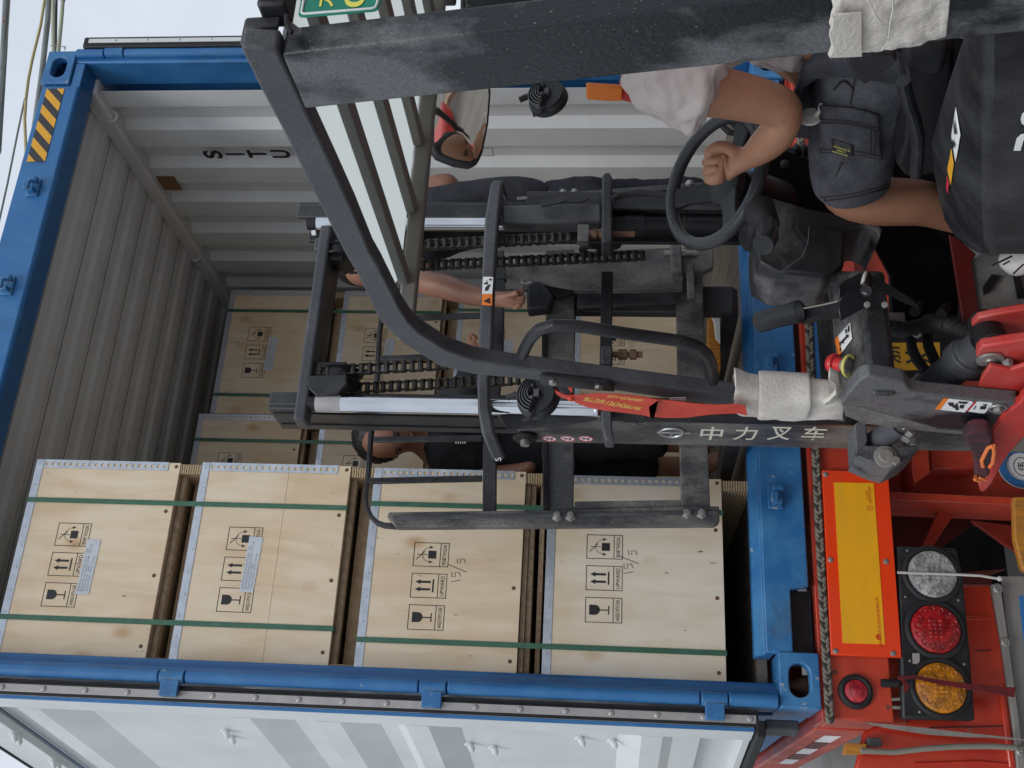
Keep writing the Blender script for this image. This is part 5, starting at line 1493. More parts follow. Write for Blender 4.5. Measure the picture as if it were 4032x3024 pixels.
# torn rubber cap and pin on the carriage
cap_ = polyy('cylinder_cap', S, zz([(780, 1070), (860, 1040), (920, 1080), (1000, 1170), (960, 1260), (780, 1280), (775, 1200)], 1700, 600, .4822), YC-0.07, 0.06, bevel=0.008)
polyy('torn_cover', SK, zz([(850, 930), (1160, 1050), (1150, 1150), (1010, 1190), (930, 1080), (855, 1010)], 1700, 600, .4822), YC-0.05, 0.02, bevel=0.004)
a, b_ = px(2053, 1125, y=YC-0.06), px(2092, 1118, y=YC-0.06)
MB().cyl(a, b_, 0.009, 16).cyl(a, a+(b_-a)*0.18, 0.016, 18).build('locating_pin', M['bolt'], fk)
# load backrest: bent flat bar frame, uprights and cross bar
YB = YC+0.030
def bar(pts, w, t=0.030, y=YB, m=S, nm='backrest_bar', bevel=0.003):
    P_ = pl(pts, y=y); A_, B_ = [], []
    for i, p in enumerate(P_):
        t_ = (P_[min(i+1, len(P_)-1)]-P_[max(i-1, 0)]).normalized()
        n_ = t_.cross(Vector((0, 1, 0))).normalized()
        A_.append(p+n_*w/2); B_.append(p-n_*w/2)
    return MB().strip(A_, B_, (0, t, 0)).build(nm, m, fk, bevel=bevel)
bf = bar([(1506, 1180), (1492, 1300), (1477, 1557), (1456, 1720), (1444, 1900), (1438, 1960), (1442, 1995), (1458, 2030), (1482, 2054), (1510, 2064), (1560, 2068)], 0.014, 0.030, nm='backrest_frame')
bar([(1470, 1729), (1900, 1722)], 0.020, 0.012)
bar([(1450, 1892), (1898, 1882)], 0.020, 0.012)
bar([(1495, 1410), (1690, 1402), (1890, 1398)], 0.019, 0.012)
bar([(1500, 1262), (1650, 1248), (1940, 1238)], 0.021, 0.012)
bar([(1928, 1720), (1926, 2020)], 0.042, 0.030)
bar([(1965, 1100), (1960, 1380), (1945, 1560), (1930, 1720)], 0.036, 0.030)
bar([(1962, 985), (1972, 1100)], 0.036, 0.030)
# forks
for xf in (0.80, 1.235):
    mb = MB()
    pr = [(-0.115, 0.80), (-0.075, 0.80), (-0.075, 0.262), (0.95, 0.205), (0.95, 0.195), (-0.09, 0.205), (-0.115, 0.225)]
    mb.prism([Vector((xf, y, z)) for y, z in pr], (0.10, 0, 0))
    mb.build('fork', S, fk, bevel=0.004)
# grab handle on the front pillar
gh = [(2057, 1396), (2070, 1365), (2090, 1330), (2124, 1296), (2182, 1280), (2279, 1285), (2471, 1314), (2684, 1343), (2745, 1362), (2784, 1396), (2802, 1440), (2808, 1500)]
MB().tube([px(a, b, x=XG+0.02) for a, b in gh], 0.0125, 14).build('grab_handle', M['plastic'], fk)
# lamp bracket plate bolted to the pillar
lb = polyx('lamp_bracket', S, [(2128, 1490), (2140, 1482), (2390, 1510), (2412, 1520), (2420, 1545), (2140, 1520), (2128, 1510)], XG-0.012, 0.010, bevel=0.003)
for X, Y in ((2178, 1503), (2358, 1524)):
    MB().lathe(px(X, Y, x=XG-0.012), (-1, 0, 0), [(0, 0.010), (0.006, 0.009), (0.007, 0.005)], 6).build('bolt', M['bolt'], fk)
polyx('slot', M['white'], [(2634, 1568), (2700, 1566), (2704, 1578), (2636, 1574)], XG-0.003, 0.002, bevel=0)

# ---- steering column, wheel, levers, console ----
WD = 2.52
wc = pd(2815, 712, WD)
wn = (-Fv*0.5+(Uv*0.97+Rv*0.236)*0.866).normalized()
wh = MB().torus(wc, wn, 257/FPX*WD, 0.0155, 64, 14).build('steering_wheel', M['wheelgrip'], fk)
hub = wc-wn*0.035
RW = 257/FPX*WD
wx = Rv-wn*Rv.dot(wn); wx.normalize(); wy = wn.cross(wx)
MB().lathe(hub-wn*0.03, wn, [(0, 0.035), (0.02, 0.052), (0.040, 0.050), (0.046, 0.035)], 28).build('wheel_hub', M['plastic'], wh, bevel=0.002)
for a in (R(100), R(215), R(330)):
    d_ = wx*math.cos(a)+wy*math.sin(a); s_ = wn.cross(d_)
    mb = MB()
    rings = []
    for t_, ww, th, dz in ((0.02, 0.034, 0.010, 0.0), (0.06, 0.026, 0.008, 0.008), (0.10, 0.022, 0.007, 0.022), (RW, 0.030, 0.008, 0.036)):
        c_ = hub+d_*t_+wn*dz
        rings.append([c_+s_*ww+wn*th, c_+s_*ww-wn*th, c_-s_*ww-wn*th, c_-s_*ww+wn*th])
    mb.loft(rings).build('spoke', M['plastic'], wh, bevel=0.004)
kc = pd(2830, 640, 2.42)
MB().lathe(kc-wn*0.05, wn, [(0, 0.012), (0.03, 0.014), (0.035, 0.026), (0.06, 0.026), (0.068, 0.015)], 20).build('spinner_knob', M['plastic'], wh)
# column shroud
def loftpx(stations, mname, nm, bevel=0.006, parent=fk, seg=3):
    """stations: list of rings of (X, Y, y)"""
    return MB().loft([[px(a, b, y=c) for a, b, c in r] for r in stations]).build(nm, M[mname], parent, bevel=bevel, seg=seg)
MB().tube([hub-wn*0.03, pd(2960, 760, 2.60), pd(3050, 800, 2.70)], [0.045, 0.052, 0.060], 18).build('steering_column', M['plastic'], fk)
sh = [(2935, 790), (2960, 848), (2985, 850), (2978, 900), (2984, 985), (2990, 1030), (3060, 1072), (3250, 1092), (3325, 1045), (3322, 960), (3340, 905), (3400, 885), (3450, 905), (3466, 935), (3476, 900), (3450, 870), (3340, 850), (3180, 820), (3080, 790), (3010, 770)]
o = MB().prism(pl(sh, y=-1.22), (0, 0.16, 0)).build('column_shroud', M['plastic_g'], fk, bevel=0.022, seg=4)
polyy('shroud_face', M['plastic'], [(3120, 885), (3320, 905), (3325, 960), (3322, 1040), (3250, 1085), (3085, 1066), (3160, 1015), (3182, 960)], -1.235, 0.02, o, bevel=0.006)
MB().tube(pl([(3187, 890), (3182, 950), (3160, 1010), (3075, 1070)], y=-1.236), 0.0012, 6).build('seam', M['steel_l'], o)
# bellows and lever
bl = [pd(2985, 826, 2.34), pd(3035, 885, 2.28)]
mb = MB(); rings = []
prof = []
for i in range(16):
    prof.append((i/15*(bl[1]-bl[0]).length, 0.034*(1-0.45*i/15)*(1.08 if i % 2 else 0.92)))
mb.lathe(bl[0], bl[1]-bl[0], prof, 20)
be = mb.build('gear_lever_boot', M['rubber'], fk)
MB().tube([bl[1]-(bl[1]-bl[0])*0.2, pd(3025, 930, 2.22), pd(3005, 966, 2.18)], [0.019, 0.021, 0.022], 18).build('gear_lever', M['plastic'], fk, bevel=0.002)
MB().box(*[v for pr_ in zip(Vector((0, 0, 0)), Vector((0, 0, 0))) for v in pr_]) if False else None
polyy('column_base', M['plastic'], [(2930, 700), (3000, 760), (3080, 790), (3010, 860), (2960, 872), (2935, 830), (2925, 760)], -1.17, 0.10, bevel=0.012)
# dash sheet coloured near-black to stand for the shade in the footwell
dp_ = polyy('dash_shade_panel', M['void'], [(3000, 560), (3215, 640), (3480, 800), (3790, 940), (3770, 1245), (3650, 1230), (3520, 1330), (3510, 1090), (3400, 890), (3100, 800), (3003, 760)], -1.04, 0.01, bevel=0)
MB().sphere(px(3090, 648, y=-1.045), 0.014, 0.006, 0.012, n=12).sphere(px(3105, 770, y=-1.045), 0.014, 0.006, 0.012, n=12).build('plug', M['plastic'], dp_)
# rubber boots and hose beyond the wheel
mb = MB()
for Y0 in (600, 645):
    rings = []
    P_ = [px(3120+13*i, Y0, y=-0.90) for i in range(14)]
    mb.tube(P_, [0.026 if i % 2 else 0.017 for i in range(14)], 14)
mb.build('rubber_boot', M['rubber'], fk)
MB().tube(pl([(2840, 440), (2880, 470), (2925, 520), (3000, 560), (3060, 590), (3130, 600)], y=-0.92), 0.012, 10).build('hydraulic_hose', M['rubber'], fk)
MB().tube(pl([(2830, 480), (2870, 520), (2925, 530), (2975, 480), (2960, 440)], y=-0.95), 0.009, 10).build('hydraulic_hose', M['rubber'], fk)
# console with emergency stop
st_ = []
for Y, Xa, Xb, Xc in ((1068, 3250, 3350, 3480), (1180, 3260, 3362, 3492), (1280, 3276, 3372, 3505), (1400, 3288, 3385, 3518), (1500, 3298, 3395, 3526), (1560, 3310, 3405, 3530)):
    st_.append([(Xa, Y, -1.14), (Xa+20, Y, -1.20), (Xb-4, Y, -1.25), (Xb+28, Y, -1.30), (Xc, Y, -1.30), (Xc, Y, -1.12)])
co = loftpx(st_, 'plastic_g', 'console', bevel=0.01)
polyy('console_trim', SK, [(3252, 1075), (3264, 1075), (3310, 1500), (3298, 1500)], -1.09, 0.02)
_oc = surf(co)
def onc(X, Y, f=0.0): return _oc(X, Y, 0.0015+f)
q = [(3293, 1334), (3351, 1270), (3359, 1334), (3308, 1404)]
def quad(q):
    return lambda u, v: tuple((1-v)*((1-u)*q[0][i]+u*q[1][i])+v*((1-u)*q[3][i]+u*q[2][i]) for i in (0, 1))
s_ = skin_patch(_oc, quad(q), 8, 8, 'white', 'sticker', co, 0.0025, 0.0008)
skin_patch(_oc, quad([(3291, 1337), (3304, 1322), (3321, 1388), (3307, 1405)]), 3, 8, 'orange', 'sticker', co, 0.0032, 0.0006)
mb = MB()
for q in ([(3322, 1342), (3338, 1325), (3336, 1320), (3347, 1318), (3347, 1330), (3343, 1330), (3327, 1348), (3330, 1353), (3319, 1355), (3319, 1341)],
          [(3334, 1300), (3340, 1296), (3341, 1312), (3335, 1316)], [(3344, 1288), (3350, 1282), (3351, 1306), (3345, 1312)], [(3311, 1350), (3316, 1345), (3317, 1362), (3312, 1366)], [(3312, 1372), (3317, 1368), (3318, 1382), (3313, 1386)]):
    mb.prism([onc(a, b, .0030) for a, b in q], (0, -0.0005, 0))
mb.build('pictogram', M['ink'], s_, smooth=False)
c1, c0 = px(3288, 1432, y=-1.215), px(3342, 1440, y=-1.235)
ax = (c1-c0).normalized()
es_ = MB().torus(c0, ax, 0.0215, 0.0035, 32, 6).build('emergency_stop', M['lime'], fk)
MB().lathe(c0, ax, [(0.0, 0.013), (0.018, 0.013)], 20).build('stop_collar', M['grey_d'], es_)
MB().lathe(c0, ax, [(0.015, 0.014), (0.030, 0.015), (0.032, 0.021), (0.038, 0.022), (0.046, 0.018), (0.049, 0.006)], 28).build('stop_button', M['estop'], es_)
# parking brake lever
gr = [pd(2988, 1268, 2.42), pd(3150, 1226, 2.45)]
lv = MB().tube([pd(2984, 1269, 2.42), pd(2992, 1267, 2.42), pd(3070, 1247, 2.37), pd(3150, 1226, 2.33), pd(3154, 1225, 2.33)], [0.020, 0.024, 0.023, 0.025, 0.022], 18).build('brake_lever', M['plastic'], fk)
MB().tube([pd(2966, 1270, 2.42), pd(2990, 1267, 2.42)], 0.008, 10).build('release_button', M['plastic'], lv)
MB().prism([pd(3150, 1205, 2.33), pd(3305, 1180, 2.21), pd(3312, 1235, 2.21), pd(3160, 1262, 2.33)], (0, 0.025, 0)).build('lever_arm', M['steel_k'], lv, bevel=0.004)
MB().tube([pd(3165, 1214, 2.31), pd(3240, 1200, 2.25), pd(3300, 1186, 2.20)], 0.002, 6).build('cable', M['wires'], lv)
for q, dd in (([(3300, 1130), (3320, 1105), (3385, 1075), (3430, 1082), (3520, 1130), (3600, 1180), (3625, 1215), (3560, 1190), (3440, 1130), (3400, 1125), (3340, 1150), (3305, 1175)], 2.26), ([(3303, 1190), (3320, 1165), (3380, 1125), (3420, 1130), (3490, 1145), (3488, 1200), (3400, 1212), (3330, 1250), (3310, 1260), (3302, 1225)], 2.19)):
    MB().prism([pd(a, b, dd) for a, b in q], (0, 0.006, 0)).build('lever_bracket', SK, fk, bevel=0.002)
for X, Y, r in ((3408, 1146, 0.008), (3413, 1200, 0.007), (3482, 1200, 0.007)):
    MB().lathe(pd(X, Y, 2.185), (-0.4, -0.9, 0), [(0, r), (0.003, r), (0.0035, r*0.5)], 6).build('bolt', M['bolt'], fk)
MB().torus(pd(3402, 1112, 2.22), (0.3, 0.2, 0.9), 0.020, 0.0035, 20, 8, a0=0, a1=4.0).build('cable_tie', M['string'], fk)
MB().cyl(pd(3410, 1092, 2.26), pd(3410, 1146, 2.18), 0.012, 14).build('pivot_pin', SK, fk)
# connector and corrugated loom
MB().obox(pd(3515, 1278, 2.52), Vector((0.022, 0, 0)), Vector((0, 0.02, 0)), Vector((0, 0, 0.024))).build('connector', M['grey_d'], fk, bevel=0.003)
hose = lambda pts, r, m='rubber', nm='hydraulic_hose': MB().tube([pd(*p) for p in pts], r, 12).build(nm, M[m], fk)
L_ = [(3480, 1290, 2.5), (3560, 1300, 2.45), (3620, 1290, 2.4), (3680, 1275, 2.35), (3740, 1285, 2.3), (3800, 1310, 2.28), (3860, 1325, 2.26)]
P_ = resample([pd(*p) for p in L_], 0.006)
MB().tube(P_, [0.0195 if i % 2 else 0.0165 for i in range(len(P_))], 12).build('cable_loom', M['rubber'], fk)
MB().torus(pd(3612, 1288, 2.4), (0.1, 0.3, -1), 0.021, 0.003, 20, 8, a0=0, a1=4).build('cable_tie', M['string'], fk)
hose([(3585, 1310, 2.45), (3590, 1370, 2.42), (3612, 1420, 2.4), (3645, 1460, 2.38), (3635, 1490, 2.36)], 0.0115)
hose([(3655, 1300, 2.42), (3655, 1360, 2.38), (3672, 1400, 2.36), (3690, 1440, 2.34)], 0.0115)
MB().cyl(pd(3632, 1485, 2.36), pd(3592, 1528, 2.36), 0.014, 12).cyl(pd(3598, 1520, 2.36), pd(3580, 1532, 2.36), 0.017, 6).build('hose_fitting', M['bolt'], fk, bevel=0.001)
MB().cyl(pd(3684, 1436, 2.34), pd(3712, 1492, 2.32), 0.015, 12).cyl(pd(3706, 1486, 2.32), pd(3724, 1518, 2.31), 0.018, 6).build('hose_fitting', SL, fk, bevel=0.001)
# two hoses and manifold in the footwell
for X0 in (3672, 3715):
    hose([(X0, 925, 2.75), (X0+6, 970, 2.72), (X0+14, 1010, 2.70)], 0.011)
MB().prism([pd(a, b, 2.66) for a, b in ((3676, 1008), (3800, 1012), (3812, 1030), (3800, 1052), (3690, 1056), (3676, 1045))], (0, 0.03, 0)).build('hose_clamp', SK, fk, bevel=0.004)
MB().lathe(pd(3789, 1031, 2.64), (0, -1, 0), [(0, 0.016), (0.010, 0.014), (0.011, 0.008)], 6).build('bolt', M['bolt'], fk)
for a, b_, c_ in (((3690, 1060), (3668, 1110), (3648, 1152)), ((3740, 1062), (3742, 1110), (3744, 1160))):
    MB().cyl(pd(*a, 2.65), pd(*b_, 2.63), 0.0165, 8).cyl(pd(*b_, 2.63), pd(*c_, 2.60), 0.0145, 12).build('hose_fitting', SL, fk, bevel=0.001)
hose([(3648, 1152, 2.60), (3625, 1200, 2.55), (3600, 1230, 2.5)], 0.0115)
hose([(3745, 1160, 2.60), (3735, 1200, 2.55), (3705, 1235, 2.5)], 0.0115)
# red upright panel, floor mat
polyy('floor_side_panel', M['frame_red'], [(3738, 920), (3770, 935), (3845, 1000), (3826, 1025), (3860, 1245), (3790, 1262), (3765, 1100)], -1.20, 0.01, bevel=0.003)
polyy('foot_plate', M['felt_dusty'], [(3826, 1022), (3865, 1000), (4200, 990), (4200, 1230), (3980, 1220), (3925, 1200), (3930, 1240), (3862, 1246)], -1.19, 0.01, bevel=0.002)
polyy('foot_plate_rib', SK, [(3870, 1130), (3905, 1080), (3945, 1085), (3900, 1145), (3875, 1160)], -1.20, 0.004, bevel=0)
polyy('foot_plate_rib', SK, [(3990, 1082), (4015, 1080), (4040, 1170), (4008, 1175)], -1.20, 0.004, bevel=0)
# tilt cylinder and its red clevis
a, b_ = pd(3640, 1552, 2.36), pd(3868, 1352, 2.20)
tl = MB().tube([a, a.lerp(b_, 0.62), a.lerp(b_, 0.63), a.lerp(b_, 0.78), a.lerp(b_, 0.80), b_], [0.034, 0.036, 0.042, 0.042, 0.034, 0.030], 24).build('tilt_cylinder', SL, fk, bevel=0.002)
MB().cyl(pd(3870, 1265, 2.22), pd(3915, 1365, 2.14), 0.030, 24).build('cylinder_eye', M['rubber'], fk, bevel=0.003)
K3 = .4823
ar1 = MB().prism(pl(zz([(1300, 205), (1302, 160), (1350, 112), (1500, 80), (1800, 30), (1800, 280), (1600, 290), (1520, 190), (1450, 150), (1350, 195), (1320, 225)], 3200, 1200, K3), x=0.575), (0.016, 0, 0)).build('clevis_arm', M['red_f'], fk, bevel=0.004)
ar2 = MB().prism(pl(zz([(1338, 430), (1342, 385), (1380, 345), (1560, 315), (1800, 280), (1800, 520), (1640, 560), (1560, 530), (1380, 480)], 3200, 1200, K3), x=0.500), (0.020, 0, 0)).build('clevis_arm', M['red_f'], fk, bevel=0.004)
c_ = px(3898, 1412, x=0.498)
MB().lathe(c_, (-1, 0, 0), [(0, 0.026), (0.005, 0.025), (0.006, 0.010), (0.009, 0.009)], 24).build('clevis_pin', M['bolt'], ar2)
MB().lathe(px(3962, 1419, x=0.498), (-1, 0, 0), [(0, 0.013), (0.014, 0.012), (0.016, 0.006)], 6).build('bolt', M['bolt'], ar2, bevel=0.001)
# chassis: dusty side plate of the mast mounting and the red mudguard
sp_ = polyx('chassis_side_plate', SD, [(3312, 1600), (3330, 1560), (3385, 1494), (3420, 1482), (3480, 1490), (3560, 1505), (3585, 1540), (3640, 1552), (4010, 1588), (3960, 1640), (3905, 1698), (3700, 1690), (3395, 1602)], 0.445, 0.030, bevel=0.004)
polyx('chassis_lip', SG_, [(3322, 1600), (3395, 1604), (3700, 1692), (3905, 1700), (3880, 1720), (3640, 1700), (3400, 1670), (3330, 1640)], 0.452, 0.028, bevel=0.003)
s_ = polyx('sticker', M['white'], zz([(1040, 858), (1110, 768), (1300, 790), (1310, 800), (1240, 880), (1225, 878)], 3200, 1200, K3), 0.4435, 0.001, sp_, bevel=0)
polyx('sticker', M['orange'], zz([(1000, 855), (1070, 768), (1110, 768), (1040, 858)], 3200, 1200, K3), 0.4432, 0.001, sp_, bevel=0)
s2_ = polyx('sticker', M['white'], zz([(1255, 870), (1330, 790), (1462, 802), (1468, 812), (1405, 886), (1390, 888)], 3200, 1200, K3), 0.4435, 0.001, sp_, bevel=0)
polyx('sticker', M['decalred'], zz([(1255, 872), (1328, 790), (1340, 792), (1268, 873)], 3200, 1200, K3), 0.4430, 0.001, sp_, bevel=0)
mb = MB()
for q in ([(1100, 800), (1150, 800), (1155, 830), (1120, 830)], [(1150, 830), (1180, 800), (1195, 860), (1170, 862)], [(1190, 790), (1270, 795), (1255, 812), (1190, 805)], [(1200, 820), (1240, 818), (1230, 850), (1200, 845)], [(1120, 812), (1165, 840), (1150, 845)],
          [(1370, 830), (1420, 825), (1410, 855), (1365, 855)], [(1310, 855), (1330, 825), (1336, 828), (1318, 858)], [(1390, 812), (1425, 815), (1420, 824), (1390, 820)]):
    mb.prism(pl(zz(q, 3200, 1200, K3), x=0.4425), (0.0004, 0, 0))
mb.build('pictogram', M['ink'], s_, smooth=False)
MB().torus(px(3928, 1607, x=0.443), (1, 0, 0), 0.016, 0.003, 24, 6).lathe(px(3928, 1607, x=0.443), (-1, 0, 0), [(0, 0.010), (0.010, 0.009)], 6).build('bolt', M['bolt'], sp_)
fd = polyx('fender', M['red_f'], zz([(1450, 1035), (1560, 890), (1690, 800), (1700, 770), (1900, 600), (1900, 1010), (1725, 1090), (1610, 1215), (1535, 1330), (1465, 1465), (1405, 1530), (1368, 1530), (1345, 1440), (1420, 1400), (1480, 1250)], 3200, 1200, K3), 0.44, 0.020, bevel=0.006)
polyx('fender', M['red_f'], zz([(1345, 700), (1380, 600), (1450, 500), (1620, 535), (1900, 440), (1900, 770), (1690, 785), (1400, 762)], 3200, 1200, K3), 0.475, 0.010, bevel=0.003)
MB().box(0.47, 1.6, -2.0, -0.95, GZ+0.30, -0.42).build('chassis', M['red_f'], fk, bevel=0.01)
for yy in (-1.35, -2.25):
    for xx in (0.5, 1.40):
        w2 = MB().lathe((xx, yy, GZ+0.23), (1, 0, 0), [(0, 0.12), (0.01, 0.22), (0.03, 0.23), (0.15, 0.23), (0.17, 0.22), (0.18, 0.12)], 32).build('wheel', M['rubber'], fk)
# tilt bracket on the mast with pin
br = MB()
yb_ = -0.66
br.prism(pl(zz([(340, 975), (420, 925), (440, 960), (450, 1110), (425, 1160), (358, 1232)], 3200, 1200, K3), y=yb_), (0, 0.10, 0))
br.prism(pl(zz([(425, 1150), (500, 1148), (700, 1150), (855, 1150), (860, 1192), (780, 1262), (640, 1340), (530, 1310), (358, 1235)], 3200, 1200, K3), y=yb_-0.001), (0, 0.12, 0))
br.prism(pl(zz([(815, 985), (850, 985), (856, 1149), (800, 1148)], 3200, 1200, K3), y=yb_-0.002), (0, 0.10, 0))
br.build('tilt_bracket', SD, fk, bevel=0.004)
a, b_ = px(3440, 1745, y=yb_+0.05), px(3545, 1676, y=yb_-0.04)
MB().cyl(a, b_, 0.030, 20).cyl(b_, b_+(b_-a).normalized()*0.03, 0.020, 16, 0.016).build('tilt_rod', SL, fk, bevel=0.002)
MB().cyl(px(3545, 1676, y=yb_-0.05), px(3580, 1655, y=yb_-0.06), 0.015, 14).build('rod_seal', M['white'], fk)
MB().lathe(px(3568, 1722, y=yb_-0.02), (0.2, -1, -0.2), [(0, 0.020), (0.016, 0.020), (0.018, 0.012), (0.034, 0.011)], 6).build('nut', M['bolt'], fk, bevel=0.001)
c_ = px(3487, 1799, y=yb_-0.003)
MB().lathe(c_, (0, -1, 0), [(0, 0.030), (0.004, 0.029), (0.006, 0.018), (0.012, 0.017), (0.012, 0.005)], 26).build('pin_washer', M['grey_d'], fk, bevel=0.001)
MB().lathe(px(3522, 1818, y=yb_-0.003), (0, -1, 0), [(0, 0.012), (0.014, 0.011)], 6).prism(pl(zz([(600, 1262), (640, 1215), (690, 1262), (680, 1300), (640, 1290)], 3200, 1200, K3), y=yb_-0.004), (0, -0.004, 0)).build('pin_keeper', M['grey_d'], fk)
polyy('bracket_fin', SK, zz([(520, 1280), (780, 1268), (640, 1355), (525, 1330)], 3200, 1200, K3), yb_+0.03, 0.05)

# ---- hood, seat ----
hs = []
for Y, Xt in ((60, 3830), (150, 3795), (300, 3745), (430, 3705), (560, 3668), (680, 3678), (780, 3698), (870, 3722), (930, 3760), (975, 3815), (1000, 3862)):
    f = max(0, (Y-850)/150)
    hs.append([px(4300, Y, x=0.50), px(3915+10*f, Y, x=0.50), px(3865+15*f, Y, x=0.508), px(Xt+ (3850-Xt)*0.55, Y, x=0.55), px(Xt, Y, x=0.64), px(Xt+6, Y, x=0.95), px(4300, Y, x=0.95)])
hd_ = MB().loft(hs).build('hood', M['hood'], fk, bevel=0.012, seg=3)
_oh = surf(hd_)
def onh(X, Y, f=0.0): return _oh(X, Y, 0.0015+f)
s_ = skin_patch(_oh, quad([(3769, 422), (3786, 530), (3767, 636), (3751, 535)]), 8, 8, 'white', 'sticker', hd_, 0.002, 0.0008)
MB().prism([onh(a, b, .0035) for a, b in ((3769, 462), (3778, 520), (3771, 525), (3768, 490))], (-0.0006, 0, 0)).prism([onh(a, b, .0035) for a, b in ((3763, 545), (3770, 560), (3766, 580), (3760, 560))], (-0.0006, 0, 0)).build('pictogram', M['ink'], s_)
skin_patch(_oh, quad([(3751, 585), (3760, 645), (3748, 728), (3735, 665)]), 8, 8, 'yellow', 'sticker', hd_, 0.002, 0.0008)
skin_patch(_oh, quad([(3735, 690), (3742, 720), (3737, 762), (3731, 735)]), 5, 5, 'decalred', 'sticker', hd_, 0.0025, 0.0008)
# big letters running off the frame
mb = MB()
mb.prism(pl([(3991, 592), (4003, 545), (4020, 528), (4070, 520), (4070, 545), (4030, 550), (4018, 592)], x=0.4985), (-0.0006, 0, 0))
mb.prism(pl([(4019, 468), (4024, 448), (4040, 436), (4070, 430), (4070, 500), (4035, 494), (4022, 484)], x=0.4985), (-0.0006, 0, 0))
mb.build('hood_lettering', M['white'], hd_, smooth=False)
# seat
polyy('seat_gap_shade', M['void'], [(3430, 150), (4100, 150), (4100, 900), (3740, 960), (3640, 870), (3540, 760), (3460, 500)], -1.06, 0.01, bevel=0)  # added dark sheet painting the shade in the gap between seat and hood
se = MB().prism(pl([(3470, 200), (3545, 235), (3565, 330), (3560, 560), (3530, 655), (3565, 700), (3700, 690), (3740, 600), (3760, 200)], x=0.80), (0.42, 0, 0)).build('seat', M['vinyl'], fk, bevel=0.035, seg=5)
MB().prism(pl([(3556, 190), (3560, 270), (3600, 300), (3660, 312), (3720, 290), (3740, 190)], x=0.74), (0.30, 0, 0)).build('seat_hinge_cover', M['rubber'], se, bevel=0.02, seg=4)
MB().tube([px(a, b, x=0.72) for a, b in ((3556, 318), (3562, 345), (3575, 400), (3600, 470), (3614, 530), (3614, 600), (3606, 685))], 0.0115, 12).build('hip_restraint', M['plastic'], se)
MB().prism(pl([(3335, 240), (3356, 283), (3402, 336), (3470, 290), (3535, 240), (3520, 215), (3345, 215)], x=0.66), (0.03, 0, 0)).build('seat_belt_housing', M['plastic'], se, bevel=0.003)

# ---- cloths, ribbon, glove, things lying on the truck ----
def wrap(name, ring_pts, mname, label, thick=0.010, disp=0.006, seedv=0, scale=0.03):
    """closed sleeve lofted through rings of points"""
    mb = MB().loft(ring_pts, cap=False)
    o = mb.build(name, M[mname], None, sub=0)
    m0 = o.modifiers.new('sub', 'SUBSURF'); m0.levels = 3; m0.render_levels = 3
    tx = bpy.data.textures.new('folds', 'CLOUDS'); tx.noise_scale = scale; tx.noise_depth = 3
    dm = o.modifiers.new('folds', 'DISPLACE'); dm.texture = tx; dm.strength = disp; dm.mid_level = 0.5; dm.texture_coords = 'GLOBAL'
    sd_ = o.modifiers.new('solid', 'SOLIDIFY'); sd_.thickness = thick*0.4
    return tag(o, label, 'cloth')
def pillar_ring(X, Ya, Yb, x0, x1, g, jit=0.003):
    """rectangular ring round a pillar that spans Ya..Yb on its outer side face"""
    a, b_ = px(X, Ya, x=x0), px(X, Yb, x=x0)
    y0, y1 = min(a.y, b_.y)-g, max(a.y, b_.y)+g
    za_, zb_2 = (a.z, b_.z) if a.y < b_.y else (b_.z, a.z)
    Z = lambda y: za_+(zb_2-za_)*(y-y0)/(y1-y0)
    pts = [(x0-g, y0), (x0-g, (y0*2+y1)/3), (x0-g, (y0+2*y1)/3), (x0-g, y1), ((x0+x1)/2, y1+g*0.2), (x1+g, y1), (x1+g, y0), ((x0+x1)/2, y0-g*0.2)]
    return [Vector((x+random.uniform(-jit, jit), y+random.uniform(-jit, jit), Z(y)+random.uniform(-jit, jit))) for x, y in pts]
rg = []
for X, g in ((3268, 0.004), (3275, 0.008), (3300, 0.009), (3370, 0.007), (3450, 0.009), (3530, 0.007), (3610, 0.008), (3680, 0.004), (3729, 0.003)):
    f = (X-1199)/(4100-1199)
    rg.append(pillar_ring(X, 215-330*(X-1107)/2993, 432-310*f, XG, XG+0.045, g, 0.0025))
wr1 = wrap('cloth_wrap', rg, 'cloth', 'frayed white felt wrapped round the near rear pillar of the forklift', disp=0.009, scale=0.02)
# folded flap of the same felt
mb = MB()
A_, B_ = [], []
for i in range(9):
    t_ = i/8
    A_.append(px(3272+8*math.sin(i*1.3), 60+170*t_, x=XG-0.018)); B_.append(px(3395, 50+175*t_, x=XG-0.013))
mb.strip(A_, B_, (0.003, 0, 0)).build('folded_edge', M['cloth'], wr1, bevel=0.001)
MB().tube(pl([(3515, -10), (3517, 40), (3505, 90), (3500, 150)], x=XG-0.019), 0.0012, 6).tube(pl([(3420, 0), (3450, 60), (3480, 110), (3500, 160), (3470, 200)], x=XG-0.018), 0.0009, 6).build('loose_thread', M['string'], wr1)
rg = []
for X, ya, yb, g in ((2892, 1478, 1612, 0.010), (2902, 1488, 1625, 0.014), (2960, 1502, 1640, 0.011), (3040, 1512, 1650, 0.010), (3120, 1515, 1655, 0.012), (3200, 1520, 1652, 0.010), (3270, 1528, 1640, 0.012), (3318, 1535, 1660, 0.008)):
    a, b_ = px(X, ya, x=XG-0.01), px(X, yb, x=XG-0.01)
    rg.append(pillar_ring(X, ya+40, yb-12, XG, XG+0.040, g, 0.004))
wr2 = wrap('cloth_wrap', rg, 'cloth', 'thick white felt bandage round the foot of the forklift front pillar, by the red button', disp=0.007, scale=0.045)
rg2 = []
for X, ya, yb, g in ((2985, 1506, 1642, 0.0185), (2992, 1508, 1644, 0.021), (3050, 1512, 1640, 0.020), (3130, 1516, 1642, 0.019), (3180, 1518, 1640, 0.021), (3186, 1518, 1640, 0.0185)):
    rg2.append(pillar_ring(X, ya+40, yb-22, XG, XG+0.040, g, 0.002))
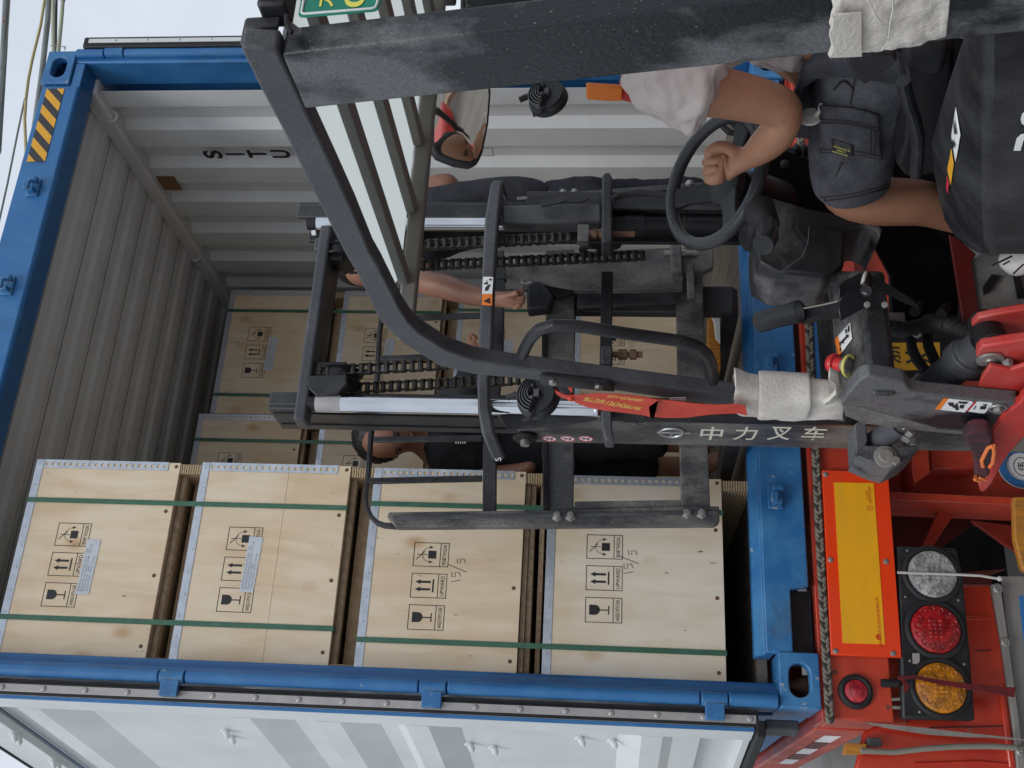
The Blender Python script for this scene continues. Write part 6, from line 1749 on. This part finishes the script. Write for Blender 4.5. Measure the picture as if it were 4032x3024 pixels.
mb = MB().loft(rg2, cap=False); o_ = mb.build('cloth_layer', M['cloth'], wr2)
m0 = o_.modifiers.new('sub', 'SUBSURF'); m0.levels = 2; m0.render_levels = 2
m0 = o_.modifiers.new('solid', 'SOLIDIFY'); m0.thickness = 0.004
# rolled fold at the console
A_ = pl([(3266, 1462), (3300, 1480), (3312, 1530), (3290, 1590), (3250, 1602)], x=XG-0.005); B_ = pl([(3262, 1500), (3288, 1520), (3290, 1555), (3262, 1580), (3240, 1590)], x=XG-0.02)
MB().strip(A_, B_, (0.012, 0, 0)).build('folded_edge', M['cloth'], wr2, bevel=0.003)
# red ribbon with gold print
YR = px(2300, 1600, x=XG-0.03).y
def rib(A, B, x=XG-0.035, dx=0.0, nm='ribbon', parent=None, n=1):
    return MB().strip(pl(A, x=x), pl(B, x=x+dx), (0.0015, 0, 0)).build(nm, M['ribbon'], parent, bevel=0)
rA = [(2246, 1562), (2262, 1556), (2300, 1556), (2345, 1550), (2430, 1553), (2510, 1560), (2590, 1577)]
rB = [(2250, 1575), (2275, 1590), (2320, 1606), (2380, 1617), (2450, 1625), (2520, 1633), (2578, 1650)]
rA2 = [(2246, 1562), (2262, 1556), (2300, 1556), (2345, 1550), (2430, 1553), (2510, 1560), (2592, 1576), (2555, 1602)]
rB2 = [(2250, 1575), (2275, 1590), (2320, 1606), (2380, 1617), (2450, 1625), (2520, 1633), (2560, 1642), (2576, 1650)]
rbn = rib(rA2, rB2, x=XG-0.040)
tag(rbn, 'red ribbon with gold phone numbers tied at the front pillar', 'ribbon')
tA = [(2540, 1566), (2640, 1578), (2740, 1590), (2830, 1596), (2900, 1592), (2935, 1598)]; tB = [(2560, 1640), (2620, 1646), (2700, 1645), (2800, 1632), (2900, 1628), (2942, 1636)]
rib(tA, tB, x=XG-0.030, nm='ribbon_tail', parent=rbn)
rib([(2184, 1535), (2215, 1552), (2246, 1560)], [(2190, 1552), (2215, 1568), (2250, 1576)], nm='ribbon_knot', parent=rbn)
rib([(2236, 1528), (2248, 1545), (2256, 1562)], [(2252, 1528), (2254, 1545), (2246, 1568)], nm='ribbon_knot', parent=rbn)
MB().sphere(px(2248, 1567, x=XG-0.04), 0.008, n=10).build('knot', M['ribbon'], rbn)
mb = MB()
xr = XG-0.0415
def rtext(s, X0, Y0, X1, Y1, h):
    a, b_ = px(X0, Y0, x=xr), px(X1, Y1, x=xr)
    d_ = (b_-a); c_ = (a+b_)/2
    up_ = Vector((-1, 0, 0)).cross(d_.normalized())
    if up_.y > 0: up_ = -up_
    # lettering runs down the ribbon, tops towards the upper side of the photograph
    text_fit(mb, s, c_, d_, up_, w=d_.length, h=h, bold=0.012)
rtext('销售热线:', 2300, 1570, 2384, 1583, 0.024)
rtext('13634266146', 2390, 1586, 2524, 1609, 0.022)
rtext('0577-62769689', 2393, 1559, 2530, 1577, 0.014)
mb.build('gold_print', M['gold'], rbn, smooth=False)
# maroon glove lying on the mudguard
gl = zz([(1240, 1090), (1270, 1050), (1330, 1030), (1440, 1030), (1468, 1080), (1478, 1170), (1482, 1240), (1450, 1325), (1452, 1400), (1400, 1425), (1325, 1425), (1318, 1330), (1300, 1220), (1265, 1150), (1232, 1120)], 3200, 1200, K3)
g_ = MB().prism(pl(gl, x=0.405), (0.030, 0, 0)).build('glove', M['glove'], None, bevel=0.014, seg=4)
tag(g_, 'maroon and black knitted glove with orange edging lying on the red forklift mudguard', 'glove')
MB().tube(pl(zz([(1475, 1150), (1430, 1170), (1400, 1230), (1380, 1270), (1390, 1320), (1440, 1325), (1470, 1290), (1482, 1210), (1475, 1150)], 3200, 1200, K3), x=0.402), 0.0042, 8).build('orange_edge', M['gloveedge'], g_)
MB().tube(pl(zz([(1325, 1428), (1330, 1405), (1360, 1410), (1410, 1428), (1370, 1438), (1325, 1428)], 3200, 1200, K3), x=0.402), 0.004, 8).build('orange_edge', M['gloveedge'], g_)
MB().prism(pl(zz([(1430, 1180), (1410, 1230), (1390, 1275), (1400, 1310), (1440, 1315), (1465, 1280), (1473, 1210), (1465, 1170)], 3200, 1200, K3), x=0.4035), (0.002, 0, 0)).build('cuff_opening', M['ink'], g_)
# white paper and timber lying behind the forks
o = MB().prism(pl([(2786, 1195), (2826, 1192), (2836, 1260), (2836, 1350), (2818, 1330), (2810, 1262), (2795, 1235)], y=-0.02), (0, 0.01, 0)).build('torn_card', M['white'], None, bevel=0.001)
mb = MB(); random.seed(3)
for i in range(26):
    X, Y = random.uniform(2794, 2826), random.uniform(1198, 1250)
    if X > 2790+(Y-1195)*0.28:
        mb.prism(pl([(X, Y), (X+random.uniform(2, 7), Y+random.uniform(1, 4)), (X+random.uniform(0, 4), Y+random.uniform(4, 8))], y=-0.0205), (0, 0.0004, 0))
mb.build('black_marks', M['ink'], o, smooth=False)
tag(o, 'torn white card with black speckles behind the fork carriage', 'card')
o = MB().prism(pl([(2790, 1245), (2812, 1262), (2836, 1350), (2838, 1450), (2800, 1440), (2788, 1330)], y=0.0), (0, 0.06, 0)).build('timber_offcut', M['orangewood'], None, bevel=0.002)
tag(o, 'weathered yellow timber offcut behind the fork carriage', 'timber')

MB().box(0.56, 1.50, -3.05, -2.50, GZ+0.15, 0.02).build('counterweight', M['red_f'], fk, bevel=0.08, seg=5)
MB().box(0.52, 1.54, -2.50, -2.30, GZ+0.25, -0.1).build('counterweight', M['red_f'], fk, bevel=0.04, seg=4)

# things lying in the yard behind, seen in the mirror
yd = MB().box(1.75, 2.75, -6.6, -5.2, GZ, GZ+0.75).build('machine_cover', M['red_f'], None, bevel=0.22, seg=6)
tag(yd, 'red rounded machine cover out in the yard, reflected in the mirror', 'machine cover')
yd = MB().box(3.0, 3.12, -7.4, -4.2, GZ, GZ+0.10).build('timber_beam', M['wood'], None, bevel=0.005)
tag(yd, 'long timber lying on the concrete beside the red machine cover', 'timber')
# ================= people =================
def skin_body(name, J, E_, mname, parent=None, root=0, sub=2, disp=None, smooth=True):
    """J: (point, rx, ry); E_: edges; grown with a Skin modifier"""
    me = bpy.data.meshes.new(name)
    me.from_pydata([tuple(j[0]) for j in J], E_, [])
    o = bpy.data.objects.new(name, me)
    if parent is not None:
        me.transform(wmat(parent).inverted())
        scene.collection.objects.link(o); o.parent = parent
    else:
        scene.collection.objects.link(o)
    me.materials.append(M[mname])
    sk = o.modifiers.new('skin', 'SKIN'); sk.use_smooth_shade = True; sk.branch_smoothing = 0.6
    sv = me.skin_vertices[0].data
    for i, j in enumerate(J):
        sv[i].radius = (j[1], j[2] if len(j) > 2 else j[1])
        sv[i].use_root = (i == root)
    s = o.modifiers.new('sub', 'SUBSURF'); s.levels = sub; s.render_levels = sub
    if disp:
        tx = bpy.data.textures.new('folds', 'CLOUDS'); tx.noise_scale = disp[0]; tx.noise_depth = 2
        dm = o.modifiers.new('folds', 'DISPLACE'); dm.texture = tx; dm.strength = disp[1]; dm.mid_level = 0.5; dm.texture_coords = 'GLOBAL'
    return o
def chainE(*idx): return [(a, b) for a, b in zip(idx[:-1], idx[1:])]

def head_into(o_parent, c, fwd, up, r, skinm, hairm=True, hair_len=0.0):
    """a head with face: returns head mesh in the person's hierarchy"""
    fwd = Vector(fwd).normalized(); up = Vector(up).normalized(); up = (up-fwd*up.dot(fwd)).normalized(); rt = fwd.cross(up)
    B3 = Matrix((rt, fwd, up)).transposed().to_4x4()
    def T(x, y, z): return c+rt*x*r+fwd*y*r+up*z*r
    bm = bmesh.new()
    bmesh.ops.create_uvsphere(bm, u_segments=28, v_segments=20, radius=1)
    for v in bm.verts:
        x, y, z = v.co
        sx = 0.78-0.16*max(0, -z)**1.3
        sy = 0.95-0.05*max(0, -z)
        yy = y*sy
        if y > 0 and z < 0: yy = y*sy*(0.92+0.08*z)
        # nose, brow, mouth, chin
        if y > 0.5:
            yy += 0.20*math.exp(-((x/0.14)**2)-(((z+0.16)/0.17)**2))
            yy -= 0.07*(math.exp(-(((abs(x)-0.33)/0.16)**2)-(((z-0.03)/0.12)**2)))
            yy += 0.05*math.exp(-((x/0.28)**2)-(((z+0.52)/0.10)**2))
            yy += 0.06*math.exp(-((x/0.3)**2)-(((z+0.88)/0.16)**2))
        v.co = T(x*sx, yy, z*1.18)
    me = bpy.data.meshes.new('head'); bm.to_mesh(me); bm.free()
    me.materials.append(M[skinm])
    for p in me.polygons: p.use_smooth = True
    return me, T

# ---------- driver ----------
J = []
def add(p, rx, ry=None): J.append((p, rx, ry if ry else rx)); return len(J)-1
pel = add(pd(3455, 165, 2.12), 0.10, 0.10)
spn = add(pd(3150, 60, 2.12), 0.10, 0.09)
chs = add(pd(2800, 10, 2.14), 0.12, 0.10)
nk0 = add(pd(2480, 70, 2.18), 0.075, 0.075)
nk = add(pd(2370, 55, 2.20), 0.055)
hd0 = add(pd(2230, 60, 2.24), 0.070, 0.075)
hd1 = add(pd(2120, 62, 2.26), 0.085, 0.095)
hd2 = add(pd(2010, 50, 2.28), 0.070, 0.080)
shl = add(pd(2560, 285, 2.06), 0.068, 0.068)
ua1 = add(pd(2720, 345, 2.04), 0.053)
ua2 = add(pd(2930, 382, 2.06), 0.047)
elb = add(pd(3105, 428, 2.08), 0.044, 0.040)
fa1 = add(pd(3070, 515, 2.13), 0.041, 0.039)
fa2 = add(pd(3000, 585, 2.20), 0.036, 0.034)
wrs = add(pd(2945, 630, 2.25), 0.027, 0.024)
plm = add(pd(2893, 648, 2.285), 0.043, 0.030)
kn = add(pd(2838, 652, 2.300), 0.044, 0.030)
E2 = chainE(pel, spn, chs, nk0, nk, hd0, hd1, hd2)+chainE(nk0, shl, ua1, ua2, elb, fa1, fa2, wrs, plm, kn)
# right arm, mostly hidden
shr = add(pd(2560, -120, 2.45), 0.06); er = add(pd(2900, 60, 2.60), 0.045); wr_ = add(pd(3060, 245, 2.60), 0.030); hr = add(pd(3090, 300, 2.60), 0.046, 0.032)
E2 += chainE(nk0, shr, er, wr_, hr)
# legs
hl = add(pd(3440, 300, 2.12), 0.095); th = add(pd(3370, 520, 2.22), 0.080); kl = add(pd(3310, 770, 2.34), 0.062, 0.060)
sh1 = add(pd(3450, 800, 2.33), 0.056, 0.058); cf = add(pd(3620, 790, 2.36), 0.053, 0.055); an = add(pd(3850, 880, 2.44), 0.036); ft = add(pd(4000, 1000, 2.50), 0.034)
E2 += chainE(pel, hl, th, kl, sh1, cf, an, ft)
hr2 = add(pd(3440, 60, 2.45), 0.09); th2 = add(pd(3380, 280, 2.60), 0.075); kr = add(pd(3330, 420, 2.75), 0.058); shr2 = add(pd(3640, 470, 2.80), 0.045)
E2 += chainE(pel, hr2, th2, kr, shr2)
# fingers: four curled fingers closing on the spinner knob, thumb on the side
fin = []
for i, (dY, ln) in enumerate(((-58, 0.95), (-21, 1.0), (17, 0.96), (52, 0.82))):
    a = add(pd(2832+abs(dY)*0.16, 655+dY, 2.283), 0.0155)
    b_ = add(pd(2790+abs(dY)*0.22, 655+dY*0.98, 2.292), 0.0145)
    c_ = add(pd(2778+abs(dY)*0.20, 656+dY*0.92, 2.322), 0.0125)
    d_ = add(pd(2806, 658+dY*0.85, 2.345), 0.0105)
    E2 += chainE(kn, a, b_, c_, d_)
t0 = add(pd(2890, 588, 2.262), 0.0175); t1 = add(pd(2836, 572, 2.262), 0.0150); t2 = add(pd(2796, 590, 2.268), 0.0130); t3 = add(pd(2776, 618, 2.274), 0.0105)
E2 += chainE(plm, t0, t1, t2, t3)
# right hand fingers
for i in range(4):
    a = add(pd(3125+10*i, 325-8*i, 2.585), 0.010); b_ = add(pd(3150+4*i, 330-4*i, 2.60), 0.009)
    E2 += chainE(hr, a, b_)
dr = skin_body('person', J, E2, 'skin', None, root=pel, sub=2)
tag(dr, 'driver in pale pink T-shirt and washed black denim shorts, hand on the steering knob', 'person')
# T-shirt
J2 = [(pd(3200, 45, 2.14), 0.120, 0.12), (pd(3000, -5, 2.16), 0.130, 0.12), (pd(2760, 30, 2.16), 0.150, 0.13), (pd(2560, 90, 2.17), 0.115, 0.11), (pd(2450, 65, 2.19), 0.070, 0.070),
      (pd(2560, 262, 2.07), 0.086, 0.086), (pd(2660, 325, 2.045), 0.082, 0.082), (pd(2750, 370, 2.04), 0.078, 0.076), (pd(2818, 395, 2.04), 0.082, 0.078),
      (pd(2560, -130, 2.45), 0.08, 0.08), (pd(2850, 20, 2.58), 0.072, 0.07), (pd(3080, 190, 2.52), 0.070, 0.065), (pd(3310, 140, 2.13), 0.100, 0.10), (pd(3060, 185, 2.46), 0.05, 0.05)]
sh_ = skin_body('tshirt', J2, [(12, 0), (0, 1), (1, 2), (2, 3), (3, 4), (3, 5), (5, 6), (6, 7), (7, 8), (3, 9), (9, 10), (10, 11), (11, 13)], 'tshirt', dr, root=2, sub=4, disp=(0.050, 0.034))
# shorts
J3 = [(pd(3450, 175, 2.13), 0.150, 0.145), (pd(3430, 305, 2.12), 0.112, 0.112), (pd(3385, 440, 2.17), 0.102, 0.100), (pd(3355, 580, 2.23), 0.098, 0.096), (pd(3350, 690, 2.28), 0.094, 0.088), (pd(3352, 762, 2.31), 0.093, 0.086),
      (pd(3440, 60, 2.45), 0.115, 0.115), (pd(3380, 260, 2.60), 0.098, 0.098), (pd(3345, 340, 2.70), 0.088, 0.085)]
so_ = skin_body('shorts', J3, [(0, 1), (1, 2), (2, 3), (3, 4), (4, 5), (0, 6), (6, 7), (7, 8)], 'denim', dr, root=0, sub=3, disp=(0.05, 0.012))
# cargo pocket with flap, label, seams
os_ = surf(so_)
def onl(X, Y, lift=0.001): return os_(X, Y, lift)
pk = skin_patch(os_, lambda u, v: (3222+u*238+v*12, 420+v*175+u*28-10*math.sin(u*3.1)), 14, 12, 'denim', 'cargo_pocket', so_, 0.004, 0.003)
fl_ = skin_patch(os_, lambda u, v: (3240+u*220, 412+v*62+u*34-12*math.sin(u*3.1)+v*(-14*abs(u-.5))), 12, 6, 'denim', 'pocket_flap', so_, 0.007, 0.003)
mb = MB()
mb.tube([onl(3243+u*214, 466+u*34-12*math.sin(u*3.1), 0.009) for u in [i/14 for i in range(15)]], 0.0014, 6)
mb.tube([onl(3243+u*214, 480+u*34-12*math.sin(u*3.1), 0.005) for u in [i/14 for i in range(15)]], 0.0022, 6)
mb.tube([onl(3235+u*225, 583+u*26-10*math.sin(u*3.1), 0.006) for u in [i/14 for i in range(15)]], 0.0014, 6)
mb.tube([onl(3235+u*230, 597+u*26-10*math.sin(u*3.1), 0.003) for u in [i/14 for i in range(15)]], 0.0020, 6)
for X in (3425, 3440): mb.tube([onl(X, 490+v*110, 0.0062) for v in [i/8 for i in range(9)]], 0.0012, 6)
mb.tube([onl(3228+u*270, 790-u*55+10*math.sin(u*3), 0.002) for u in [i/14 for i in range(15)]], 0.0016, 6)
mb.tube([onl(3232+u*270, 776-u*55+10*math.sin(u*3), 0.002) for u in [i/14 for i in range(15)]], 0.0010, 6)
mb.tube([onl(3368-v*20, 300+v*110, 0.002) for v in [i/8 for i in range(9)]], 0.0012, 6)
mb.tube([onl(3285+75*v, 352-34*math.sin(v*3.14), 0.002) for v in [i/10 for i in range(11)]], 0.0020, 6)
mb.build('seam', M['stitch'], so_)
lb_ = skin_patch(os_, lambda u, v: (3282+u*80, 540+v*42+u*22), 5, 4, 'ink', 'woven_label', so_, 0.0078, 0.001)
mb = MB()
rt_ = (onl(3360, 582)-onl(3285, 560)).normalized(); up__ = (-Fv).cross(rt_).normalized()
for i, (s_, w_, h_) in enumerate((('USA QUANNT W', 0.031, 0.0050), ('THE QUALITY WORKWEAR', 0.032, 0.0026), ('SINCE DENIM SUPPLY CO', 0.032, 0.0026), ('ORIGINAL FIT', 0.018, 0.0026), ('WASHED COTTON TWILL', 0.031, 0.0026))):
    text_fit(mb, s_, onl(3321, 571, 0.011)+up__*(0.0090-0.0050*i), rt_, up__, w=w_, h=h_, bold=0.01)
mb.build('label_print', M['sign_yellow'], lb_, smooth=False)
# hair cap over the driver's head
bm_c = pd(2105, 62, 2.265)
mb = MB()
mb.sphere(bm_c+Vector((0, -0.038, 0.028)), 0.106, 0.100, 0.112, n=24)
hr_ = mb.build('hair', M['hair'], dr)
tx = bpy.data.textures.new('tufts', 'CLOUDS'); tx.noise_scale = 0.012
dm = hr_.modifiers.new('sub', 'SUBSURF'); dm.levels = 2; dm.render_levels = 2
dm = hr_.modifiers.new('tufts', 'DISPLACE'); dm.texture = tx; dm.strength = 0.014; dm.texture_coords = 'GLOBAL'
# white trainer
J4 = [(pd(3985, 985, 2.36), 0.050, 0.046), (pd(4010, 1020, 2.37), 0.050, 0.042), (pd(4040, 1050, 2.38), 0.042, 0.034)]
skin_body('shoe', J4, [(0, 1), (1, 2)], 'white', dr, root=0, sub=2)
MB().tube([pd(3905, 1045, 2.31), pd(3940, 1030, 2.30), pd(3985, 1008, 2.30)], 0.0022, 6).tube([pd(3950, 1042, 2.30), pd(3975, 1028, 2.30)], 0.002, 6).tube([pd(3990, 1078, 2.31), pd(4030, 1040, 2.31)], 0.002, 6).build('shoe_trim', M['ink'], dr)
# white pendant on the shorts cord
MB().lathe(pd(3192, 462, 2.14), (0.1, -1, 0.2), [(0, 0.022), (0.004, 0.021), (0.006, 0.012)], 20).build('cord_toggle', M['cloth'], dr)
MB().tube([pd(3213, 455, 2.13), pd(3225, 440, 2.12), pd(3235, 410, 2.12)], 0.005, 8).build('cord', M['cloth'], dr)

# ---------- worker bending between the doorway stack and the mast ----------
J = []
pel = add(pd(2110, 1765, 4.25), 0.075, 0.075); spn = add(pd(1900, 1755, 4.20), 0.09, 0.08); chs = add(pd(1740, 1745, 4.12), 0.10, 0.09); nk0 = add(pd(1650, 1728, 4.08), 0.06)
hd0 = add(pd(1600, 1722, 4.04), 0.055, 0.055); hd1 = add(pd(1555, 1722, 4.02), 0.078, 0.090); hd2 = add(pd(1490, 1728, 4.02), 0.075, 0.090); hd3 = add(pd(1450, 1735, 4.03), 0.055, 0.062)
E1 = chainE(pel, spn, chs, nk0, hd0, hd1, hd2, hd3)
sl_ = add(pd(1730, 1640, 4.0), 0.06); el_ = add(pd(1850, 1520, 3.85), 0.042); wl_ = add(pd(1862, 1400, 3.75), 0.027); hl_ = add(pd(1858, 1358, 3.72), 0.034, 0.022)
E1 += chainE(chs, sl_, el_, wl_, hl_)
for i in range(4):
    a = add(pd(1846+9*i, 1335, 3.70), 0.0095); b_ = add(pd(1848+9*i, 1312+abs(i-1)*4, 3.69), 0.008); E1 += chainE(hl_, a, b_)
a = add(pd(1880, 1350, 3.70), 0.010); b_ = add(pd(1890, 1335, 3.69), 0.008); E1 += chainE(hl_, a, b_)
sr_ = add(pd(1730, 1850, 4.15), 0.06); er_ = add(pd(1900, 1880, 4.1), 0.042); wr_ = add(pd(2060, 1850, 4.0), 0.028); hr_2 = add(pd(2110, 1830, 3.98), 0.034, 0.022)
E1 += chainE(chs, sr_, er_, wr_, hr_2)
k1 = add(pd(2400, 1730, 4.15), 0.048); a1 = add(pd(2760, 1745, 4.2), 0.04); f1 = add(pd(2850, 1700, 4.1), 0.035)
E1 += chainE(pel, k1, a1, f1)
k2 = add(pd(2400, 1830, 4.30), 0.048); a2 = add(pd(2760, 1840, 4.35), 0.04); f2 = add(pd(2850, 1800, 4.25), 0.035)
E1 += chainE(pel, k2, a2, f2)
w1 = skin_body('person', J, E1, 'skin_d', None, root=pel, sub=2)
tag(w1, 'worker in a black T-shirt leaning forward beside the doorway crates', 'person')
skin_body('tshirt', [(pd(2280, 1760, 4.25), 0.14, 0.13), (pd(1950, 1755, 4.20), 0.145, 0.135), (pd(1750, 1748, 4.13), 0.155, 0.14), (pd(1672, 1735, 4.09), 0.085, 0.08), (pd(1735, 1640, 4.0), 0.078, 0.075), (pd(1800, 1560, 3.92), 0.070, 0.068), (pd(1735, 1850, 4.15), 0.078, 0.075), (pd(1850, 1870, 4.12), 0.066, 0.065), (pd(1853, 1515, 3.85), 0.062, 0.06), (pd(1862, 1420, 3.77), 0.046, 0.045)],
          [(0, 1), (1, 2), (2, 3), (2, 4), (4, 5), (5, 8), (8, 9), (2, 6), (6, 7)], 'navy', w1, root=2, sub=3, disp=(0.06, 0.018))
skin_body('trousers', [(pd(2090, 1765, 4.25), 0.142, 0.132), (pd(2230, 1735, 4.20), 0.10, 0.10), (pd(2400, 1728, 4.15), 0.082, 0.08), (pd(2640, 1742, 4.18), 0.066, 0.066), (pd(2230, 1800, 4.28), 0.10, 0.10), (pd(2400, 1830, 4.30), 0.082, 0.08), (pd(2600, 1838, 4.33), 0.068, 0.068)],
          [(0, 1), (1, 2), (2, 3), (0, 4), (4, 5), (5, 6)], 'navy', w1, root=0, sub=3, disp=(0.06, 0.016))
mb = MB().sphere(pd(1492, 1722, 4.035), 0.098, 0.105, 0.100, n=20)
h_ = mb.build('hair', M['hair'], w1)
dm = h_.modifiers.new('sub', 'SUBSURF'); dm.levels = 2; dm.render_levels = 2
dm = h_.modifiers.new('tufts', 'DISPLACE'); dm.texture = tx; dm.strength = 0.02; dm.texture_coords = 'GLOBAL'
# face: brow, nose, mouth turned down towards the forks
def face(parent, c, fwd, up, r, skinm):
    me, T = head_into(parent, c, fwd, up, r, skinm)
    me.transform(wmat(parent).inverted())
    o = bpy.data.objects.new('face', me); scene.collection.objects.link(o); o.parent = parent
    mb = MB()
    for s_ in (-1, 1):
        mb.sphere(T(0.30*s_, 0.80, 0.05), r*0.11, r*0.11, r*0.06, n=10)
        mb.tube([T(0.14*s_, 0.93, 0.22), T(0.30*s_, 0.90, 0.27), T(0.46*s_, 0.78, 0.20)], r*0.035, 6)
    mb.build('eyes_and_brows', M['hair'], o)
    mb = MB().tube([T(-0.22, 0.86, -0.50), T(0, 0.98, -0.52), T(0.22, 0.86, -0.50)], r*0.035, 6)
    mb.build('mouth', M['skin_d'], o)
    mb = MB()
    for s_ in (-1, 1): mb.sphere(T(0.80*s_, 0.0, 0.0), r*0.10, r*0.18, r*0.24, n=12)
    mb.build('ear', M[skinm], o)
    return o
face(w1, pd(1535, 1722, 4.00), (-Rv*0.15-Fv*0.75-Uv*0.55), (Uv*0.8-Fv*0.4-Rv*0.2), 0.092, 'skin_d')
face(dr, bm_c+Vector((0, 0.012, -0.01)), (0.05, 1, -0.12), (0, 0.1, 1), 0.100, 'skin')
# chest print
mb = MB()
for i in range(5): mb.obox(pd(1795+9*i, 1736, 3.985), Rv*0.010, Uv*0.0018, Fv*0.001)
mb.build('shirt_print', M['white'], w1)

# ---------- worker on the far side, reaching for the carriage ----------
J = []
pel = add(pd(2120, 800, 4.20), 0.075, 0.075); spn = add(pd(1900, 800, 4.15), 0.085, 0.08); chs = add(pd(1700, 850, 4.10), 0.095, 0.085); nk0 = add(pd(1590, 920, 4.06), 0.062)
hd0 = add(pd(1530, 965, 4.02), 0.055); hd1 = add(pd(1480, 1000, 4.0), 0.078, 0.090); hd2 = add(pd(1420, 1030, 4.0), 0.075, 0.090); hd3 = add(pd(1385, 1040, 4.0), 0.055)
E1 = chainE(pel, spn, chs, nk0, hd0, hd1, hd2, hd3)
sl_ = add(pd(1620, 990, 3.85), 0.06); el_ = add(pd(1660, 1110, 3.62), 0.046, 0.044); el2 = add(pd(1760, 1130, 3.56), 0.045, 0.042); fo = add(pd(1850, 1160, 3.50), 0.038); wl_ = add(pd(1950, 1180, 3.44), 0.029, 0.027); hl_ = add(pd(2005, 1185, 3.42), 0.040, 0.024)
E1 += chainE(chs, sl_, el_, el2, fo, wl_, hl_)
for i, (dx, dy) in enumerate(((62, -36), (66, -10), (64, 8), (52, 24))):
    a = add(pd(2005+dx*0.45, 1185+dy*0.8, 3.40), 0.0105); b_ = add(pd(2005+dx*0.78, 1180+dy*0.9, 3.395), 0.0095); c_ = add(pd(2005+dx, 1178+dy*0.9, 3.40), 0.008)
    E1 += chainE(hl_, a, b_, c_)
a = add(pd(2015, 1162, 3.39), 0.012); b_ = add(pd(2045, 1150, 3.38), 0.010); E1 += chainE(hl_, a, b_)
sr_ = add(pd(1640, 760, 4.2), 0.058); er_ = add(pd(1780, 716, 4.15), 0.046); er2 = add(pd(1785, 770, 4.22), 0.042); wr_ = add(pd(1780, 860, 4.30), 0.03); hr_2 = add(pd(1785, 920, 4.32), 0.034, 0.022)
E1 += chainE(chs, sr_, er_, er2, wr_, hr_2)
k1 = add(pd(2420, 830, 4.05), 0.048); a1 = add(pd(2800, 850, 4.1), 0.036); f1 = add(pd(2870, 890, 4.0), 0.035); E1 += chainE(pel, k1, a1, f1)
k2 = add(pd(2460, 782, 4.25), 0.048); a2 = add(pd(2840, 768, 4.3), 0.036); f2 = add(pd(2900, 800, 4.2), 0.035); E1 += chainE(pel, k2, a2, f2)
w2 = skin_body('person', J, E1, 'skin_d', None, root=pel, sub=2)
tag(w2, 'worker in a dark grey T-shirt reaching a bare forearm to the fork carriage', 'person')
skin_body('tshirt', [(pd(2215, 812, 4.2), 0.150, 0.145), (pd(1920, 825, 4.15), 0.155, 0.14), (pd(1730, 858, 4.10), 0.165, 0.14), (pd(1610, 900, 4.07), 0.085, 0.08), (pd(1615, 985, 3.86), 0.092, 0.088), (pd(1645, 1080, 3.68), 0.074, 0.070), (pd(1640, 765, 4.2), 0.074, 0.072), (pd(1712, 722, 4.17), 0.066, 0.064)],
          [(0, 1), (1, 2), (2, 3), (2, 4), (4, 5), (2, 6), (6, 7)], 'greyshirt', w2, root=2, sub=3, disp=(0.06, 0.016))
skin_body('trousers', [(pd(2180, 805, 4.20), 0.130, 0.13), (pd(2330, 830, 4.12), 0.095, 0.095), (pd(2480, 840, 4.05), 0.080, 0.08), (pd(2760, 848, 4.1), 0.07, 0.07), (pd(2330, 775, 4.22), 0.095, 0.095), (pd(2480, 782, 4.25), 0.075, 0.075), (pd(2800, 760, 4.28), 0.075, 0.075), (pd(2060, 810, 4.20), 0.13, 0.13)],
          [(7, 0), (0, 1), (1, 2), (2, 3), (0, 4), (4, 5), (5, 6)], 'navy', w2, root=0, sub=3, disp=(0.06, 0.016))
h_ = MB().sphere(pd(1415, 1010, 4.03), 0.112, 0.116, 0.108, n=20).build('hair', M['hair'], w2)
face(w2, pd(1462, 1030, 3.97), (-Rv*0.7-Fv*0.5-Uv*0.5), (Uv*0.8-Rv*0.5), 0.090, 'skin_d')
